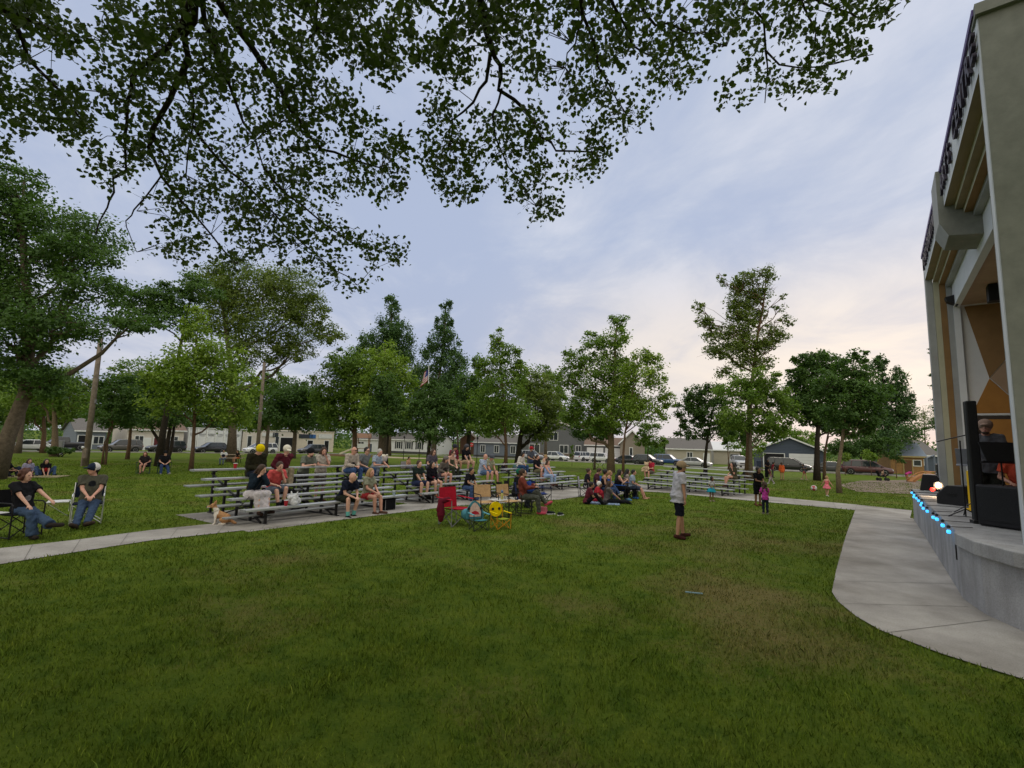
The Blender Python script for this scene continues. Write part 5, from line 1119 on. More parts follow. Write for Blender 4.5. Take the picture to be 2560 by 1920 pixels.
# ---- bleacher one
bl(0, 3, 632, 'man in yellow beanie and dark camouflage jacket looking at a phone', 1.82, vox=.014, hair=('brown', 'short'), hat=('beanie', 'c9b300'), top=('252418', 'long'), legs=('161a26', 'long'), shoes='26221e', prnt=('3a3524', .10, .2), hands=[(.30, .03, .22), (.30, -.05, .22)], lean=16, head=(0, 28), bulk=1.2, jacket=1)
bl(0, 1, 628, 'woman with very long brown hair and a white skirt holding the dog leash', 1.72, dy=6, sex='f', vox=.014, hair=('brown', 'longer'), top=('15202a', 'long'), legs=('b5aeb0', 'skirt'), hands=[(.30, .02, .56), (.30, -.10, .50)], lean=22, head=(25, 14), shoes='33251f', jacket=1, feet=[(.55, .08, -.30), (.48, -.10, -.32)], hand_pole=(.3, .6, -1))
bl(0, 1.35, 682, 'person in coral red shirt and grey shorts beside the long haired woman', 1.68, vox=.014, hair=('brown', 'short'), top=('b84d4c', 'short'), legs=('565d6a', 'short'), shoes='1b1b1e', lean=22, hands=[(.3, .08, .5), (.36, -.1, .2)], socks='1a1a1c', head=(0, 10), feet=[(.40, .1, -.30), (.55, -.12, -.34)])
bl(0, 3, 700, 'man in maroon hoodie and white cap with hand on face', 1.8, vox=.014, hair=('brown', 'short'), hat=('cap', 'c9c3b4'), top=('53202a', 'long'), legs=('756a58', 'long'), shoes='3b2f28', hands=[(.20, -.01, .50), (.25, -.16, .15)], lean=18, head=(-8, 12), feet=[(.55, -.02, -.22), (.42, -.1, -.31)], bulk=1.12)
o_, d_, bk_, L__, zc_, yw_ = BL[0]
def behind(px, b=0, off=.42):
    o, d, bk2, L, zc, yaw = BL[b]; best = None
    for i in range(-20, 131):
        q = o + d * (L * i / 100) + bk2 * (4 * RUN + off); P = V((q.x, q.y, terr(q.y))); e = abs(proj(P)[0] - px)
        if best is None or e < best[0]: best = (e, P)
    return best[1], yaw
lean_h = [(.42, .16, 1.24), (.46, -.10, 1.24)]
P, yw = behind(750); person('bearded man in grey shirt and black cap leaning on the top plank', P, yw + R(5), 1.85, 'stand', vox=.015, hair=('dark', 'short'), hat=('backcap', '16171a'), beard='brown', top=('5f635a', 'short'), legs=('33332f', 'long'), hands=[(.48, .02, 1.20), (.52, -.12, 1.20)], lean=26, head=(10, 0))
P, yw = behind(795); person('curly haired man in beige shirt standing with hand on chin', P, yw - R(8), 1.84, 'stand', vox=.015, hair=('brown', 'bob'), beard='brown', top=('a39b91', 'short'), legs=('5f544b', 'short'), hands=[(.28, .02, 1.42), (.40, -.05, 1.18)], lean=8, head=(-15, 14), prnt=None, bulk=1.1, skin='pink', shoes='4a2f28')
bl(0, 3, 868, 'older bald man in cream and black jacket', 1.8, dy=5, vox=.015, hair=('grey', 'bald'), glasses=1, top=('a2978c', 'long'), legs=('33486c', 'long'), prnt=('131216', .12, .2), lean=20, head=(5, 0), jacket=1, hands=[(.40, .05, .22), (.40, -.08, .22)], bulk=1.15, skin='pink')
bl(0, 3, 906, 'dark haired person in grey shirt with hand at the mouth', 1.72, vox=.015, hair=('dark', 'bun'), glasses=1, top=('66696c', 'short'), legs=('2e3c54', 'long'), hands=[(.18, .0, .56), (.30, -.1, .2)], lean=14, sex='f')
P, yw = behind(952, 0, .55); person('grey haired man in light blue shirt standing with popcorn at the bleacher end', P, yw + R(8), 1.84, 'stand', vox=.015, hair=('grey', 'short'), top=('8b96a6', 'short'), legs=('1f2635', 'long'), hands=[(.52, .06, 1.16), (.42, -.14, 1.18)], lean=14, skin='pink', bulk=1.12, head=(-5, 6))
bl(0, 0, 858, 'bald young man in navy shirt and dark shorts on the lowest row', 1.8, dy=0, vox=.013, hair=None, top=('181c2c', 'short'), legs=('1e2219', 'short'), shoes='0f0f12', socks='5fa39a', lean=34, head=(40, -6), hands=[(.52, .06, .12), (.52, -.04, .12)], skin='fair', prnt=('8a8f96', .07, .25), feet=[(.34, .12, -.35), (.44, -.14, -.35)])
bl(0, 0, 915, 'woman with long blond hair and pale sage shirt on the lowest row', 1.74, dy=8, sex='f', vox=.013, hair=('blond', 'long'), top=('7d7e6c', 'short'), legs=('8a2a2c', 'crop'), shoes='4a352c', lean=10, head=(-6, 0), hands=[(.42, .02, .20), (.40, -.08, .20)], skin='pink', feet=[(.52, .08, -.35), (.44, -.10, -.35)])
# ---- bleacher two
bl(1, 1, 1040, 'young man in dark green shirt with pale animal print', 1.78, sex='m', vox=.015, hair=('brown', 'short'), top=('1d2825', 'short'), legs=('222a44', 'short'), prnt=('7a6a5a', .11, .22), hands=[(.38, .12, .12), (.36, -.04, .10)], head=(-5, 0), skin='fair', shoes='1a1a1a')
bl(1, 1, 1075, 'black haired woman in black shirt with red print', 1.68, sex='f', vox=.015, hair=('dark', 'longer'), top=('131117', 'long'), legs=('2a2430', 'crop'), prnt=('8d2a34', .09, .15), lean=4, head=(0, 0), skin='fair', shoes='9a6a52')
bl(1, 3, 1075, 'person in dusky purple shirt and glasses', 1.75, vox=.017, hair=('brown', 'bob'), glasses=1, top=('4b4650', 'short'), legs=('2e2c36', 'long'), lean=12)
bl(1, 2, 1102, 'woman in grey beanie and patterned cardigan', 1.68, sex='f', vox=.016, hair=('brown', 'long'), hat=('beanie', '6d6664'), top=('5d5650', 'long'), legs=('4c4148', 'crop'), prnt=('2a2424', .12, .25), lean=22, skin='pink', jacket=1, shoes='33302e')
bl(1, 3, 1122, 'woman with sunglasses in olive overalls', 1.72, sex='f', vox=.017, hair=('brown', 'pony'), glasses=1, top=('3f4434', 'tank'), legs=('33382a', 'long'), lean=20, hands=[(.42, .06, .16), (.42, -.08, .16)], skin='fair')
bl(1, 4, 1128, 'person in maroon jacket and dark cap on the top row', 1.75, vox=.017, hair=('dark', 'short'), hat=('cap', '2b2d36'), top=('6b2434', 'long'), legs=('8a7362', 'short'), prnt=('c0bcc0', .07, .3), jacket=1, skin='tan', lean=14)
bl(1, 4, 1172, 'person in grey cap and black shirt with pale print on the top row', 1.75, vox=.017, hair=('dark', 'bob'), hat=('backcap', '45444a'), top=('121015', 'short'), legs=('9a8468', 'short'), prnt=('8a7a7c', .10, .2), hands=[(.36, .1, .12), (.34, -.1, .1)], lean=8, skin='fair', feet=[(.36, .16, -.33), (.36, -.16, -.33)])
bl(1, 2, 1205, 'bald man in pale blue shirt and denim shorts', 1.82, vox=.016, hair=('grey', 'bald'), top=('97a2b6', 'short'), legs=('4d627f', 'short'), hands=[(.38, .1, .12), (.44, -.08, .08)], lean=12, bulk=1.3, skin='pink', beard=None, shoes='24232a')
bl(1, 2, 1235, 'man in grey cap and checked sage shirt', 1.8, vox=.016, hair=('grey', 'short'), hat=('cap', '4c5058'), top=('8b8a72', 'short'), legs=('6d604e', 'short'), hands=[(.42, .08, .1), (.38, -.12, .08)], lean=18, head=(0, 14), bulk=1.25, skin='pink', feet=[(.5, .14, -.31), (.4, -.14, -.31)])
bl(1, 0, 1166, 'dark haired woman in black top with white sash and flared jeans', 1.74, sex='f', vox=.015, hair=('dark', 'bun'), top=('17161c', 'short'), legs=('37496a', 'flare'), prnt=('b8b4aa', .05, .3), lean=22, hands=[(.5, .02, .2), (.5, -.08, .2)], shoes='8a6452', skin='tan')
# ---- bleacher three
bl(2, 3, 1298, 'dark haired woman in white sweater and jeans', 1.7, sex='f', vox=.018, hair=('dark', 'bob'), top=('b9b2aa', 'long'), legs=('2c4468', 'long'), lean=16, head=(0, 16), shoes='d0ccc8', skin='tan')
bl(2, 4, 1324, 'bearded man in red cap and grey shirt on the top row', 1.8, vox=.018, hair=('dark', 'short'), hat=('cap', '8c2027'), beard='dark', top=('43464f', 'short'), legs=('29354e', 'long'), skin='tan', bulk=1.15, lean=6)
P, yw = behind(1354, 2, .35); person('blond woman in white tank and pink skirt standing behind the top row', P, yw + R(30), 1.7, 'stand', sex='f', vox=.019, hair=('blond', 'bun'), top=('c0b6a6', 'tank'), legs=('b8606a', 'skirt'), hands=[(.3, .1, 1.0), (.3, -.1, 1.0)], lean=14, skin='fair', head=(0, 20))
bl(2, 2, 1340, 'man in black shirt and khaki shorts seated mid row', 1.8, vox=.017, hair=('brown', 'short'), top=('15151a', 'short'), legs=('5d5a44', 'short'), skin='pink', lean=4, hands=[(.34, .02, .22), (.34, -.1, .2)], beard='brown', bulk=1.1, shoes='8a6a58')
bl(2, 1, 1366, 'young woman in pale blue top and light jeans with long ponytail', 1.7, sex='f', vox=.017, hair=('brown', 'long'), top=('8397bd', 'tank'), legs=('8597b4', 'long'), skin='pink', lean=4, shoes='5a3a30', hands=[(.36, .05, .15), (.36, -.08, .13)])
ground(1256, 1181, -40, 'woman in dark top sitting on the grass between two bleachers', 1.65, sex='f', vox=.02, hair=('dark', 'bun'), top=('1c1820', 'short'), legs=('3a3440', 'long'), skin='fair')
ground(1288, 1178, -60, 'person with dark hair crouching beside the bleacher with a red cap man', 1.6, sex='f', vox=.02, hair=('dark', 'bob'), top=('4a6a6c', 'short'), legs=('3a4150', 'long'), skin='fair')
p = G(1016, 1185); camp_chair(p, R(-30), '8a8688', 'pale grey camp chair behind the end of the first bleacher', '2a2a30'); chairp(1018, 1185, -30, 'woman with dark ponytail in the pale grey camp chair', 1.65, sex='f', vox=.019, hair=('dark', 'pony'), top=('8e6c5a', 'tank'), legs=('5a5866', 'long'), skin='tan')
# ---- group on the lawn with blue chairs
p = G(1310, 1282); director_chair(p, R(-6), '22305e', 'dark blue folding chair under the man in the rust shirt', '17181c'); 
chairp(1306, 1284, -4, 'man in rust coloured shirt with glasses sitting in the blue folding chair', 1.78, sh=.47, vox=.014, hair=('brown', 'bun'), glasses=1, top=('6b352c', 'long'), legs=('4a4c46', 'long'), shoes='b2485a', beard='brown', lean=-4, hands=[(.34, .05, .42), (.36, -.12, .36)], feet=[(.70, .1, -.12), (.50, -.08, -.36)], skin='fair')
p = G(1288, 1268); camp_chair(p, R(-12), '17191b', 'black camp chair behind the man in the rust shirt', '17181c', back=True); chairp(1288, 1268, -10, 'person in green cap seated behind the man in the rust shirt', 1.75, vox=.016, hair=('dark', 'short'), hat=('cap', '14604a'), top=('191b1e', 'short'), legs=('22242a', 'long'), skin='brown')
p = G(1352, 1262); camp_chair(p, R(20), '1f2f66', 'empty royal blue camp chair right of the man in the rust shirt', '15161a')
GB = [(1469, 1232, -25, 'woman in dark shirt raising an arm to her face'), (1491, 1236, -20, 'man in maroon shirt seated behind the tank top woman')]
p = G(1507, 1252); camp_chair(p, R(-8), '23304f', 'dark camp chair under the tank top woman', '1a1c20'); chairp(1507, 1252, -8, 'dark haired woman in black tank top with blue jeans in a camp chair', 1.7, sex='f', vox=.016, hair=('dark', 'bun'), top=('191519', 'tank'), legs=('3a4c70', 'long'), skin='tan', feet=[(.66, .04, -.1), (.46, -.1, -.34)], hands=[(.3, .02, .3), (.3, -.1, .26)], shoes='9a9694')
chairp(1465, 1243, -15, GB[0][3], 1.66, sex='f', vox=.017, hair=('brown', 'bun'), top=('26222b', 'short'), legs=('c0bcc0', 'long'), skin='pink', hands=[(.16, .02, .55), (.3, -.1, .2)]); camp_chair(G(1465, 1243), R(-15), 'b0aeb2', 'pale camp chair under the woman raising an arm', '1a1c20')
chairp(1488, 1246, -15, GB[1][3], 1.76, vox=.017, hair=('brown', 'short'), top=('4a2a34', 'short'), legs=('2a2c38', 'long'), skin='fair', head=(-10, 24)); camp_chair(G(1488, 1246), R(-15), '2b2d3a', 'dark grey camp chair under the maroon shirted man', '1a1c20')
chairp(1520, 1240, -20, 'blond child behind the tank top woman', 1.4, vox=.019, hair=('blond', 'short'), top=('b98a78', 'short'), legs=('4a5060', 'short'), skin='pink', hs=1.15); camp_chair(G(1520, 1240), R(-20), '2c62b4', 'bright blue camp chair under the blond child', '1a1c20')
p = G(1543, 1250); camp_chair(p, R(0), '2660c0', 'bright blue camp chair under the woman in black dress', '1a1c20'); chairp(1543, 1250, 0, 'woman in long black dress with hands raised to clap', 1.7, sex='f', vox=.016, hair=('dark', 'long'), top=('141216', 'tank'), legs=('121216', 'skirt'), skin='fair', bulk=1.3, hands=[(.34, .06, .44), (.38, -.05, .42)], shoes='5a86a8')
chairp(1563, 1244, 0, 'dark haired person behind the woman in black dress', 1.68, vox=.018, hair=('dark', 'bob'), top=('8a7c74', 'short'), legs=('2c3040', 'long'), skin='fair'); camp_chair(G(1563, 1244), R(0), '2a68cc', 'bright blue camp chair with high back behind the black dress', '1a1c20', sc=1.08)
p = G(1578, 1246); camp_chair(p, R(-20), '1d1f24', 'black camp chair under the barefoot person in patterned shirt', '1a1c20'); chairp(1578, 1246, -22, 'barefoot person with short dark hair in patterned pale shirt', 1.66, vox=.016, hair=('dark', 'short'), top=('8b98a8', 'short'), legs=('3b4152', 'short'), shoes=None, skin='pink', prnt=('5a5062', .12, .2), feet=[(.62, .1, -.36), (.56, -.08, -.36)])
p = G(1505, 1259); s = MB(); s.box((0, 0, .018), (1.3, .8, .025)); tag(s.build('blanket', cloth('7787a0', .4), None, loc=(p.x, p.y, p.z)), 'blue and white blanket under the people sitting on the grass', 'blanket').rotation_euler = (0, 0, R(-10))
ground(1466, 1260, -5, 'woman in maroon shirt sitting on the lawn with arms round her knees', 1.68, sex='f', vox=.015, hair=('dark', 'bun'), top=('5a2530', 'short'), legs=('15151a', 'long'), skin='tan', hands=[(.46, .05, .32), (.46, -.05, .32)], feet=[(.62, .1, .06), (.62, -.1, .06)], lean=16, knee=[(.1, .1, 1), (.1, -.1, 1)])
ground(1488, 1255, -5, 'white haired person in bright red shirt on the lawn', 1.62, sex='f', vox=.016, hair=('white', 'short'), top=('a02a34', 'short'), legs=('a32c3a', 'long'), skin='tan', glasses=1, lean=14, knee=[(.1, .1, 1), (.1, -.1, 1)])
ground(1516, 1258, -5, 'woman with long brown hair and grey shirt sitting with legs out', 1.68, sex='f', vox=.015, hair=('brown', 'long'), top=('5c5654', 'short'), legs=('16171b', 'long'), skin='pink', feet=[(.86, .1, .07), (.86, -.08, .07)], hands=[(.48, .06, .22), (.48, -.06, .22)], shoes='141416', knee=[(.1, .1, 1), (.1, -.1, 1)])
# ---- bleacher four
bl(3, 2, 1630, 'person in dark cap and red shirt holding a stuffed bear', 1.66, vox=.018, hair=('dark', 'short'), hat=('cap', '23222a'), top=('9c2738', 'short'), legs=('5a5248', 'short'), skin='pink', hands=[(.32, .02, .30), (.30, -.12, .24)], shoes='1f1f24', dy=-10)
bl(3, 2, 1836, 'woman with long dark hair and olive shirt with bare legs', 1.7, sex='f', vox=.017, hair=('dark', 'long'), top=('3d3a2c', 'short'), legs=('4a4436', 'crop'), skin='pink', hands=[(.16, .04, .52), (.26, -.1, .28)], feet=[(.55, .02, -.24), (.44, -.12, -.33)], dy=-30, shoes='6a3a30')
# ---- standing people
stand(1697, 1347, 3, 'man in tan cap, white shirt and navy cargo shorts walking across the lawn', 1.76, vox=.011, hair=('dark', 'short'), hat=('cap', '8f7c62'), beard='dark', top=('a3a2aa', 'short'), legs=('12141f', 'short'), shoes='3a1f1c', skin='tan', feet=[(.14, .09, .09), (-.07, -.09, .08)], hands=[(.16, .24, .78), (.06, -.27, .76)], lean=4, head=(0, 4), bulk=1.32)
stand(1779, 1254, -80, 'small girl with curly dark hair in teal skirt on the lawn', 1.0, sex='f', vox=.014, hair=('dark', 'curly'), top=('a9a9ad', 'short'), legs=('23859a', 'tutu'), shoes='8a7c70', skin='brown', hs=1.3, hands=[(.26, .12, 1.0), (.26, -.12, 1.0)], head=(15, 0), prnt=('a8905a', .1, .12))
stand(1895, 1265, -75, 'boy in black shirt and shorts clapping near the path', 1.50, vox=.014, hair=('dark', 'curly'), top=('0e0d10', 'short'), legs=('0c0c10', 'short'), shoes='5a3028', skin='brown', hs=1.1, hands=[(.34, .04, 1.12), (.34, -.04, 1.12)], bulk=1.15, head=(-5, 0))
stand(1914, 1286, 70, 'toddler with brown curls in magenta shirt seen from behind', 1.02, sex='f', vox=.013, hair=('brown', 'curly'), top=('a23a86', 'short'), legs=('1d2430', 'long'), shoes='77706a', skin='tan', hs=1.3, hands=[(.3, .2, 1.05), (.34, -.18, 1.0)])
stand(1918, 1197, -70, 'woman in black dress carrying a small child', 1.68, sex='f', vox=.02, hair=('dark', 'long'), top=('17151c', 'short'), legs=('15151b', 'skirt'), skin='brown', hands=[(.26, .05, 1.18), (.28, -.1, 1.1)])
stand(1932, 1194, -20, 'child in red shirt standing beside the woman in black dress', 1.40, vox=.02, hair=('dark', 'short'), top=('7c2030', 'short'), legs=('4a4450', 'long'), skin='tan', hs=1.15)
stand(1928, 1211, 160, 'small child in patterned leggings running past', 1.05, sex='f', vox=.017, hair=('brown', 'long'), top=('5b3436', 'short'), legs=('9c9298', 'long'), shoes='c0bcc0', skin='tan', hs=1.25, feet=[(.28, .08, .10), (-.32, -.08, .16)], lean=12)
stand(1956, 1201, 80, 'girl in bright orange hooded top seen from behind', 1.45, sex='f', vox=.019, hair=('brown', 'pony'), top=('c65a2e', 'long'), legs=('a0653c', 'crop'), skin='tan', shoes='6a4a40', hs=1.08)
stand(2012, 1200, 130, 'girl with dark backpack walking towards the street', 1.35, sex='f', vox=.019, hair=('dark', 'short'), top=('3f4048', 'short'), legs=('a45a52', 'crop'), skin='tan', shoes='b09a90', hs=1.1, feet=[(.2, .1, .08), (-.16, -.1, .1)], hands=[(.12, .2, 1.25), (.1, -.2, 1.2)])
stand(2068, 1241, 40, 'little girl in pink tutu dress chasing the ball', 1.0, sex='f', vox=.014, hair=('blond', 'short'), top=('c06068', 'tank'), legs=('c86a78', 'tutu'), shoes='c9c2c0', skin='pink', hs=1.3, feet=[(.14, .1, .08), (-.16, -.08, .12)], hands=[(.18, .55, .78), (.1, -.6, .70)], head=(-40, 0), lean=8, hand_pole=(-.2, .3, -1))
picnic_table(G(1862, 1188), R(-30), 'picnic table left of the tallest trunk behind the right bleacher', M_aluf)
p = G(1872, 1190); person('person in red and black at the picnic table by the tallest trunk', (p.x, p.y, p.z + .46), R(170), 1.7, 'sit', sex='f', hair=('dark', 'pony'), top=('5a1f28', 'short'), legs=('16161c', 'long'), vox=.022, skin='tan')
p = G(2206, 1202); r = empty('stroller', p, R(-10), 'dark stroller on the wood chips beside the maroon van', 'stroller')
s = MB(); s.box((0, 0, .42), (.55, .42, .10)); s.beam((-.25, 0, .4), (-.42, 0, .9), .4, .06); s.build('seat', cloth('15161b'), r, bevel=.02)
s = MB(); s.tube([(-.45, -.2, 1.0), (-.45, .2, 1.0)], .015); s.tube([(-.45, -.2, 1.0), (.35, -.2, .14)], .013); s.tube([(-.45, .2, 1.0), (.35, .2, .14)], .013); s.tube([(-.25, .2, .14), (.25, .2, .55)], .012); s.tube([(-.25, -.2, .14), (.25, -.2, .55)], .012); s.build('frame', M_blackm, r)
for x, y in ((-.28, .24), (-.28, -.24), (.38, .2), (.38, -.2)):
    s = MB(); s.lathe((x, y, .14), [(.04, -.02), (.13, -.02), (.14, 0), (.13, .02), (.04, .02)], 14, ax=(0, 1, 0)); s.build('wheel', M_black, r)
person('small child in pale top sitting in the stroller', (p.x, p.y, p.z + .47), R(-20), 1.0, 'sit', hair=('brown', 'short'), top=('b59a80', 'short'), legs=('2a2c34', 'short'), skin='pink', hs=1.3, vox=.02, seat=.3)
p = G(2268, 1204); person('child in magenta shirt bending over by the orange slide', p, R(0), 1.25, 'stand', vox=.019, sex='f', hair=('brown', 'short'), top=('a83a7c', 'short'), legs=('9c6a50', 'short'), skin='tan', hs=1.15, lean=62, hands=[(.55, .12, .62), (.55, -.12, .62)])
# ---- performers on the stage
pm = aty(2472, 1180, 9.0); person('performer in grey shirt and pale cap singing behind the music stand', (pm.x, pm.y, .955), R(-128), 1.78, 'stand', vox=.013, hair=('brown', 'short'), hat=('cap', '8a7468'), beard='brown', top=('55565c', 'short'), legs=('22241f', 'short'), skin='pink', hands=[(.25, .18, 1.0), (.22, -.18, .95)], lean=3, group='performers on the stage', head=(-10, 0))
pm = aty(2556, 1180, 8.3); p2 = V((pm.x, pm.y, .955)); r = empty('stool', p2, 0, 'black round stool under the orange shirted performer', 'stool')
s = MB(); s.lathe((0, 0, .46), [(.16, 0), (.17, .02), (.16, .045)], 16); s.build('seat', M_black, r)
for a in range(4): s = MB(); s.cyl((.09 * math.cos(a * 1.57 + .8), .09 * math.sin(a * 1.57 + .8), .46), (.19 * math.cos(a * 1.57 + .8), .19 * math.sin(a * 1.57 + .8), 0), .013); s.build('leg', M_blackm, r)
person('performer in bright orange shirt seated at the right edge', (p2.x, p2.y, .955 + .505), R(-140), 1.74, 'sit', vox=.013, hair=('grey', 'short'), top=('c2503a', 'short'), legs=('1a1a20', 'long'), skin='pink', group='performers on the stage', hands=[(.3, .1, .25), (.3, -.12, .2)], seat=.5, lean=14)
run_jobs()
# ------------------------------------------------------------------ streets
def strip(o, d, n, t0, t1, w0, w1): return [o + d * t0 + n * w0, o + d * t1 + n * w0, o + d * t1 + n * w1, o + d * t0 + n * w1]
KL, NL = V((-57.5, 58.2)), V((-.8, .6)); KR, NR = V((43.5, 59.2)), V((.6, .8))
sheet('street', strip(KL, U1, NL, -70, 62, .3, 9.5), M_asph, .006); sheet('street', strip(KR, U2, NR, -78, 70, .3, 9.5), M_asph, .010)
M_kerb = concrete('kerb_concrete', (.33, .31, .29), (.46, .44, .41))
def kerb(o, d, n, t0, t1, w):
    s = MB(); k = 24
    for i in range(k):
        a, b = o + d * (t0 + (t1 - t0) * i / k), o + d * (t0 + (t1 - t0) * (i + 1) / k); s.beam((a.x, a.y, terr(a.y) + .03), (b.x, b.y, terr(b.y) + .03), w, .2)
    tag(s.build('kerb', M_kerb), kind='structure')
kerb(KL + NL * .05, U1, NL, -70, 62, .3); kerb(KR + NR * .05, U2, NR, -78, 70, .3)
sheet('driveway', [pd(1400, 92).xy, pd(1565, 84).xy, pd(1570, 108).xy, pd(1450, 112).xy], M_walk, .014); sheet('driveway', [pd(1790, 75).xy, pd(1880, 69).xy, pd(1900, 90).xy, pd(1850, 92).xy], M_walk, .014)
sheet('driveway', [pd(1900, 70).xy, pd(2045, 62).xy, pd(2030, 76).xy, pd(1925, 80).xy], M_walk, .015)
sheet('wood_chips', gxy((2095, 1212), (2150, 1202), (2270, 1200), (2330, 1206), (2330, 1236), (2230, 1234), (2140, 1229)), M_mulch, .012)
sheet('play_sand', [pd(828, 84).xy, pd(880, 78).xy, pd(1010, 76).xy, pd(1180, 80).xy, pd(1190, 84).xy, pd(1010, 84).xy, pd(900, 92).xy], M_sand, .012)
# ------------------------------------------------------------------ cars
def paint(name, c): return mat('paint_' + name, c, .28, .1, .03, 3, 0, .5, coat=.6)
PW, PB, PG = paint('white', (.68, .68, .68)), paint('black', (.012, .012, .015)), paint('graphite', (.055, .055, .06))
PM, PBl, PS, PBr, PDg = paint('maroon', (.085, .022, .028)), paint('blue', (.035, .09, .21)), paint('silver', (.42, .42, .43)), paint('brown_grey', (.095, .085, .085)), paint('dark_green_grey', (.035, .04, .042))
M_glass = mat('car_glass', (.022, .028, .032), .08, 0, 0, spec=.6); M_tyre = mat('tyre', (.014, .014, .014), .85, 0, .2); M_rim = mat('rim', (.42, .42, .43), .35, .8, .05)
M_hl = mat('headlight', (.62, .64, .66), .15, .2, 0); M_tl = mat('taillight', (.25, .012, .015), .25, 0, 0); M_plate = mat('plate', (.55, .55, .5), .5, 0, .1); M_trim = mat('car_trim', (.016, .016, .017), .6, 0, 0)
KIND = dict(sedan=dict(L=4.6, W=.89, hood=.86, deck=.93, belt=.93, H=1.44, cb=(-1.75, 1.05), rf=(-.95, .22), zb=.24, wr=.33), suv=dict(L=4.7, W=.93, hood=1.02, deck=1.05, belt=1.07, H=1.74, cb=(-2.26, 1.0), rf=(-2.0, .22), zb=.30, wr=.37),
            crossover=dict(L=4.5, W=.92, hood=.98, deck=1.02, belt=1.03, H=1.66, cb=(-2.18, 1.05), rf=(-1.55, .18), zb=.28, wr=.35), van=dict(L=5.1, W=.98, hood=.98, deck=1.05, belt=1.04, H=1.76, cb=(-2.48, 1.62), rf=(-2.22, .42), zb=.24, wr=.35),
            jeep=dict(L=4.25, W=.91, hood=1.08, deck=1.05, belt=1.10, H=1.68, cb=(-2.05, .85), rf=(-1.95, .36), zb=.32, wr=.36), pickup=dict(L=5.6, W=.98, hood=1.18, deck=1.15, belt=1.2, H=1.88, cb=(-.75, 1.25), rf=(-.6, .55), zb=.36, wr=.40))
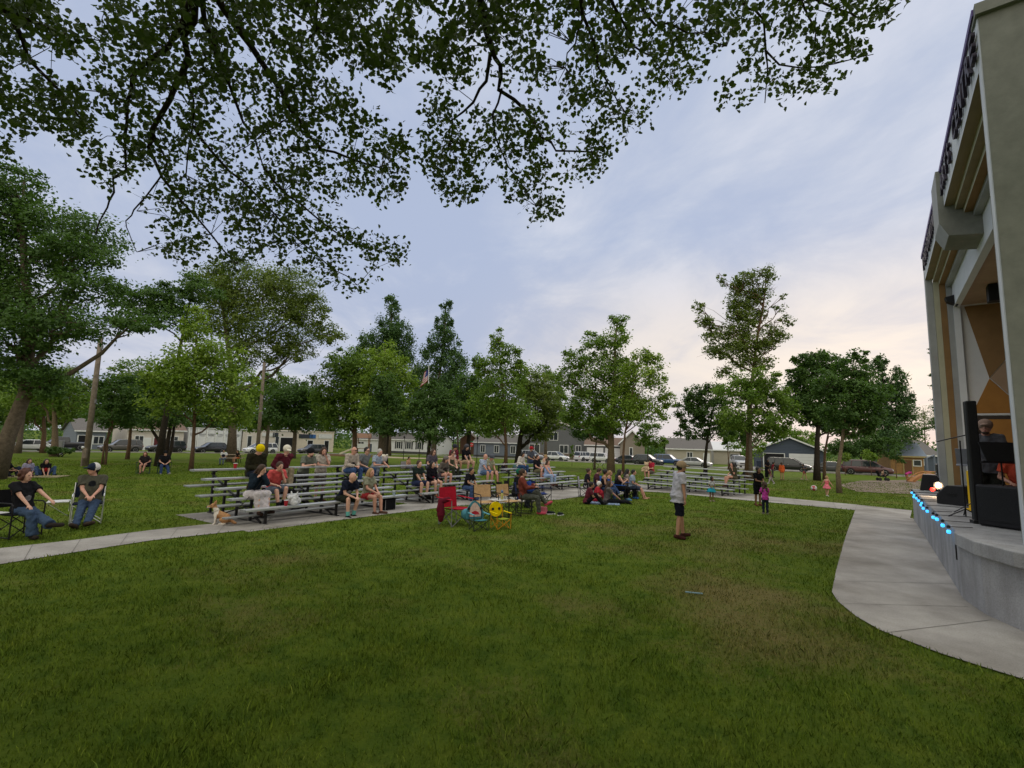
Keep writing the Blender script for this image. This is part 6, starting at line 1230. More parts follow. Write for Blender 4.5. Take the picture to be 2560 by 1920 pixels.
def car(kind, loc, yaw, pm, label, group='parked cars along the streets'):
    K = KIND[kind]; L, W, zb, H, belt, hood, deck = K['L'], K['W'], K['zb'], K['H'], K['belt'], K['hood'], K['deck']; r = empty('parked_car', loc, yaw, label, 'car', group)
    c0, c1 = K['cb']; r0, r1 = K['rf']; h = L / 2
    st = [(-h, .80, .55 * deck, .92 * deck * .93), (-h + .10, .94, zb + .02, deck * .97), (-h + .5, 1, zb, deck), (c0 + .3 if c0 > -h + .7 else -h + .9, 1, zb, belt), (c1 - .5, 1, zb, belt), (c1 + .05, .99, zb, (belt + hood) / 2), (h - .55, .96, zb, hood * .96), (h - .14, .88, zb + .02, hood * .86), (h, .74, zb + .12, hood * .70)]
    s = MB(); vs = []
    for x, wf, z0, z1 in st:
        w = W * wf; vs += [(x, -w * .86, z0), (x, -w * .98, z0 + (z1 - z0) * .22), (x, -w, z0 + (z1 - z0) * .62), (x, -w * .94, z1 - .05), (x, -w * .80, z1), (x, w * .80, z1), (x, w * .94, z1 - .05), (x, w, z0 + (z1 - z0) * .62), (x, w * .98, z0 + (z1 - z0) * .22), (x, w * .86, z0)]
    n = 10; m = len(st); fs = [(i * n + j, i * n + (j + 1) % n, (i + 1) * n + (j + 1) % n, (i + 1) * n + j) for i in range(m - 1) for j in range(n)]; s.add(vs, fs + [tuple(range(n))[::-1], tuple((m - 1) * n + j for j in range(n))])
    # roof and pillars
    wb, wt, zt = W * .93, W * .74, H
    B = [(c0, wb), (c1, wb)]; T = [(r0, wt), (r1, wt)]
    zr = belt - .02
    s.add([(r0 - .06, -wt, zt - .07), (r1 + .1, -wt, zt - .07), (r1 + .1, wt, zt - .07), (r0 - .06, wt, zt - .07), (r0 + .1, -wt * .9, zt), (r1 - .15, -wt * .9, zt), (r1 - .15, wt * .9, zt), (r0 + .1, wt * .9, zt)], [(0, 1, 5, 4), (1, 2, 6, 5), (2, 3, 7, 6), (3, 0, 4, 7), (4, 5, 6, 7), (3, 2, 1, 0)])
    mids = [(.28 * c0 + .28 * c1 + .0, .1)] if kind in ('sedan', 'crossover', 'jeep', 'suv', 'van', 'pickup') else []
    bx = (c0 + c1) / 2 - .05; dx = c0 + (c1 - c0) * .22
    for y in (-1, 1):
        s.beam((c1, y * wb, zr), (r1 + .08, y * wt, zt - .05), .05, .07); s.beam((c0, y * wb, zr), (r0 - .04, y * wt, zt - .05), .06, .12 if kind != 'sedan' else .2)
        s.beam((bx, y * (wb + .004), zr), (bx - .06, y * wt, zt - .05), .05, .08)
        if kind in ('suv', 'van', 'crossover'): s.beam((dx, y * (wb + .004), zr), (dx + .1, y * wt, zt - .05), .05, .16)
    s.build('body', pm, r, bevel=.025).data.shade_smooth()
    def quad(name, p, m=M_glass):
        a, b, c, d = [V(q) for q in p]; nn = (b - a).cross(d - a).normalized() * .012; q = MB(); q.add([a, b, c, d, a - nn, b - nn, c - nn, d - nn], [(0, 1, 2, 3), (7, 6, 5, 4), (0, 4, 5, 1), (1, 5, 6, 2), (2, 6, 7, 3), (3, 7, 4, 0)]); return q.build(name, m, r)
    quad('windshield', [(c1, -wb, zr), (c1, wb, zr), (r1 + .08, wt, zt - .07), (r1 + .08, -wt, zt - .07)]); quad('rear_window', [(c0, wb, zr), (c0, -wb, zr), (r0 - .04, -wt, zt - .07), (r0 - .04, wt, zt - .07)])
    for y in (-1, 1):
        quad('side_window', [(bx, y * wb, zr), (c1, y * wb, zr), (r1 + .08, y * wt, zt - .07), (bx - .06, y * wt, zt - .07)]); quad('side_window', [(c0, y * wb, zr), (bx, y * wb, zr), (bx - .06, y * wt, zt - .07), (r0 - .04, y * wt, zt - .07)])
        q = MB(); q.box((h - .16, y * W * .66, hood * .72), (.22, .34, .15)); q.build('headlight', M_hl, r, bevel=.03)
        q = MB(); q.box((-h + .06, y * W * .74, deck * .82), (.16, .24, .20)); q.build('taillight', M_tl, r, bevel=.02)
        q = MB(); q.box((c1 - .22, y * (wb + .13), belt + .06), (.12, .2, .14)); q.build('mirror', pm, r, bevel=.02)
        for x in (h - .88, -h + .92):
            a = MB(); a.lathe((x, y * (W - .10), K['wr'] + .01), [(.05, -.1), (K['wr'] + .06, -.09), (K['wr'] + .06, .105), (.05, .105)], 18, ax=(0, y, 0)); a.build('wheel_arch', M_trim, r)
            wl = MB(); R_ = K['wr']; wl.lathe((x, y * (W - .09), R_), [(R_ * .62, -.1), (R_ * .95, -.11), (R_, -.06), (R_, .07), (R_ * .95, .115), (R_ * .64, .118)], 20, ax=(0, y, 0)); w_ = wl.build('wheel', M_tyre, r, False)
            rm = MB(); rm.lathe((x, y * (W - .09), R_), [(R_ * .64, .06), (R_ * .64, .122), (R_ * .56, .124), (R_ * .5, .10), (R_ * .12, .118)], 16, ax=(0, y, 0)); rm.build('rim', M_rim, w_)
        q = MB(); q.beam((-h + .6, y * (W + .003), zb + .08), (h - .8, y * (W + .003), zb + .08), .03, .12); q.build('sill', M_trim, r)
        for x in (bx - .45, bx + .5): q = MB(); q.beam((x - .09, y * (W + .008), belt - .10), (x + .09, y * (W + .008), belt - .10), .03, .03); q.build('door_handle', pm if kind != 'van' else M_chrome, r)
        if kind in ('suv', 'van'): q = MB(); q.beam((r0 + .1, y * wt * .86, H + .02), (r1 - .1, y * wt * .86, H + .02), .03, .03); q.build('roof_rail', M_chrome, r)
    q = MB(); q.box((h - .03, 0, hood * .62), (.10, W * .95, .14)); q.build('grille', M_trim, r, bevel=.02); q = MB(); q.box((-h - .0, 0, deck * .62), (.03, .32, .14)); q.build('licence_plate', M_plate, r)
    return r
AL, AR = math.atan2(-.8, -.6), math.atan2(-.6, .8)     # headings: down the left street, down the right street
def onl(px, off=1.25, o=KL, d=U1, n=NL):
    """place on a street line (offset off from the kerb) under a photo column"""
    best = None
    for i in range(-800, 800):
        q = o + d * (i * .1) + n * off
        if q.y < 8: continue
        P = V((q.x, q.y, terr(q.y) + .012)); e = abs(proj(P)[0] - px)
        if best is None or e < best[0]: best = (e, P)
    return best[1]
onr = lambda px, off=1.25: onl(px, off, KR, U2, NR)
car('sedan', onl(66), AL, PW, 'white sedan at the far left of the street'); car('suv', onl(300), AL, PBr, 'brownish grey sport utility car behind the first utility pole')
car('suv', onl(413), AL, PB, 'black sport utility car behind the seated pair'); car('crossover', onl(525), AL, PB, 'shiny black crossover left of the thick trunk')
car('van', onl(650), AL, PW, 'white minivan behind the man in yellow beanie'); car('suv', onl(778), AL, PG, 'grey sport utility car parked before the beige shop')
car('pickup', onl(150, 10.5), AL, PB, 'dark pickup truck across the street behind the white sedan')
car('suv', onr(1328, 2.2), AR + R(-6), PS, 'old silver sport utility wagon in front of the bluish house'); car('crossover', onr(1392), AR, PW, 'white crossover behind the blond woman on the top row')
car('suv', pd(1463, 93, .014), AR + R(75), PW, 'white sport utility car in the driveway showing its rear'); car('jeep', onr(1508), AR, PW, 'boxy white car in front of the white garage doors')
car('sedan', onr(1575, 1.6), AR, PB, 'black sedan nose hidden behind the dark crossover'); car('crossover', onr(1620, .9), AR, PDg, 'dark greenish grey crossover behind the bear holder')
car('suv', onr(1672, 5.5), AR, PBl, 'blue car standing behind the pale sedan'); car('sedan', onr(1738, 1.0), AR, PS, 'pale silver sedan behind the walking man')
car('pickup', pd(1845, 78, .016), R(-100), PS, 'silver pickup truck facing the park between trunk and garages'); car('sedan', pd(1935, 75.5, .02), AR + R(90), PG, 'grey sedan parked at the open garage door')
car('van', onr(1972, .9), AR, PB, 'black minivan in front of the blue garage'); car('sedan', onr(2090, 1.3), AR, PG, 'dark grey sedan between the black minivan and the maroon van'); car('van', onr(2168, .7), AR, PM, 'maroon minivan at the right end of the street')

# ------------------------------------------------------------------ houses
def siding(name, c):
    m = mat('siding_' + name, c, .7, 0, .06, 2.); nt = m.node_tree; n = nt.nodes; b = n['Principled BSDF']
    w = n.new('ShaderNodeTexWave'); w.bands_direction = 'Z'; w.inputs['Scale'].default_value = 1.3; tc = n.new('ShaderNodeTexCoord'); bp = n.new('ShaderNodeBump'); bp.inputs['Strength'].default_value = .5; bp.inputs['Distance'].default_value = .03
    nt.links.new(tc.outputs['Object'], w.inputs['Vector']); nt.links.new(w.outputs['Fac'], bp.inputs['Height']); nt.links.new(bp.outputs[0], b.inputs['Normal']); return m
SW, SG, SB_, SN, SBe, STan = siding('white', (.60, .60, .62)), siding('grey', (.125, .128, .135)), siding('blue_grey', (.15, .17, .21)), siding('slate_blue', (.065, .082, .115)), siding('beige', (.40, .36, .30)), siding('taupe', (.235, .20, .165))
SPk = mat('plaster_pale', (.58, .52, .47), .85, 0, .08, 1.5, .1); SCr = mat('plaster_cream', (.62, .54, .45), .85, 0, .08, 1.5, .1); SWood = mat('timber_wall', (.28, .155, .06), .8, 0, .25, 4, .3); SYel = mat('ochre_wall', (.40, .29, .13), .85, 0, .1, 2)
RG, RD, RBm, RBr, RW = mat('roof_grey', (.13, .12, .115), .9, 0, .2, 6, .3), mat('roof_dark', (.06, .058, .06), .9, 0, .2, 6, .3), mat('roof_metal_blue', (.17, .20, .25), .45, .4, .05), mat('roof_brown', (.16, .11, .085), .9, 0, .2, 6, .3), mat('roof_white', (.60, .60, .62), .6, 0, .05)
M_wf = mat('window_frame', (.68, .68, .68), .5, 0, 0); M_wg = mat('window_glass', (.03, .036, .042), .08, 0, 0, spec=.6); M_dk = mat('opening_dark', (.012, .012, .014), .9, 0, 0); M_stone = mat('stone_base', (.17, .13, .11), .9, 0, .4, 5, .6); M_gdoor = mat('garage_door_white', (.66, .66, .68), .55, 0, .03, 1.); M_shut = mat('shutter', (.03, .032, .036), .6, 0, 0)
def front(pxl, Yl, pxr, yaw):
    a = pd(pxl, Yl); d = V((math.cos(yaw), math.sin(yaw), 0)); best = None
    for i in range(5, 500):
        q = a + d * (i * .1); q.z = terr(q.y); e = abs(proj(q)[0] - pxr)
        if q.y > 5 and (best is None or e < best[0]): best = (e, i * .1)
    return a, best[1]
def house(name, label, pxl, Yl, pxr, yaw, wall, h, roof, rh, ridge='x', depth=8., wins=(), doors=(), base=None, cat='house', eave=.35, trim=M_wf, signs=(), group=None):
    """front wall from photo column pxl to pxr; wins (u, z, w, h, shutters), doors (u, w, h, mat) with u in 0..1 along the front"""
    a, W = front(pxl, Yl, pxr, yaw); z0 = min(terr(a.y), terr(a.y + math.sin(yaw) * W)) - .0
    r = empty(name, (a.x, a.y, z0), yaw, label, cat, group)
    s = MB(); s.prism([(0, 0), (W, 0), (W, depth), (0, depth)], -.6, h)
    if ridge == 'y' and rh: s.extr([(0, 0, h), (W, 0, h), (W / 2, 0, h + rh)], (0, .002, 0), (0, depth - .002, 0))
    if ridge == 'x' and rh: s.extr([(0, 0, h), (0, depth, h), (0, depth / 2, h + rh)], (.002, 0, 0), (W - .002, 0, 0))
    s.build('wall', wall, r)
    e = eave; t = .10
    if rh:
        s = MB()
        if ridge == 'x':
            k = rh / (depth / 2)
            s.extr([(0, -e, h - e * k + .02), (0, depth / 2, h + rh + .02), (0, depth + e, h - e * k + .02), (0, depth + e, h - e * k + .02 + t), (0, depth / 2, h + rh + .02 + t), (0, -e, h - e * k + .02 + t)], (-e, 0, 0), (W + e, 0, 0))
        else:
            k = rh / (W / 2)
            s.extr([(-e, 0, h - e * k + .02), (W / 2, 0, h + rh + .02), (W + e, 0, h - e * k + .02), (W + e, 0, h - e * k + .02 + t), (W / 2, 0, h + rh + .02 + t), (-e, 0, h - e * k + .02 + t)], (0, -e, 0), (0, depth + e, 0))
        s.build('roof', roof, r)
        s = MB()
        if ridge == 'x': s.beam((-e, -e - .03, h - e * k + .04), (W + e, -e - .03, h - e * k + .04), .04, .2)
        else:
            for x0, x1 in ((-e, W / 2), (W + e, W / 2)): s.beam((x0, -e - .03, h - e * k + .06), (x1, -e - .03, h + rh + .06), .04, .22)
        s.build('fascia_board', trim, r)
    else:
        s = MB(); s.box((W / 2, depth / 2, h + .06), (W + .3, depth + .3, .12)); s.build('parapet', roof, r)
    if base: s = MB(); s.box((W / 2, -.05, base / 2 - .2), (W + .06, .14, base + .4)); s.build('stone_base' if base > .6 else 'foundation', M_stone if base > .6 else RD, r)
    for u, z, w, hh, sh in wins:
        x = u * W; s = MB(); s.box((x, -.04, z), (w + .22, .08, hh + .22)); f = s.build('window', M_wf, r)
        for q in ((-1, 1) if w > .8 else (0,)):
            ww = w / 2 - .05 if w > .8 else w
            s = MB(); s.box((x + q * (ww / 2 + .05), -.085, z), (ww, .02, hh)); s.build('pane', M_wg, f)
        if sh:
            for q in (-1, 1): s = MB(); s.box((x + q * (w / 2 + .32), -.045, z), (.34, .07, hh + .15)); s.build('shutter', M_shut, r)
    for u, w, hh, m in doors:
        x = u * W; s = MB(); s.box((x, -.03, hh / 2), (w + .28, .07, hh + .14)); f = s.build('door_frame', trim, r)
        s = MB(); s.box((x, -.07, hh / 2 - .02), (w, .04, hh))
        s.build('garage_door' if w > 2 and m != M_dk else 'door' if m != M_dk else 'open_doorway', m, f)
        if m == M_gdoor:
            for q in range(1, 5): s = MB(); s.box((x, -.092, hh * q / 5), (w, .006, .03)); s.build('panel_groove', mat('groove', (.4, .4, .42), .6, 0, 0), f)
    for u, z, w, hh, m, txt in signs:
        x = u * W; s = MB(); s.box((x, -.08, z), (w, .12, hh)); f = s.build('sign_board', m, r)
        if txt:
            cu = bpy.data.curves.new('t', 'FONT'); cu.body = txt[0]; cu.size = hh * txt[2]; cu.extrude = .02; cu.align_x = 'CENTER'; cu.align_y = 'CENTER'
            o = bpy.data.objects.new('t', cu); COL.objects.link(o); bpy.context.view_layer.update(); me = bpy.data.meshes.new_from_object(o.evaluated_get(bpy.context.evaluated_depsgraph_get())); bpy.data.objects.remove(o)
            me.transform(Matrix(((1, 0, 0, x), (0, 0, -1, -.15), (0, 1, 0, z), (0, 0, 0, 1)))); me.materials.append(txt[1]); q = bpy.data.objects.new('lettering', me); COL.objects.link(q); q.parent = f
    return r, W, depth
YL, YR = math.atan2(.8, .6), math.atan2(-.6, .8)
M_signd = mat('sign_dark', (.03, .035, .05), .5, 0, 0); M_signb = mat('sign_blue', (.04, .12, .32), .5, 0, 0); M_signw = mat('sign_white', (.6, .6, .6), .5, 0, 0)
house('low_house', 'low grey house with dark recess left of the first utility pole', 190, 76, 262, YL, SB_, 3.0, RG, 1.8, 'x', wins=[(.75, 1.5, 1.2, 1.1, 0)], doors=[(.3, 1.6, 2.2, M_dk)])
house('old_house', 'white house with porch and dark red door behind the brown car', 318, 82, 455, YL, SPk, 3.6, RBr, 2.2, 'x', wins=[(.2, 1.7, 1.1, 1.4, 0), (.82, 1.7, 1.1, 1.4, 0)], doors=[(.52, 1.0, 2.2, mat('door_red', (.10, .015, .02), .5)), (.34, .9, 2.1, M_wf)])
r, W, dp = house('columned_building', 'white building with a row of tall arched panels', 468, 90, 600, YL, SW, 4.2, RW, 0, 'x', cat='building')
for i in range(6):
    s = MB(); x = W * (i + .6) / 6.2; s.box((x, -.03, 1.9), (W / 7.6, .06, 2.7)); s.lathe((x, -.03, 3.25), [(W / 15.2, -.03), (W / 15.2, .03)], 14, ax=(0, 1, 0)); s.build('arched_panel', M_gdoor if i % 2 else SB_ if 0 else M_gdoor, r)
    s = MB(); s.box((W * (i + .1) / 6.2, -.12, 2.1), (.22, .2, 4.1)); s.build('pilaster', M_wf, r)
house('shop_building', 'long pale shop building with dark entrance and signs behind the white minivan', 606, 98, 738, YL, SPk, 4.3, RW, 0, 'x', cat='building', wins=[(.12, 1.9, .7, 2.4, 0), (.62, 1.9, .7, 2.4, 0)], doors=[(.82, 3.0, 3.0, M_dk)], signs=[(.45, 3.5, 2.6, .7, M_signw, None), (.58, 3.5, 1.2, .9, M_signd, None)])
house('cream_shop', 'cream shop building with a dark and blue sign board', 742, 108, 832, YL, SCr, 4.6, SCr, 0, 'x', cat='building', doors=[(.35, 1.2, 2.6, M_dk), (.8, 1.0, 2.6, M_dk)], signs=[(.22, 3.5, 3.2, .9, M_signd, None), (.40, 3.5, 1.5, .88, M_signb, None), (.75, 3.6, 3.4, 1.0, M_signw, None)])
house('ranch_house', 'long white ranch house with dark shutters', 962, 122, 1090, YR * .55, SW, 3.4, RG, 1.6, 'x', wins=[(.28, 2.0, 1.1, 1.6, 1), (.48, 2.0, 1.1, 1.6, 1), (.68, 2.0, 1.1, 1.6, 1), (.9, 2.0, 1.1, 1.6, 1)], base=.55)
house('side_house', 'white low house half hidden behind the playground', 880, 126, 955, 0, SW, 3.2, RG, 1.5, 'x', wins=[(.3, 1.8, 1.4, 1.4, 0)], doors=[(.6, 1.0, 2.1, SN)])
house('small_house', 'blue grey single storey house behind the silver wagon', 1185, 112, 1300, YR * .6, SB_, 3.3, RG, 1.7, 'x', wins=[(.2, 1.8, 1.0, 1.5, 0), (.5, 1.8, 1.0, 1.5, 0), (.85, 1.8, 1.0, 1.5, 0)], base=.4)
house('brick_house', 'brown gabled house corner seen above the stop sign', 1150, 130, 1192, 0, mat('brick_brown', (.16, .085, .06), .9, 0, .3, 6), 4.0, RBr, 1.8, 'y', wins=[(.5, 2.0, 1.0, 1.4, 0)])
house('two_storey_house', 'large dark grey two storey house with white windows and stone base', 1305, 108, 1466, YR * .45, SG, 5.6, RBr, 2.8, 'y', wins=[(.20, 2.1, 2.2, 1.9, 0), (.5, 4.9, 1.7, 1.6, 0), (.66, 2.2, 1.7, 1.6, 0), (.88, 2.2, 1.0, 1.6, 0)], base=1.3)
house('white_garage', 'grey garage with two white doors behind the boxy white car', 1464, 101, 1556, YR * .35, SG, 3.2, RBr, 1.5, 'x', wins=(), doors=[(.26, 3.0, 2.6, M_gdoor), (.76, 3.0, 2.6, M_gdoor)], cat='garage')
house('taupe_garage', 'taupe gabled garage with one narrow window', 1550, 97, 1612, YR * .35, STan, 3.7, RBr, 2.4, 'y', wins=[(.45, 2.0, .5, 1.5, 0)], cat='garage')
house('beige_garage', 'long beige garage with grey roof behind the pale sedan', 1668, 94, 1778, YR * .4, SBe, 2.9, RG, 1.9, 'x', wins=[(.52, 1.75, .9, .9, 0)], doors=[(.9, .9, 2.1, M_gdoor)], cat='garage')
house('beige_garage', 'plain beige garage with timber gable left of the silver pickup', 1784, 100, 1850, YR * .4, SBe, 2.9, RW, 1.6, 'x', doors=[(.8, 1.6, 2.1, M_dk)], cat='garage')
house('blue_garage', 'slate blue double garage with one open and one white door', 1893, 84, 2060, YR * .62, SN, 3.0, RW, 2.1, 'y', depth=9, doors=[(.26, 3.0, 2.4, M_dk), (.68, 3.4, 2.4, M_gdoor)], cat='garage', eave=.5)
house('timber_shed', 'ochre and timber shed with blue metal roof at far right', 2226, 70, 2312, YR * .5, SWood, 2.6, RBm, 1.7, 'x', depth=5, wins=[(.80, 1.55, .8, .7, 0)], doors=[(.52, .9, 1.95, mat('door_brown', (.13, .06, .03), .7))], cat='shed', trim=mat('ochre_trim', (.35, .27, .12), .8))
house('grey_roofed_house', 'grey roofed house behind the timber shed', 2270, 84, 2350, 0, SN, 2.9, RG, 2.4, 'x', wins=[(.4, 1.6, .9, .9, 0)])
# ------------------------------------------------------------------ poles, play equipment and small street furniture
M_wp = mat('pole_wood', (.17, .135, .105), .9, 0, .3, 5, .5)
def util_pole(px, py, topx, topy, Y, rad, label, arm=0):
    b = gp(px, py) if Y is None else pd(px, Y); t = aty(topx, topy, b.y); r = empty('utility_pole', b, 0, label, 'utility pole', 'wooden utility poles'); d = t - b
    s = MB(); s.tube([(0, 0, -.2), d * .5, d], [rad, rad * .86, rad * .72], 12); s.build('post', M_wp, r, True)
    s = MB(); s.lathe(d, [(rad * .75, -.02), (rad * .78, .04), (.02, .09)], 10); s.build('pole_cap', RD, r)
    for k, (z, m) in enumerate(((.93, M_blackm), (.5, M_blackm))): s = MB(); s.box(d * z + V((rad * .9, 0, 0)), (.08, .12, .28)); s.build('junction_box', mat('box_grey', (.2, .2, .21), .6), r)
    if arm: s = MB(); s.beam(d * .95 + V((-1.0, -.1, 0)), d * .95 + V((1.0, -.1, 0)), .09, .11); s.build('cross_arm', M_wp, r)
    return r
util_pole(213, 1165, 252, 846, None, .19, 'leaning grey wooden pole in front of the brown car'); util_pole(645, 1150, 661, 906, 43, .17, 'pale wooden pole behind the man in yellow beanie')
util_pole(1704, 1150, 1700, 1040, 120, .16, 'distant wooden pole with cross arm left of the right trees', 1)
p = pd(1075, 120); r = empty('flagpole', pd(1071, 76), 0, 'slim flagpole with a striped flag among the poplars', 'flagpole')
ft = aty(1072, 915, 76) - r.location; s = MB(); s.tube([(0, 0, 0), ft], [.06, .035], 8); s.ell(ft + V((0, 0, .05)), (.08,) * 3, 8, 6); s.build('pole', M_signw, r, True)
mred, mwh, mbl = mat('flag_red', (.32, .03, .045), .8, 0, .05), mat('flag_white', (.55, .53, .53), .8, 0, .05), mat('flag_blue', (.03, .04, .16), .8, 0, .05)
s = MB(); n = 13; g = lambda u, v: ft + V((-.1 - 1.1 * u * (.5 + .5 * v) + .1 * math.sin(6 * u), .18 * math.sin(7 * u + 3 * v), -.25 - 2.1 * v - 1.1 * u))
for j in range(n):
    for i in range(6):
        a, b, c, d = g(i / 6, j / n), g((i + 1) / 6, j / n), g((i + 1) / 6, (j + 1) / n), g(i / 6, (j + 1) / n); s.add([a, b, c, d], [(0, 1, 2, 3)], 2 if (i < 3 and j < 7) else j % 2)
s.build('flag', [mred, mwh, mbl], r)
p = pd(1178, 92); r = empty('stop_sign', p, R(0), 'red stop sign on a post before the brown house', 'sign')
s = MB(); s.cyl((0, 0, 0), (0, 0, 2.9), .04); s.build('post', M_steel, r)
s = MB(); s.lathe((0, -.05, 2.5), [(.42, -.01), (.42, .01)], 8, ax=(0, -1, 0)); s.build('plate', mat('sign_red', (.45, .03, .03), .5, 0, 0), r)
cu = bpy.data.curves.new('t', 'FONT'); cu.body = 'STOP'; cu.size = .30; cu.align_x = 'CENTER'; cu.align_y = 'CENTER'; cu.extrude = .004
o = bpy.data.objects.new('t', cu); COL.objects.link(o); bpy.context.view_layer.update(); me = bpy.data.meshes.new_from_object(o.evaluated_get(bpy.context.evaluated_depsgraph_get())); bpy.data.objects.remove(o)
me.transform(Matrix(((1, 0, 0, 0), (0, 0, -1, -.066), (0, 1, 0, 2.5), (0, 0, 0, 1)))); me.materials.append(mwh); o = bpy.data.objects.new('lettering', me); COL.objects.link(o); o.parent = r
s = MB(); s.box((0, -.03, 3.05), (.7, .03, .2)); s.build('street_name_plate', mat('sign_green', (.02, .16, .09), .5, 0, 0), r)
# play tower with slide
M_timber = mat('play_timber', (.22, .13, .08), .85, 0, .2, 5); p = pd(908, 78); r = empty('play_tower', p, R(10), 'wooden play tower with pale slide left of the thick trunk', 'play tower')
for x in (-.9, .9):
    for y in (-.9, .9): s = MB(); s.box((x, y, 1.7), (.14, .14, 3.4)); s.build('post', M_timber, r)
s = MB(); s.box((0, 0, 1.35), (1.9, 1.9, .1)); s.build('deck', M_timber, r)
s = MB(); s.extr([(-1.15, -1.1, 3.0), (-1.15, 1.1, 3.0), (-1.15, 0, 3.7)], (0, 0, 0), (2.3, 0, 0)); s.build('roof', mat('play_roof', (.20, .11, .07), .8), r)
s = MB(); s.beam((-.9, 0, 1.45), (-3.4, -.3, .35), .7, .06); s.beam((-.9, .36, 1.58), (-3.4, .06, .48), .05, .22); s.beam((-.9, -.36, 1.58), (-3.4, -.66, .48), .05, .22); s.build('slide', SCr, r)
s = MB(); s.box((0, -.92, 1.75), (1.8, .05, .7)); s.build('railing', M_signw, r)
s = MB(); a, b = pd(822, 80), pd(962, 76); s.beam(a + V((0, 0, .15)), b + V((0, 0, .15)), .2, .34); tag(s.build('timber_edging', M_timber), 'long brown timber edging of the play area', 'edging')
# swing frame and orange slide by the stage
p = gp(2320, 1200); r = empty('swing_frame', p, R(35), 'blue grey play frame post beside the far stage corner', 'play frame'); m = mat('play_blue', (.13, .15, .20), .5)
s = MB(); s.cyl((0, 0, 0), (0, 0, 2.25), .09); s.build('post', m, r); s = MB(); s.cyl((0, 0, 2.2), (2.4, 0, 2.5), .06); s.build('top_beam', m, r); s = MB(); s.cyl((2.4, 0, 0), (2.4, 0, 2.5), .09); s.build('post', m, r)
p = gp(2312, 1206); r = empty('play_slide', p, R(0), 'smooth orange play slide behind the far stage corner', 'slide'); mo = mat('play_orange', (.34, .15, .05), .6)
s = MB(); s.extr([(-1.3, 0, .05), (-.9, 0, .38), (-.2, 0, .72), (.5, 0, .85), (1.2, 0, .8), (1.2, 0, .68), (.5, 0, .72), (-.2, 0, .58), (-.8, 0, .26), (-1.2, 0, .0)], (0, -.35, 0), (0, .35, 0)); s.build('slide_bed', mo, r)
for y in (-.37, .37): s = MB(); s.tube([(-1.3, y, .12), (-.9, y, .48), (-.2, y, .84), (.5, y, .97), (1.2, y, .92)], .05); s.build('side_rim', mo, r, True)
s = MB(); s.cyl((.9, 0, 0), (.9, 0, .7), .06); s.cyl((-.2, 0, 0), (-.2, 0, .55), .06); s.build('support', m, r)
# cable box, pedestal by pole
p = pd(150, 52); r = empty('utility_cabinet', p, R(30), 'grey utility cabinet beside the low hedge', 'cabinet'); s = MB(); s.box((0, 0, .75), (.7, .5, 1.5)); s.build('cabinet_body', mat('box_grey', (.2, .2, .21), .6), r, bevel=.03); s = MB(); s.box((0, -.26, .8), (.58, .02, 1.2)); s.build('door', mat('box_grey2', (.24, .24, .25), .6), r)
p = gp(203, 1166); r = empty('meter_post', p, 0, 'short post with a small white lamp beside the leaning pole', 'post'); s = MB(); s.box((0, 0, .6), (.07, .07, 1.2)); s.build('post', M_wp, r); s = MB(); s.lathe((0, -.06, 1.25), [(.06, -.08), (.09, 0), (.06, .1)], 10); s.build('lamp', M_signw, r, True); s = MB(); s.box((.16, 0, .9), (.2, .14, .7)); s.build('box', M_wp, r)
for i, (px, Y) in enumerate(((1010, 70), (1049, 72), (1133, 66), (1193, 62))):
    p = pd(px, Y); r = empty('lamp_post', p, 0, ['slim dark lamp post left of the dense dark maple', 'slim dark post just left of the flagpole', 'slim dark post behind the maroon jacket', 'slim dark post right of the stop sign'][i], 'lamp post', 'slim dark posts in the park'); s = MB(); s.cyl((0, 0, 0), (0, 0, 3.0), .05, .04); s.build('post', M_steel, r); s = MB(); s.lathe((0, 0, 3.0), [(.06, 0), (.16, .1), (.12, .3), (.03, .36)], 10); s.build('lantern', M_steel, r)
# wheelie bin at the blue garage
p = pd(1897, 80); r = empty('trash_bin', p, R(-20), 'dark blue trash bin at the left side of the blue garage', 'bin'); s = MB(); s.extr([(-.32, -.3, .1), (.32, -.3, .1), (.4, -.38, 1.05), (-.4, -.38, 1.05)], (0, 0, 0), (0, .7, 0)); s.build('bin_body', mat('bin_blue', (.03, .04, .07), .5), r); s = MB(); s.box((0, 0, 1.09), (.86, .84, .07)); s.build('lid', mat('bin_blue', (.03, .04, .07)), r)
# ------------------------------------------------------------------ things among the audience
LC = 'folding chairs on the lawn'
p = G(1137, 1312); camp_chair(p, R(-45), '9c1a2c', 'empty red camp chair with a maroon jacket over its arm', '6f6f70', sc=1.06)
q = p + V((-.34, -.30, 0)); s = MB(); s.cap((0, 0, .62), (.02, -.02, .30), .07, .10); s.cap((.0, .0, .60), (.18, .03, .66), .07, .06); s.cap((.02, -.02, .3), (.02, .0, .16), .10, .06); s.cap((-.02, -.03, .55), (-.05, -.06, .40), .05, .045)
o = s.build('jacket', cloth('5a1626'), None, True, loc=q); tag(o, 'maroon jacket hanging from the arm of the red chair', 'jacket')
r1 = director_chair(G(1214, 1296), R(-62), 'b3936c', 'tan folding chair with wrinkled canvas between red and blue bottle', table=None)
r2 = director_chair(G(1272, 1292), R(-42), 'b3936c', 'tan folding chair with a side table and the blue bottle', table=-1)
p = r2.matrix_basis @ V((.1, -.42, .53)); r = empty('water_bottle', p, 0, 'blue topped water bottle on the tan side table', 'bottle'); s = MB(); s.lathe((0, 0, 0), [(.036, 0), (.038, .12), (.034, .17), (.02, .2)], 12); s.build('flask', mat('bottle_yellow', (.45, .40, .12), .3), r, True); s = MB(); s.lathe((0, 0, .17), [(.03, 0), (.035, .05), (.02, .09)], 12); s.build('cap', mat('bottle_blue', (.06, .16, .34), .4), r, True)
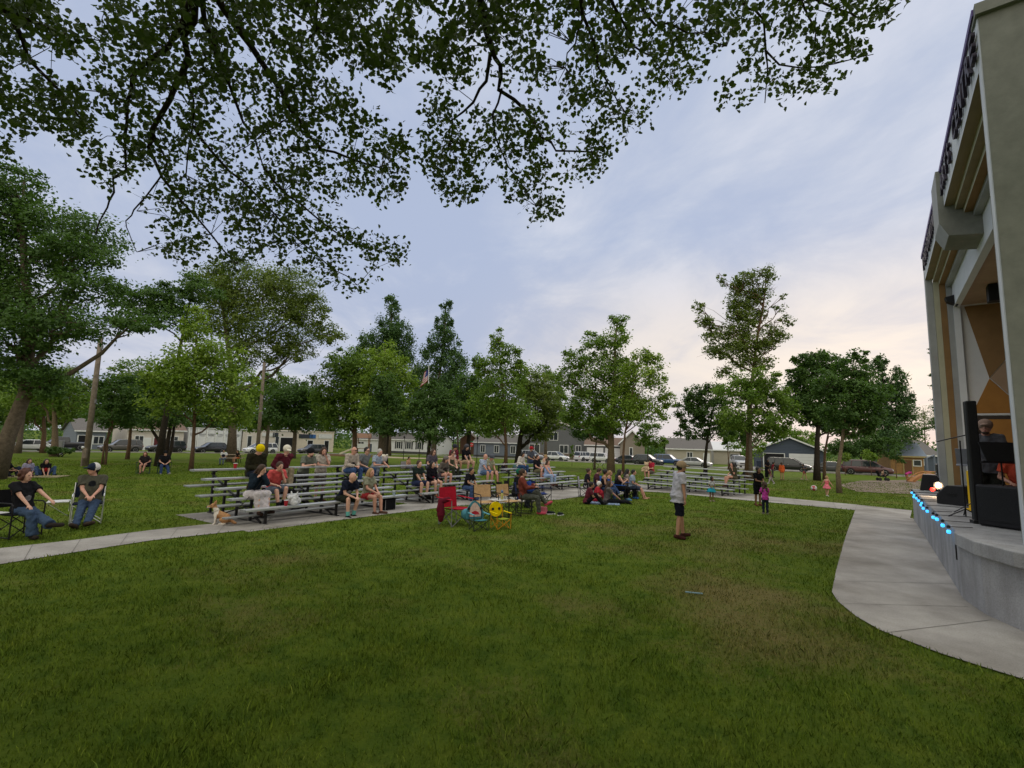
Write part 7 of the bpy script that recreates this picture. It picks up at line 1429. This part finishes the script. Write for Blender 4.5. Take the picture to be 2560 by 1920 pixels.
# two children's chairs with faces on the backs
def kid_chair(p, yaw, label, c1, c2, frame, shark):
    r = camp_chair(p, yaw, c1, label, frame, sc=.62, arm=c2, group=LC)
    for o in kids(r):
        if o.name.startswith('backrest'): bpy.data.objects.remove(o)
    k = .62; x0 = -.25 * k - .07; s = MB(); out = []
    if shark: out = [(-.26, .0), (-.28, .16), (-.22, .36), (-.1, .52), (0, .58), (.1, .52), (.22, .36), (.28, .16), (.26, .0)]
    else: out = [(.21 * math.cos(a), .27 + .25 * math.sin(a)) for a in np.linspace(0, 6.283, 19)[:-1]]
    z0 = .42 * k - .02; out = [(y * .86, z * .74) for y, z in out]; P = [(x0 - .08 * z, y, z0 + z) for y, z in out]; s.extr(P, (0, 0, 0), (-.025, 0, 0)); b = s.build('backrest', cloth(c1 if shark else c2), r)
    if shark:
        s = MB(); s.extr([(x0 - .08 * z + .006, y * .66, z0 + z * .78 + .05) for y, z in out], (0, 0, 0), (-.008, 0, 0)); s.build('belly_patch', cloth('c3a79b'), r)
        s = MB(); s.extr([(x0 + .0, -.12, z0 + .10), (x0, .12, z0 + .10), (x0 - .01, .08, z0 + .16), (x0 - .01, 0, z0 + .19), (x0 - .01, -.08, z0 + .16)], (.008, 0, 0), (-.004, 0, 0)); s.build('mouth_patch', cloth('a32a35'), r)
        ey = [(-.16, .24), (.16, .24)]
    else: ey = [(-.09, .21), (.09, .21)]
    for y, z in ey: s = MB(); s.lathe((x0 - .08 * z + .005, y, z0 + z), [(.035, -.004), (.035, .006)], 12, ax=(1, 0, .08)); s.build('eye_patch', M_black, r)
    return r
kid_chair(G(1196, 1326), R(-62), "small teal child's chair with a pale shark belly on its back", '3f7480', '5a98a6', '202428', True)
kid_chair(G(1251, 1322), R(-58), "small yellow child's chair with round back and lime arms", '8f9a2c', 'd3b800', 'c98512', False)
s = MB(); s.ell((0, 0, .14), (.16, .12, .14)); s.cap((.1, 0, .1), (.2, .05, .05), .06, .05); p = G(1167, 1316); tag(s.build('stuffed_bag', cloth('4c8494'), None, True, loc=p + V((0, 0, .16))), 'pale blue cloth bag hanging beside the teal child chair', 'bag')
for i, (px, py, c) in enumerate(((1377, 1286, '1c2226'), (1401, 1289, '1c2226'))):
    p = G(px, py); r = empty('shoe', p, R(20 + 30 * i), ['dark shoe with white sole on the grass nearer the chairs', 'dark shoe with white sole on the grass farther right'][i], 'shoe', 'loose shoes on the grass'); s = MB(); s.cap((-.08, 0, .06), (.10, 0, .045), .05, .04); s.build('upper', cloth(c), r, True); s = MB(); s.beam((-.13, 0, .015), (.14, 0, .015), .09, .03); s.build('sole', M_signw, r, bevel=.01)
p = G(1356, 1284); r = empty('tote_bag', p, R(-20), 'pink and coral bag on the grass by the chair legs', 'bag'); s = MB(); s.extr([(-.16, -.1, 0), (.16, -.1, 0), (.12, -.06, .2), (-.12, -.06, .2)], (0, 0, 0), (0, .18, 0)); s.build('bag_body', cloth('b0606a'), r, bevel=.02); s = MB(); s.tube([(-.1, 0, .2), (-.06, 0, .34), (.06, 0, .34), (.1, 0, .2)], .012); s.build('strap', cloth('c9a08c'), r)
p = aty(1322, 1218, G(1310, 1282).y - .05); s = MB(); s.ell((0, 0, 0), (.12, .16, .20)); s.ell((.02, 0, -.1), (.15, .18, .14)); tag(s.build('baby_carrier', cloth('26407e'), None, True, loc=p), 'royal blue cloth bundle held against the rust shirt', 'bundle')
p = G(1600, 1240); s = MB(); s.ell((0, 0, .03), (.14, .2, .04)); p = G(1572, 1245); tag(s.build('sandal', cloth('3a78c0'), None, True, loc=p + V((.25, -.2, 0))), 'blue cloth and sandals lying at the feet of the black dress', 'sandals')
# on the bleachers
def cup(b, row, px, label, c='b01822', dy=0):
    P, yaw = bseat(b, row, px); r = empty('cup', P + V((dy * .1, 0, 0)), 0, label, 'cup', 'drink cups on the bleachers'); s = MB(); s.lathe((0, 0, 0), [(.036, 0), (.052, .13), (.055, .132)], 14); s.build('cup_body', mat('cup_' + c, hx(c), .4, 0, .04), r, True); s = MB(); s.lathe((0, 0, .128), [(.052, 0), (.056, .004), (.056, .012), (.05, .012)], 14); s.build('rim', M_signw, r)
cup(0, 4, 590, 'red cup on the top plank near the left end of the first bleacher'); cup(0, 0, 715, 'red cup beside the white bag on the lowest plank'); cup(0, 0, 983, 'clear cup at the right end of the lowest plank of the first bleacher', '9fb0b8')
P, yw = bseat(0, 0, 733); r = empty('plastic_bag', P, .4, 'crumpled white plastic bag on the lowest plank of the first bleacher', 'bag'); rg = random.Random(5); s = MB()
for _ in range(9): s.ell((rg.uniform(-.08, .08), rg.uniform(-.07, .07), rg.uniform(.06, .2)), (rg.uniform(.06, .1), rg.uniform(.06, .1), rg.uniform(.06, .11)), 8, 6)
s.build('bag_body', cloth('b9b9bc', .1), r); s = MB(); s.cap((-.05, 0, .24), (-.07, .02, .33), .03, .015); s.cap((.05, 0, .24), (.08, .01, .32), .03, .015); s.build('handle', cloth('b9b9bc'), r)
p = G(968, 1275); r = empty('cooler_bag', p, BL[0][5] + R(90), 'black cooler bag with light piping on the path', 'bag'); s = MB(); s.box((0, 0, .17), (.42, .27, .34)); s.build('bag_body', cloth('131316'), r, bevel=.025); s = MB()
for x in (-.2, .2): s.tube([(x, -.136, .02), (x, -.136, .32)], .006, 5)
s.build('piping', mat('piping_light', (.35, .35, .36), .6), r); s = MB(); s.tube([(-.12, 0, .34), (-.1, 0, .38), (.1, 0, .38), (.12, 0, .34)], .014); s.build('handle', cloth('131316'), r)
P, yw = bseat(0, 2, 725); r = empty('backpack', P - V((0, 0, .36)), .5, 'black bag lying on a footboard of the first bleacher', 'bag'); s = MB(); s.ell((0, 0, .10), (.24, .16, .12)); s.build('bag_body', cloth('141315'), r, True); s = MB(); s.tube([(-.2, 0, .12), (-.1, .05, .24), (.1, .05, .22), (.22, 0, .1)], .012); s.build('strap', cloth('141315'), r)
P = aty(962, 1146, behind(952, 0, .55)[0].y - .38); r = empty('popcorn_bag', P, .3, 'white bag of popcorn held by the grey haired man', 'bag'); s = MB(); s.lathe((0, 0, -.1), [(.07, 0), (.10, .12), (.11, .18)], 10); s.build('paper_bag', cloth('c0b4b4', .1), r, True); s = MB(); [s.ell((rg.uniform(-.09, .09), rg.uniform(-.09, .09), .08 + rg.uniform(0, .05)), (.035,) * 3, 6, 5) for _ in range(14)]; s.build('popcorn', mat('popcorn', (.66, .6, .5), .8), r, True)
P, yw = bseat(1, 0, 1100); r = empty('handbag', P + V((-.1, .32, -.24)), .3, 'dark maroon handbag under the knees of the black haired woman', 'bag'); s = MB(); s.ell((0, 0, .12), (.17, .11, .13)); s.build('bag_body', cloth('4a2430'), r, True); s = MB(); s.tube([(-.12, 0, .2), (-.05, 0, .34), (.05, 0, .34), (.12, 0, .2)], .012); s.build('strap', cloth('4a2430'), r)
# stuffed bear
P, yw = bseat(3, 2, 1624); q = P + V((math.cos(yw) * .30, math.sin(yw) * .30, .12)); r = empty('stuffed_bear', q, yw, 'cream stuffed bear on the lap of the red shirted person', 'toy'); m = cloth('b39c80', .2)
s = MB(); s.ell((0, 0, .14), (.13, .14, .17)); s.build('torso', m, r, True); s = MB(); s.ell((0, 0, .38), (.12, .12, .12)); s.ell((.10, 0, .355), (.05, .055, .045)); s.build('head', m, r, True)
for y in (-1, 1): s = MB(); s.ell((0, y * .10, .48), (.03, .05, .05)); s.build('ear', m, r, True); s = MB(); s.cap((.02, y * .12, .22), (.12, y * .20, .12), .05, .045); s.build('arm', m, r, True); s = MB(); s.cap((.05, y * .09, .03), (.24, y * .13, .02), .065, .06); s.build('leg', m, r, True)
# ball, glow stick, bicycle
p = G(2035, 1227); o = MB(); o.ell((0, 0, .16), (.16,) * 3, 16, 12); b = o.build('ball', [mat('ball_white', (.6, .58, .58), .5, 0, .05), mat('ball_red', (.4, .05, .07), .5, 0, .05)], None, True, loc=p)
for q in b.data.polygons: q.material_index = int(math.sin(q.center.x * 22) * math.sin(q.center.y * 22 + 1) + .6 * math.sin(q.center.z * 30) > .25)
tag(b, 'white and red ball on the grass left of the pink tutu girl', 'ball')
p = G(1735, 1487); s = MB(); s.cap((-.11, .02, .03), (.11, -.02, .025), .011, .011, 8); o = s.build('glow_stick', mat('stick_pale_blue', (.15, .25, .29), .4), None, True, loc=p); tag(o, 'pale blue plastic stick lying on the lawn', 'stick')
p = gp(1500, 1172); r = empty('bicycle', p, R(-10), 'white framed bicycle leaning at the slim grey trunk', 'bicycle'); mw = mat('bike_white', (.62, .62, .60), .4, 0, .02)
s = MB(); s.tube([(-.05, 0, .30), (.10, 0, .36), (.42, 0, .72)], .028); s.tube([(-.05, 0, .30), (-.18, 0, .82)], .022); s.tube([(-.05, 0, .30), (-.52, 0, .34)], .016); s.tube([(-.15, 0, .68), (-.52, 0, .34)], .014); s.build('frame', mw, r, True)
s = MB(); s.tube([(.40, 0, .80), (.58, 0, .34)], .020); s.build('fork', mw, r, True); s = MB(); s.tube([(.40, 0, .75), (.36, 0, 1.08), (.30, -.22, 1.12), (.20, -.28, 1.1)], .014); s.tube([(.36, 0, 1.08), (.30, .22, 1.12), (.20, .28, 1.1)], .014); s.build('handlebar', mw, r, True); s = MB(); s.ell((-.19, 0, .86), (.14, .09, .04)); s.build('saddle', M_black, r, True); s = MB(); s.box((-.55, 0, .78), (.3, .2, .16)); s.build('basket', M_black, r)
for x in (-.52, .58):
    s = MB(); n = 22; s.tube([(x + .33 * math.cos(a), 0, .34 + .33 * math.sin(a)) for a in np.linspace(0, 6.283, n)], .02, 6, cap=False); w_ = s.build('wheel', M_tyre, r, True); s = MB()
    for a in np.linspace(0, 3.1416, 9): s.tube([(x + .32 * math.cos(a), 0, .34 + .32 * math.sin(a)), (x - .32 * math.cos(a), 0, .34 - .32 * math.sin(a))], .003, 3)
    s.build('spokes'.replace('spokes', 'spoke_set'), M_rim, w_)
# ------------------------------------------------------------------ the dog and its leash
def dog():
    p = G(552, 1311); yaw = R(200); m_t = mat('fur_tan', (.36, .19, .085), .9, 0, .25, 30, .5); m_w = mat('fur_white', (.62, .57, .50), .9, 0, .12, 30, .5); b = MB()
    b.ell((-.16, 0, .17), (.17, .13, .15)); b.cap((-.15, 0, .22), (.12, 0, .36), .14, .115); b.ell((.13, 0, .33), (.115, .11, .14))
    b.cap((.13, 0, .40), (.22, 0, .56), .09, .075); b.ell((.27, 0, .62), (.10, .085, .085)); b.cap((.33, 0, .60), (.46, .0, .575), .05, .032); b.ell((.47, 0, .585), (.018, .02, .016))
    for y in (-1, 1):
        b.extr([(.22, y * .035, .68), (.25, y * .095, .67), (.20, y * .10, .655), (.19, y * .075, .815)], (0, 0, 0), (-.03, 0, 0)) if 0 else b.tube([(.23, y * .06, .66), (.215, y * .075, .74), (.205, y * .085, .80)], [.045, .032, .006], 8)
        b.cap((.15, y * .075, .30), (.17, y * .08, .14), .052, .034); b.cap((.17, y * .08, .14), (.175, y * .08, .045), .032, .026); b.ell((.20, y * .08, .025), (.05, .032, .025))
        b.cap((-.18, y * .10, .17), (-.02, y * .15, .17), .11, .06); b.cap((-.02, y * .15, .16), (-.14, y * .15, .05), .05, .032); b.cap((-.14, y * .15, .035), (.03, y * .155, .03), .033, .03)
    b.tube([(-.31, 0, .10), (-.42, .05, .05), (-.50, .14, .05)], [.05, .05, .015], 8)
    def pf(c):
        x, y, z = c[:, 0], c[:, 1], c[:, 2]; i = np.zeros(len(c), int)
        i[(x > .13) & (z < .5) | (z < .07) & (x > -.3) | (x > .36) & (z < .585) | (np.abs(x - .17) < .09) & (z > .34) & (z < .56)] = 1
        i[(x > .453) & (z > .56)] = 2
        for s_ in (-1, 1): i[np.linalg.norm(c - np.array((.335, s_ * .062, .645)), axis=1) < .02] = 2
        return i
    o = job(b, 'dog', [m_t, m_w, M_black], None, .013, 1, pf); o.location = p; o.scale = (.7,) * 3; o.rotation_euler = (0, 0, yaw); tag(o, 'tan and white dog sitting on the grass at the bleacher end', 'dog')
    c = MB(); c.lathe((.165, 0, .46), [(.092, -.015), (.098, 0), (.092, .015)], 16, ax=(.45, 0, .85)); c.build('collar', cloth('b9b4a8'), o, True)
    mw = Matrix.Translation(p) @ Matrix.Rotation(yaw, 4, 'Z') @ Matrix.Scale(.7, 4); a = mw @ V((.10, 0, .44)); P, yw = bseat(0, 1, 640); e = P + V((math.cos(yw) * .34, math.sin(yw) * .34, .52))
    L_pts = [a.lerp(e, t) - V((0, 0, .35 * math.sin(math.pi * t) * (1 - .4 * t))) for t in np.linspace(0, 1, 12)]
    s = MB(); s.tube(L_pts, .009, 6); tag(s.build('leash', M_black, None, True), 'dark leash running from the long haired woman to the dog', 'leash')
JOBS.clear(); dog(); run_jobs()
grass()
print('objects', len(bpy.data.objects))
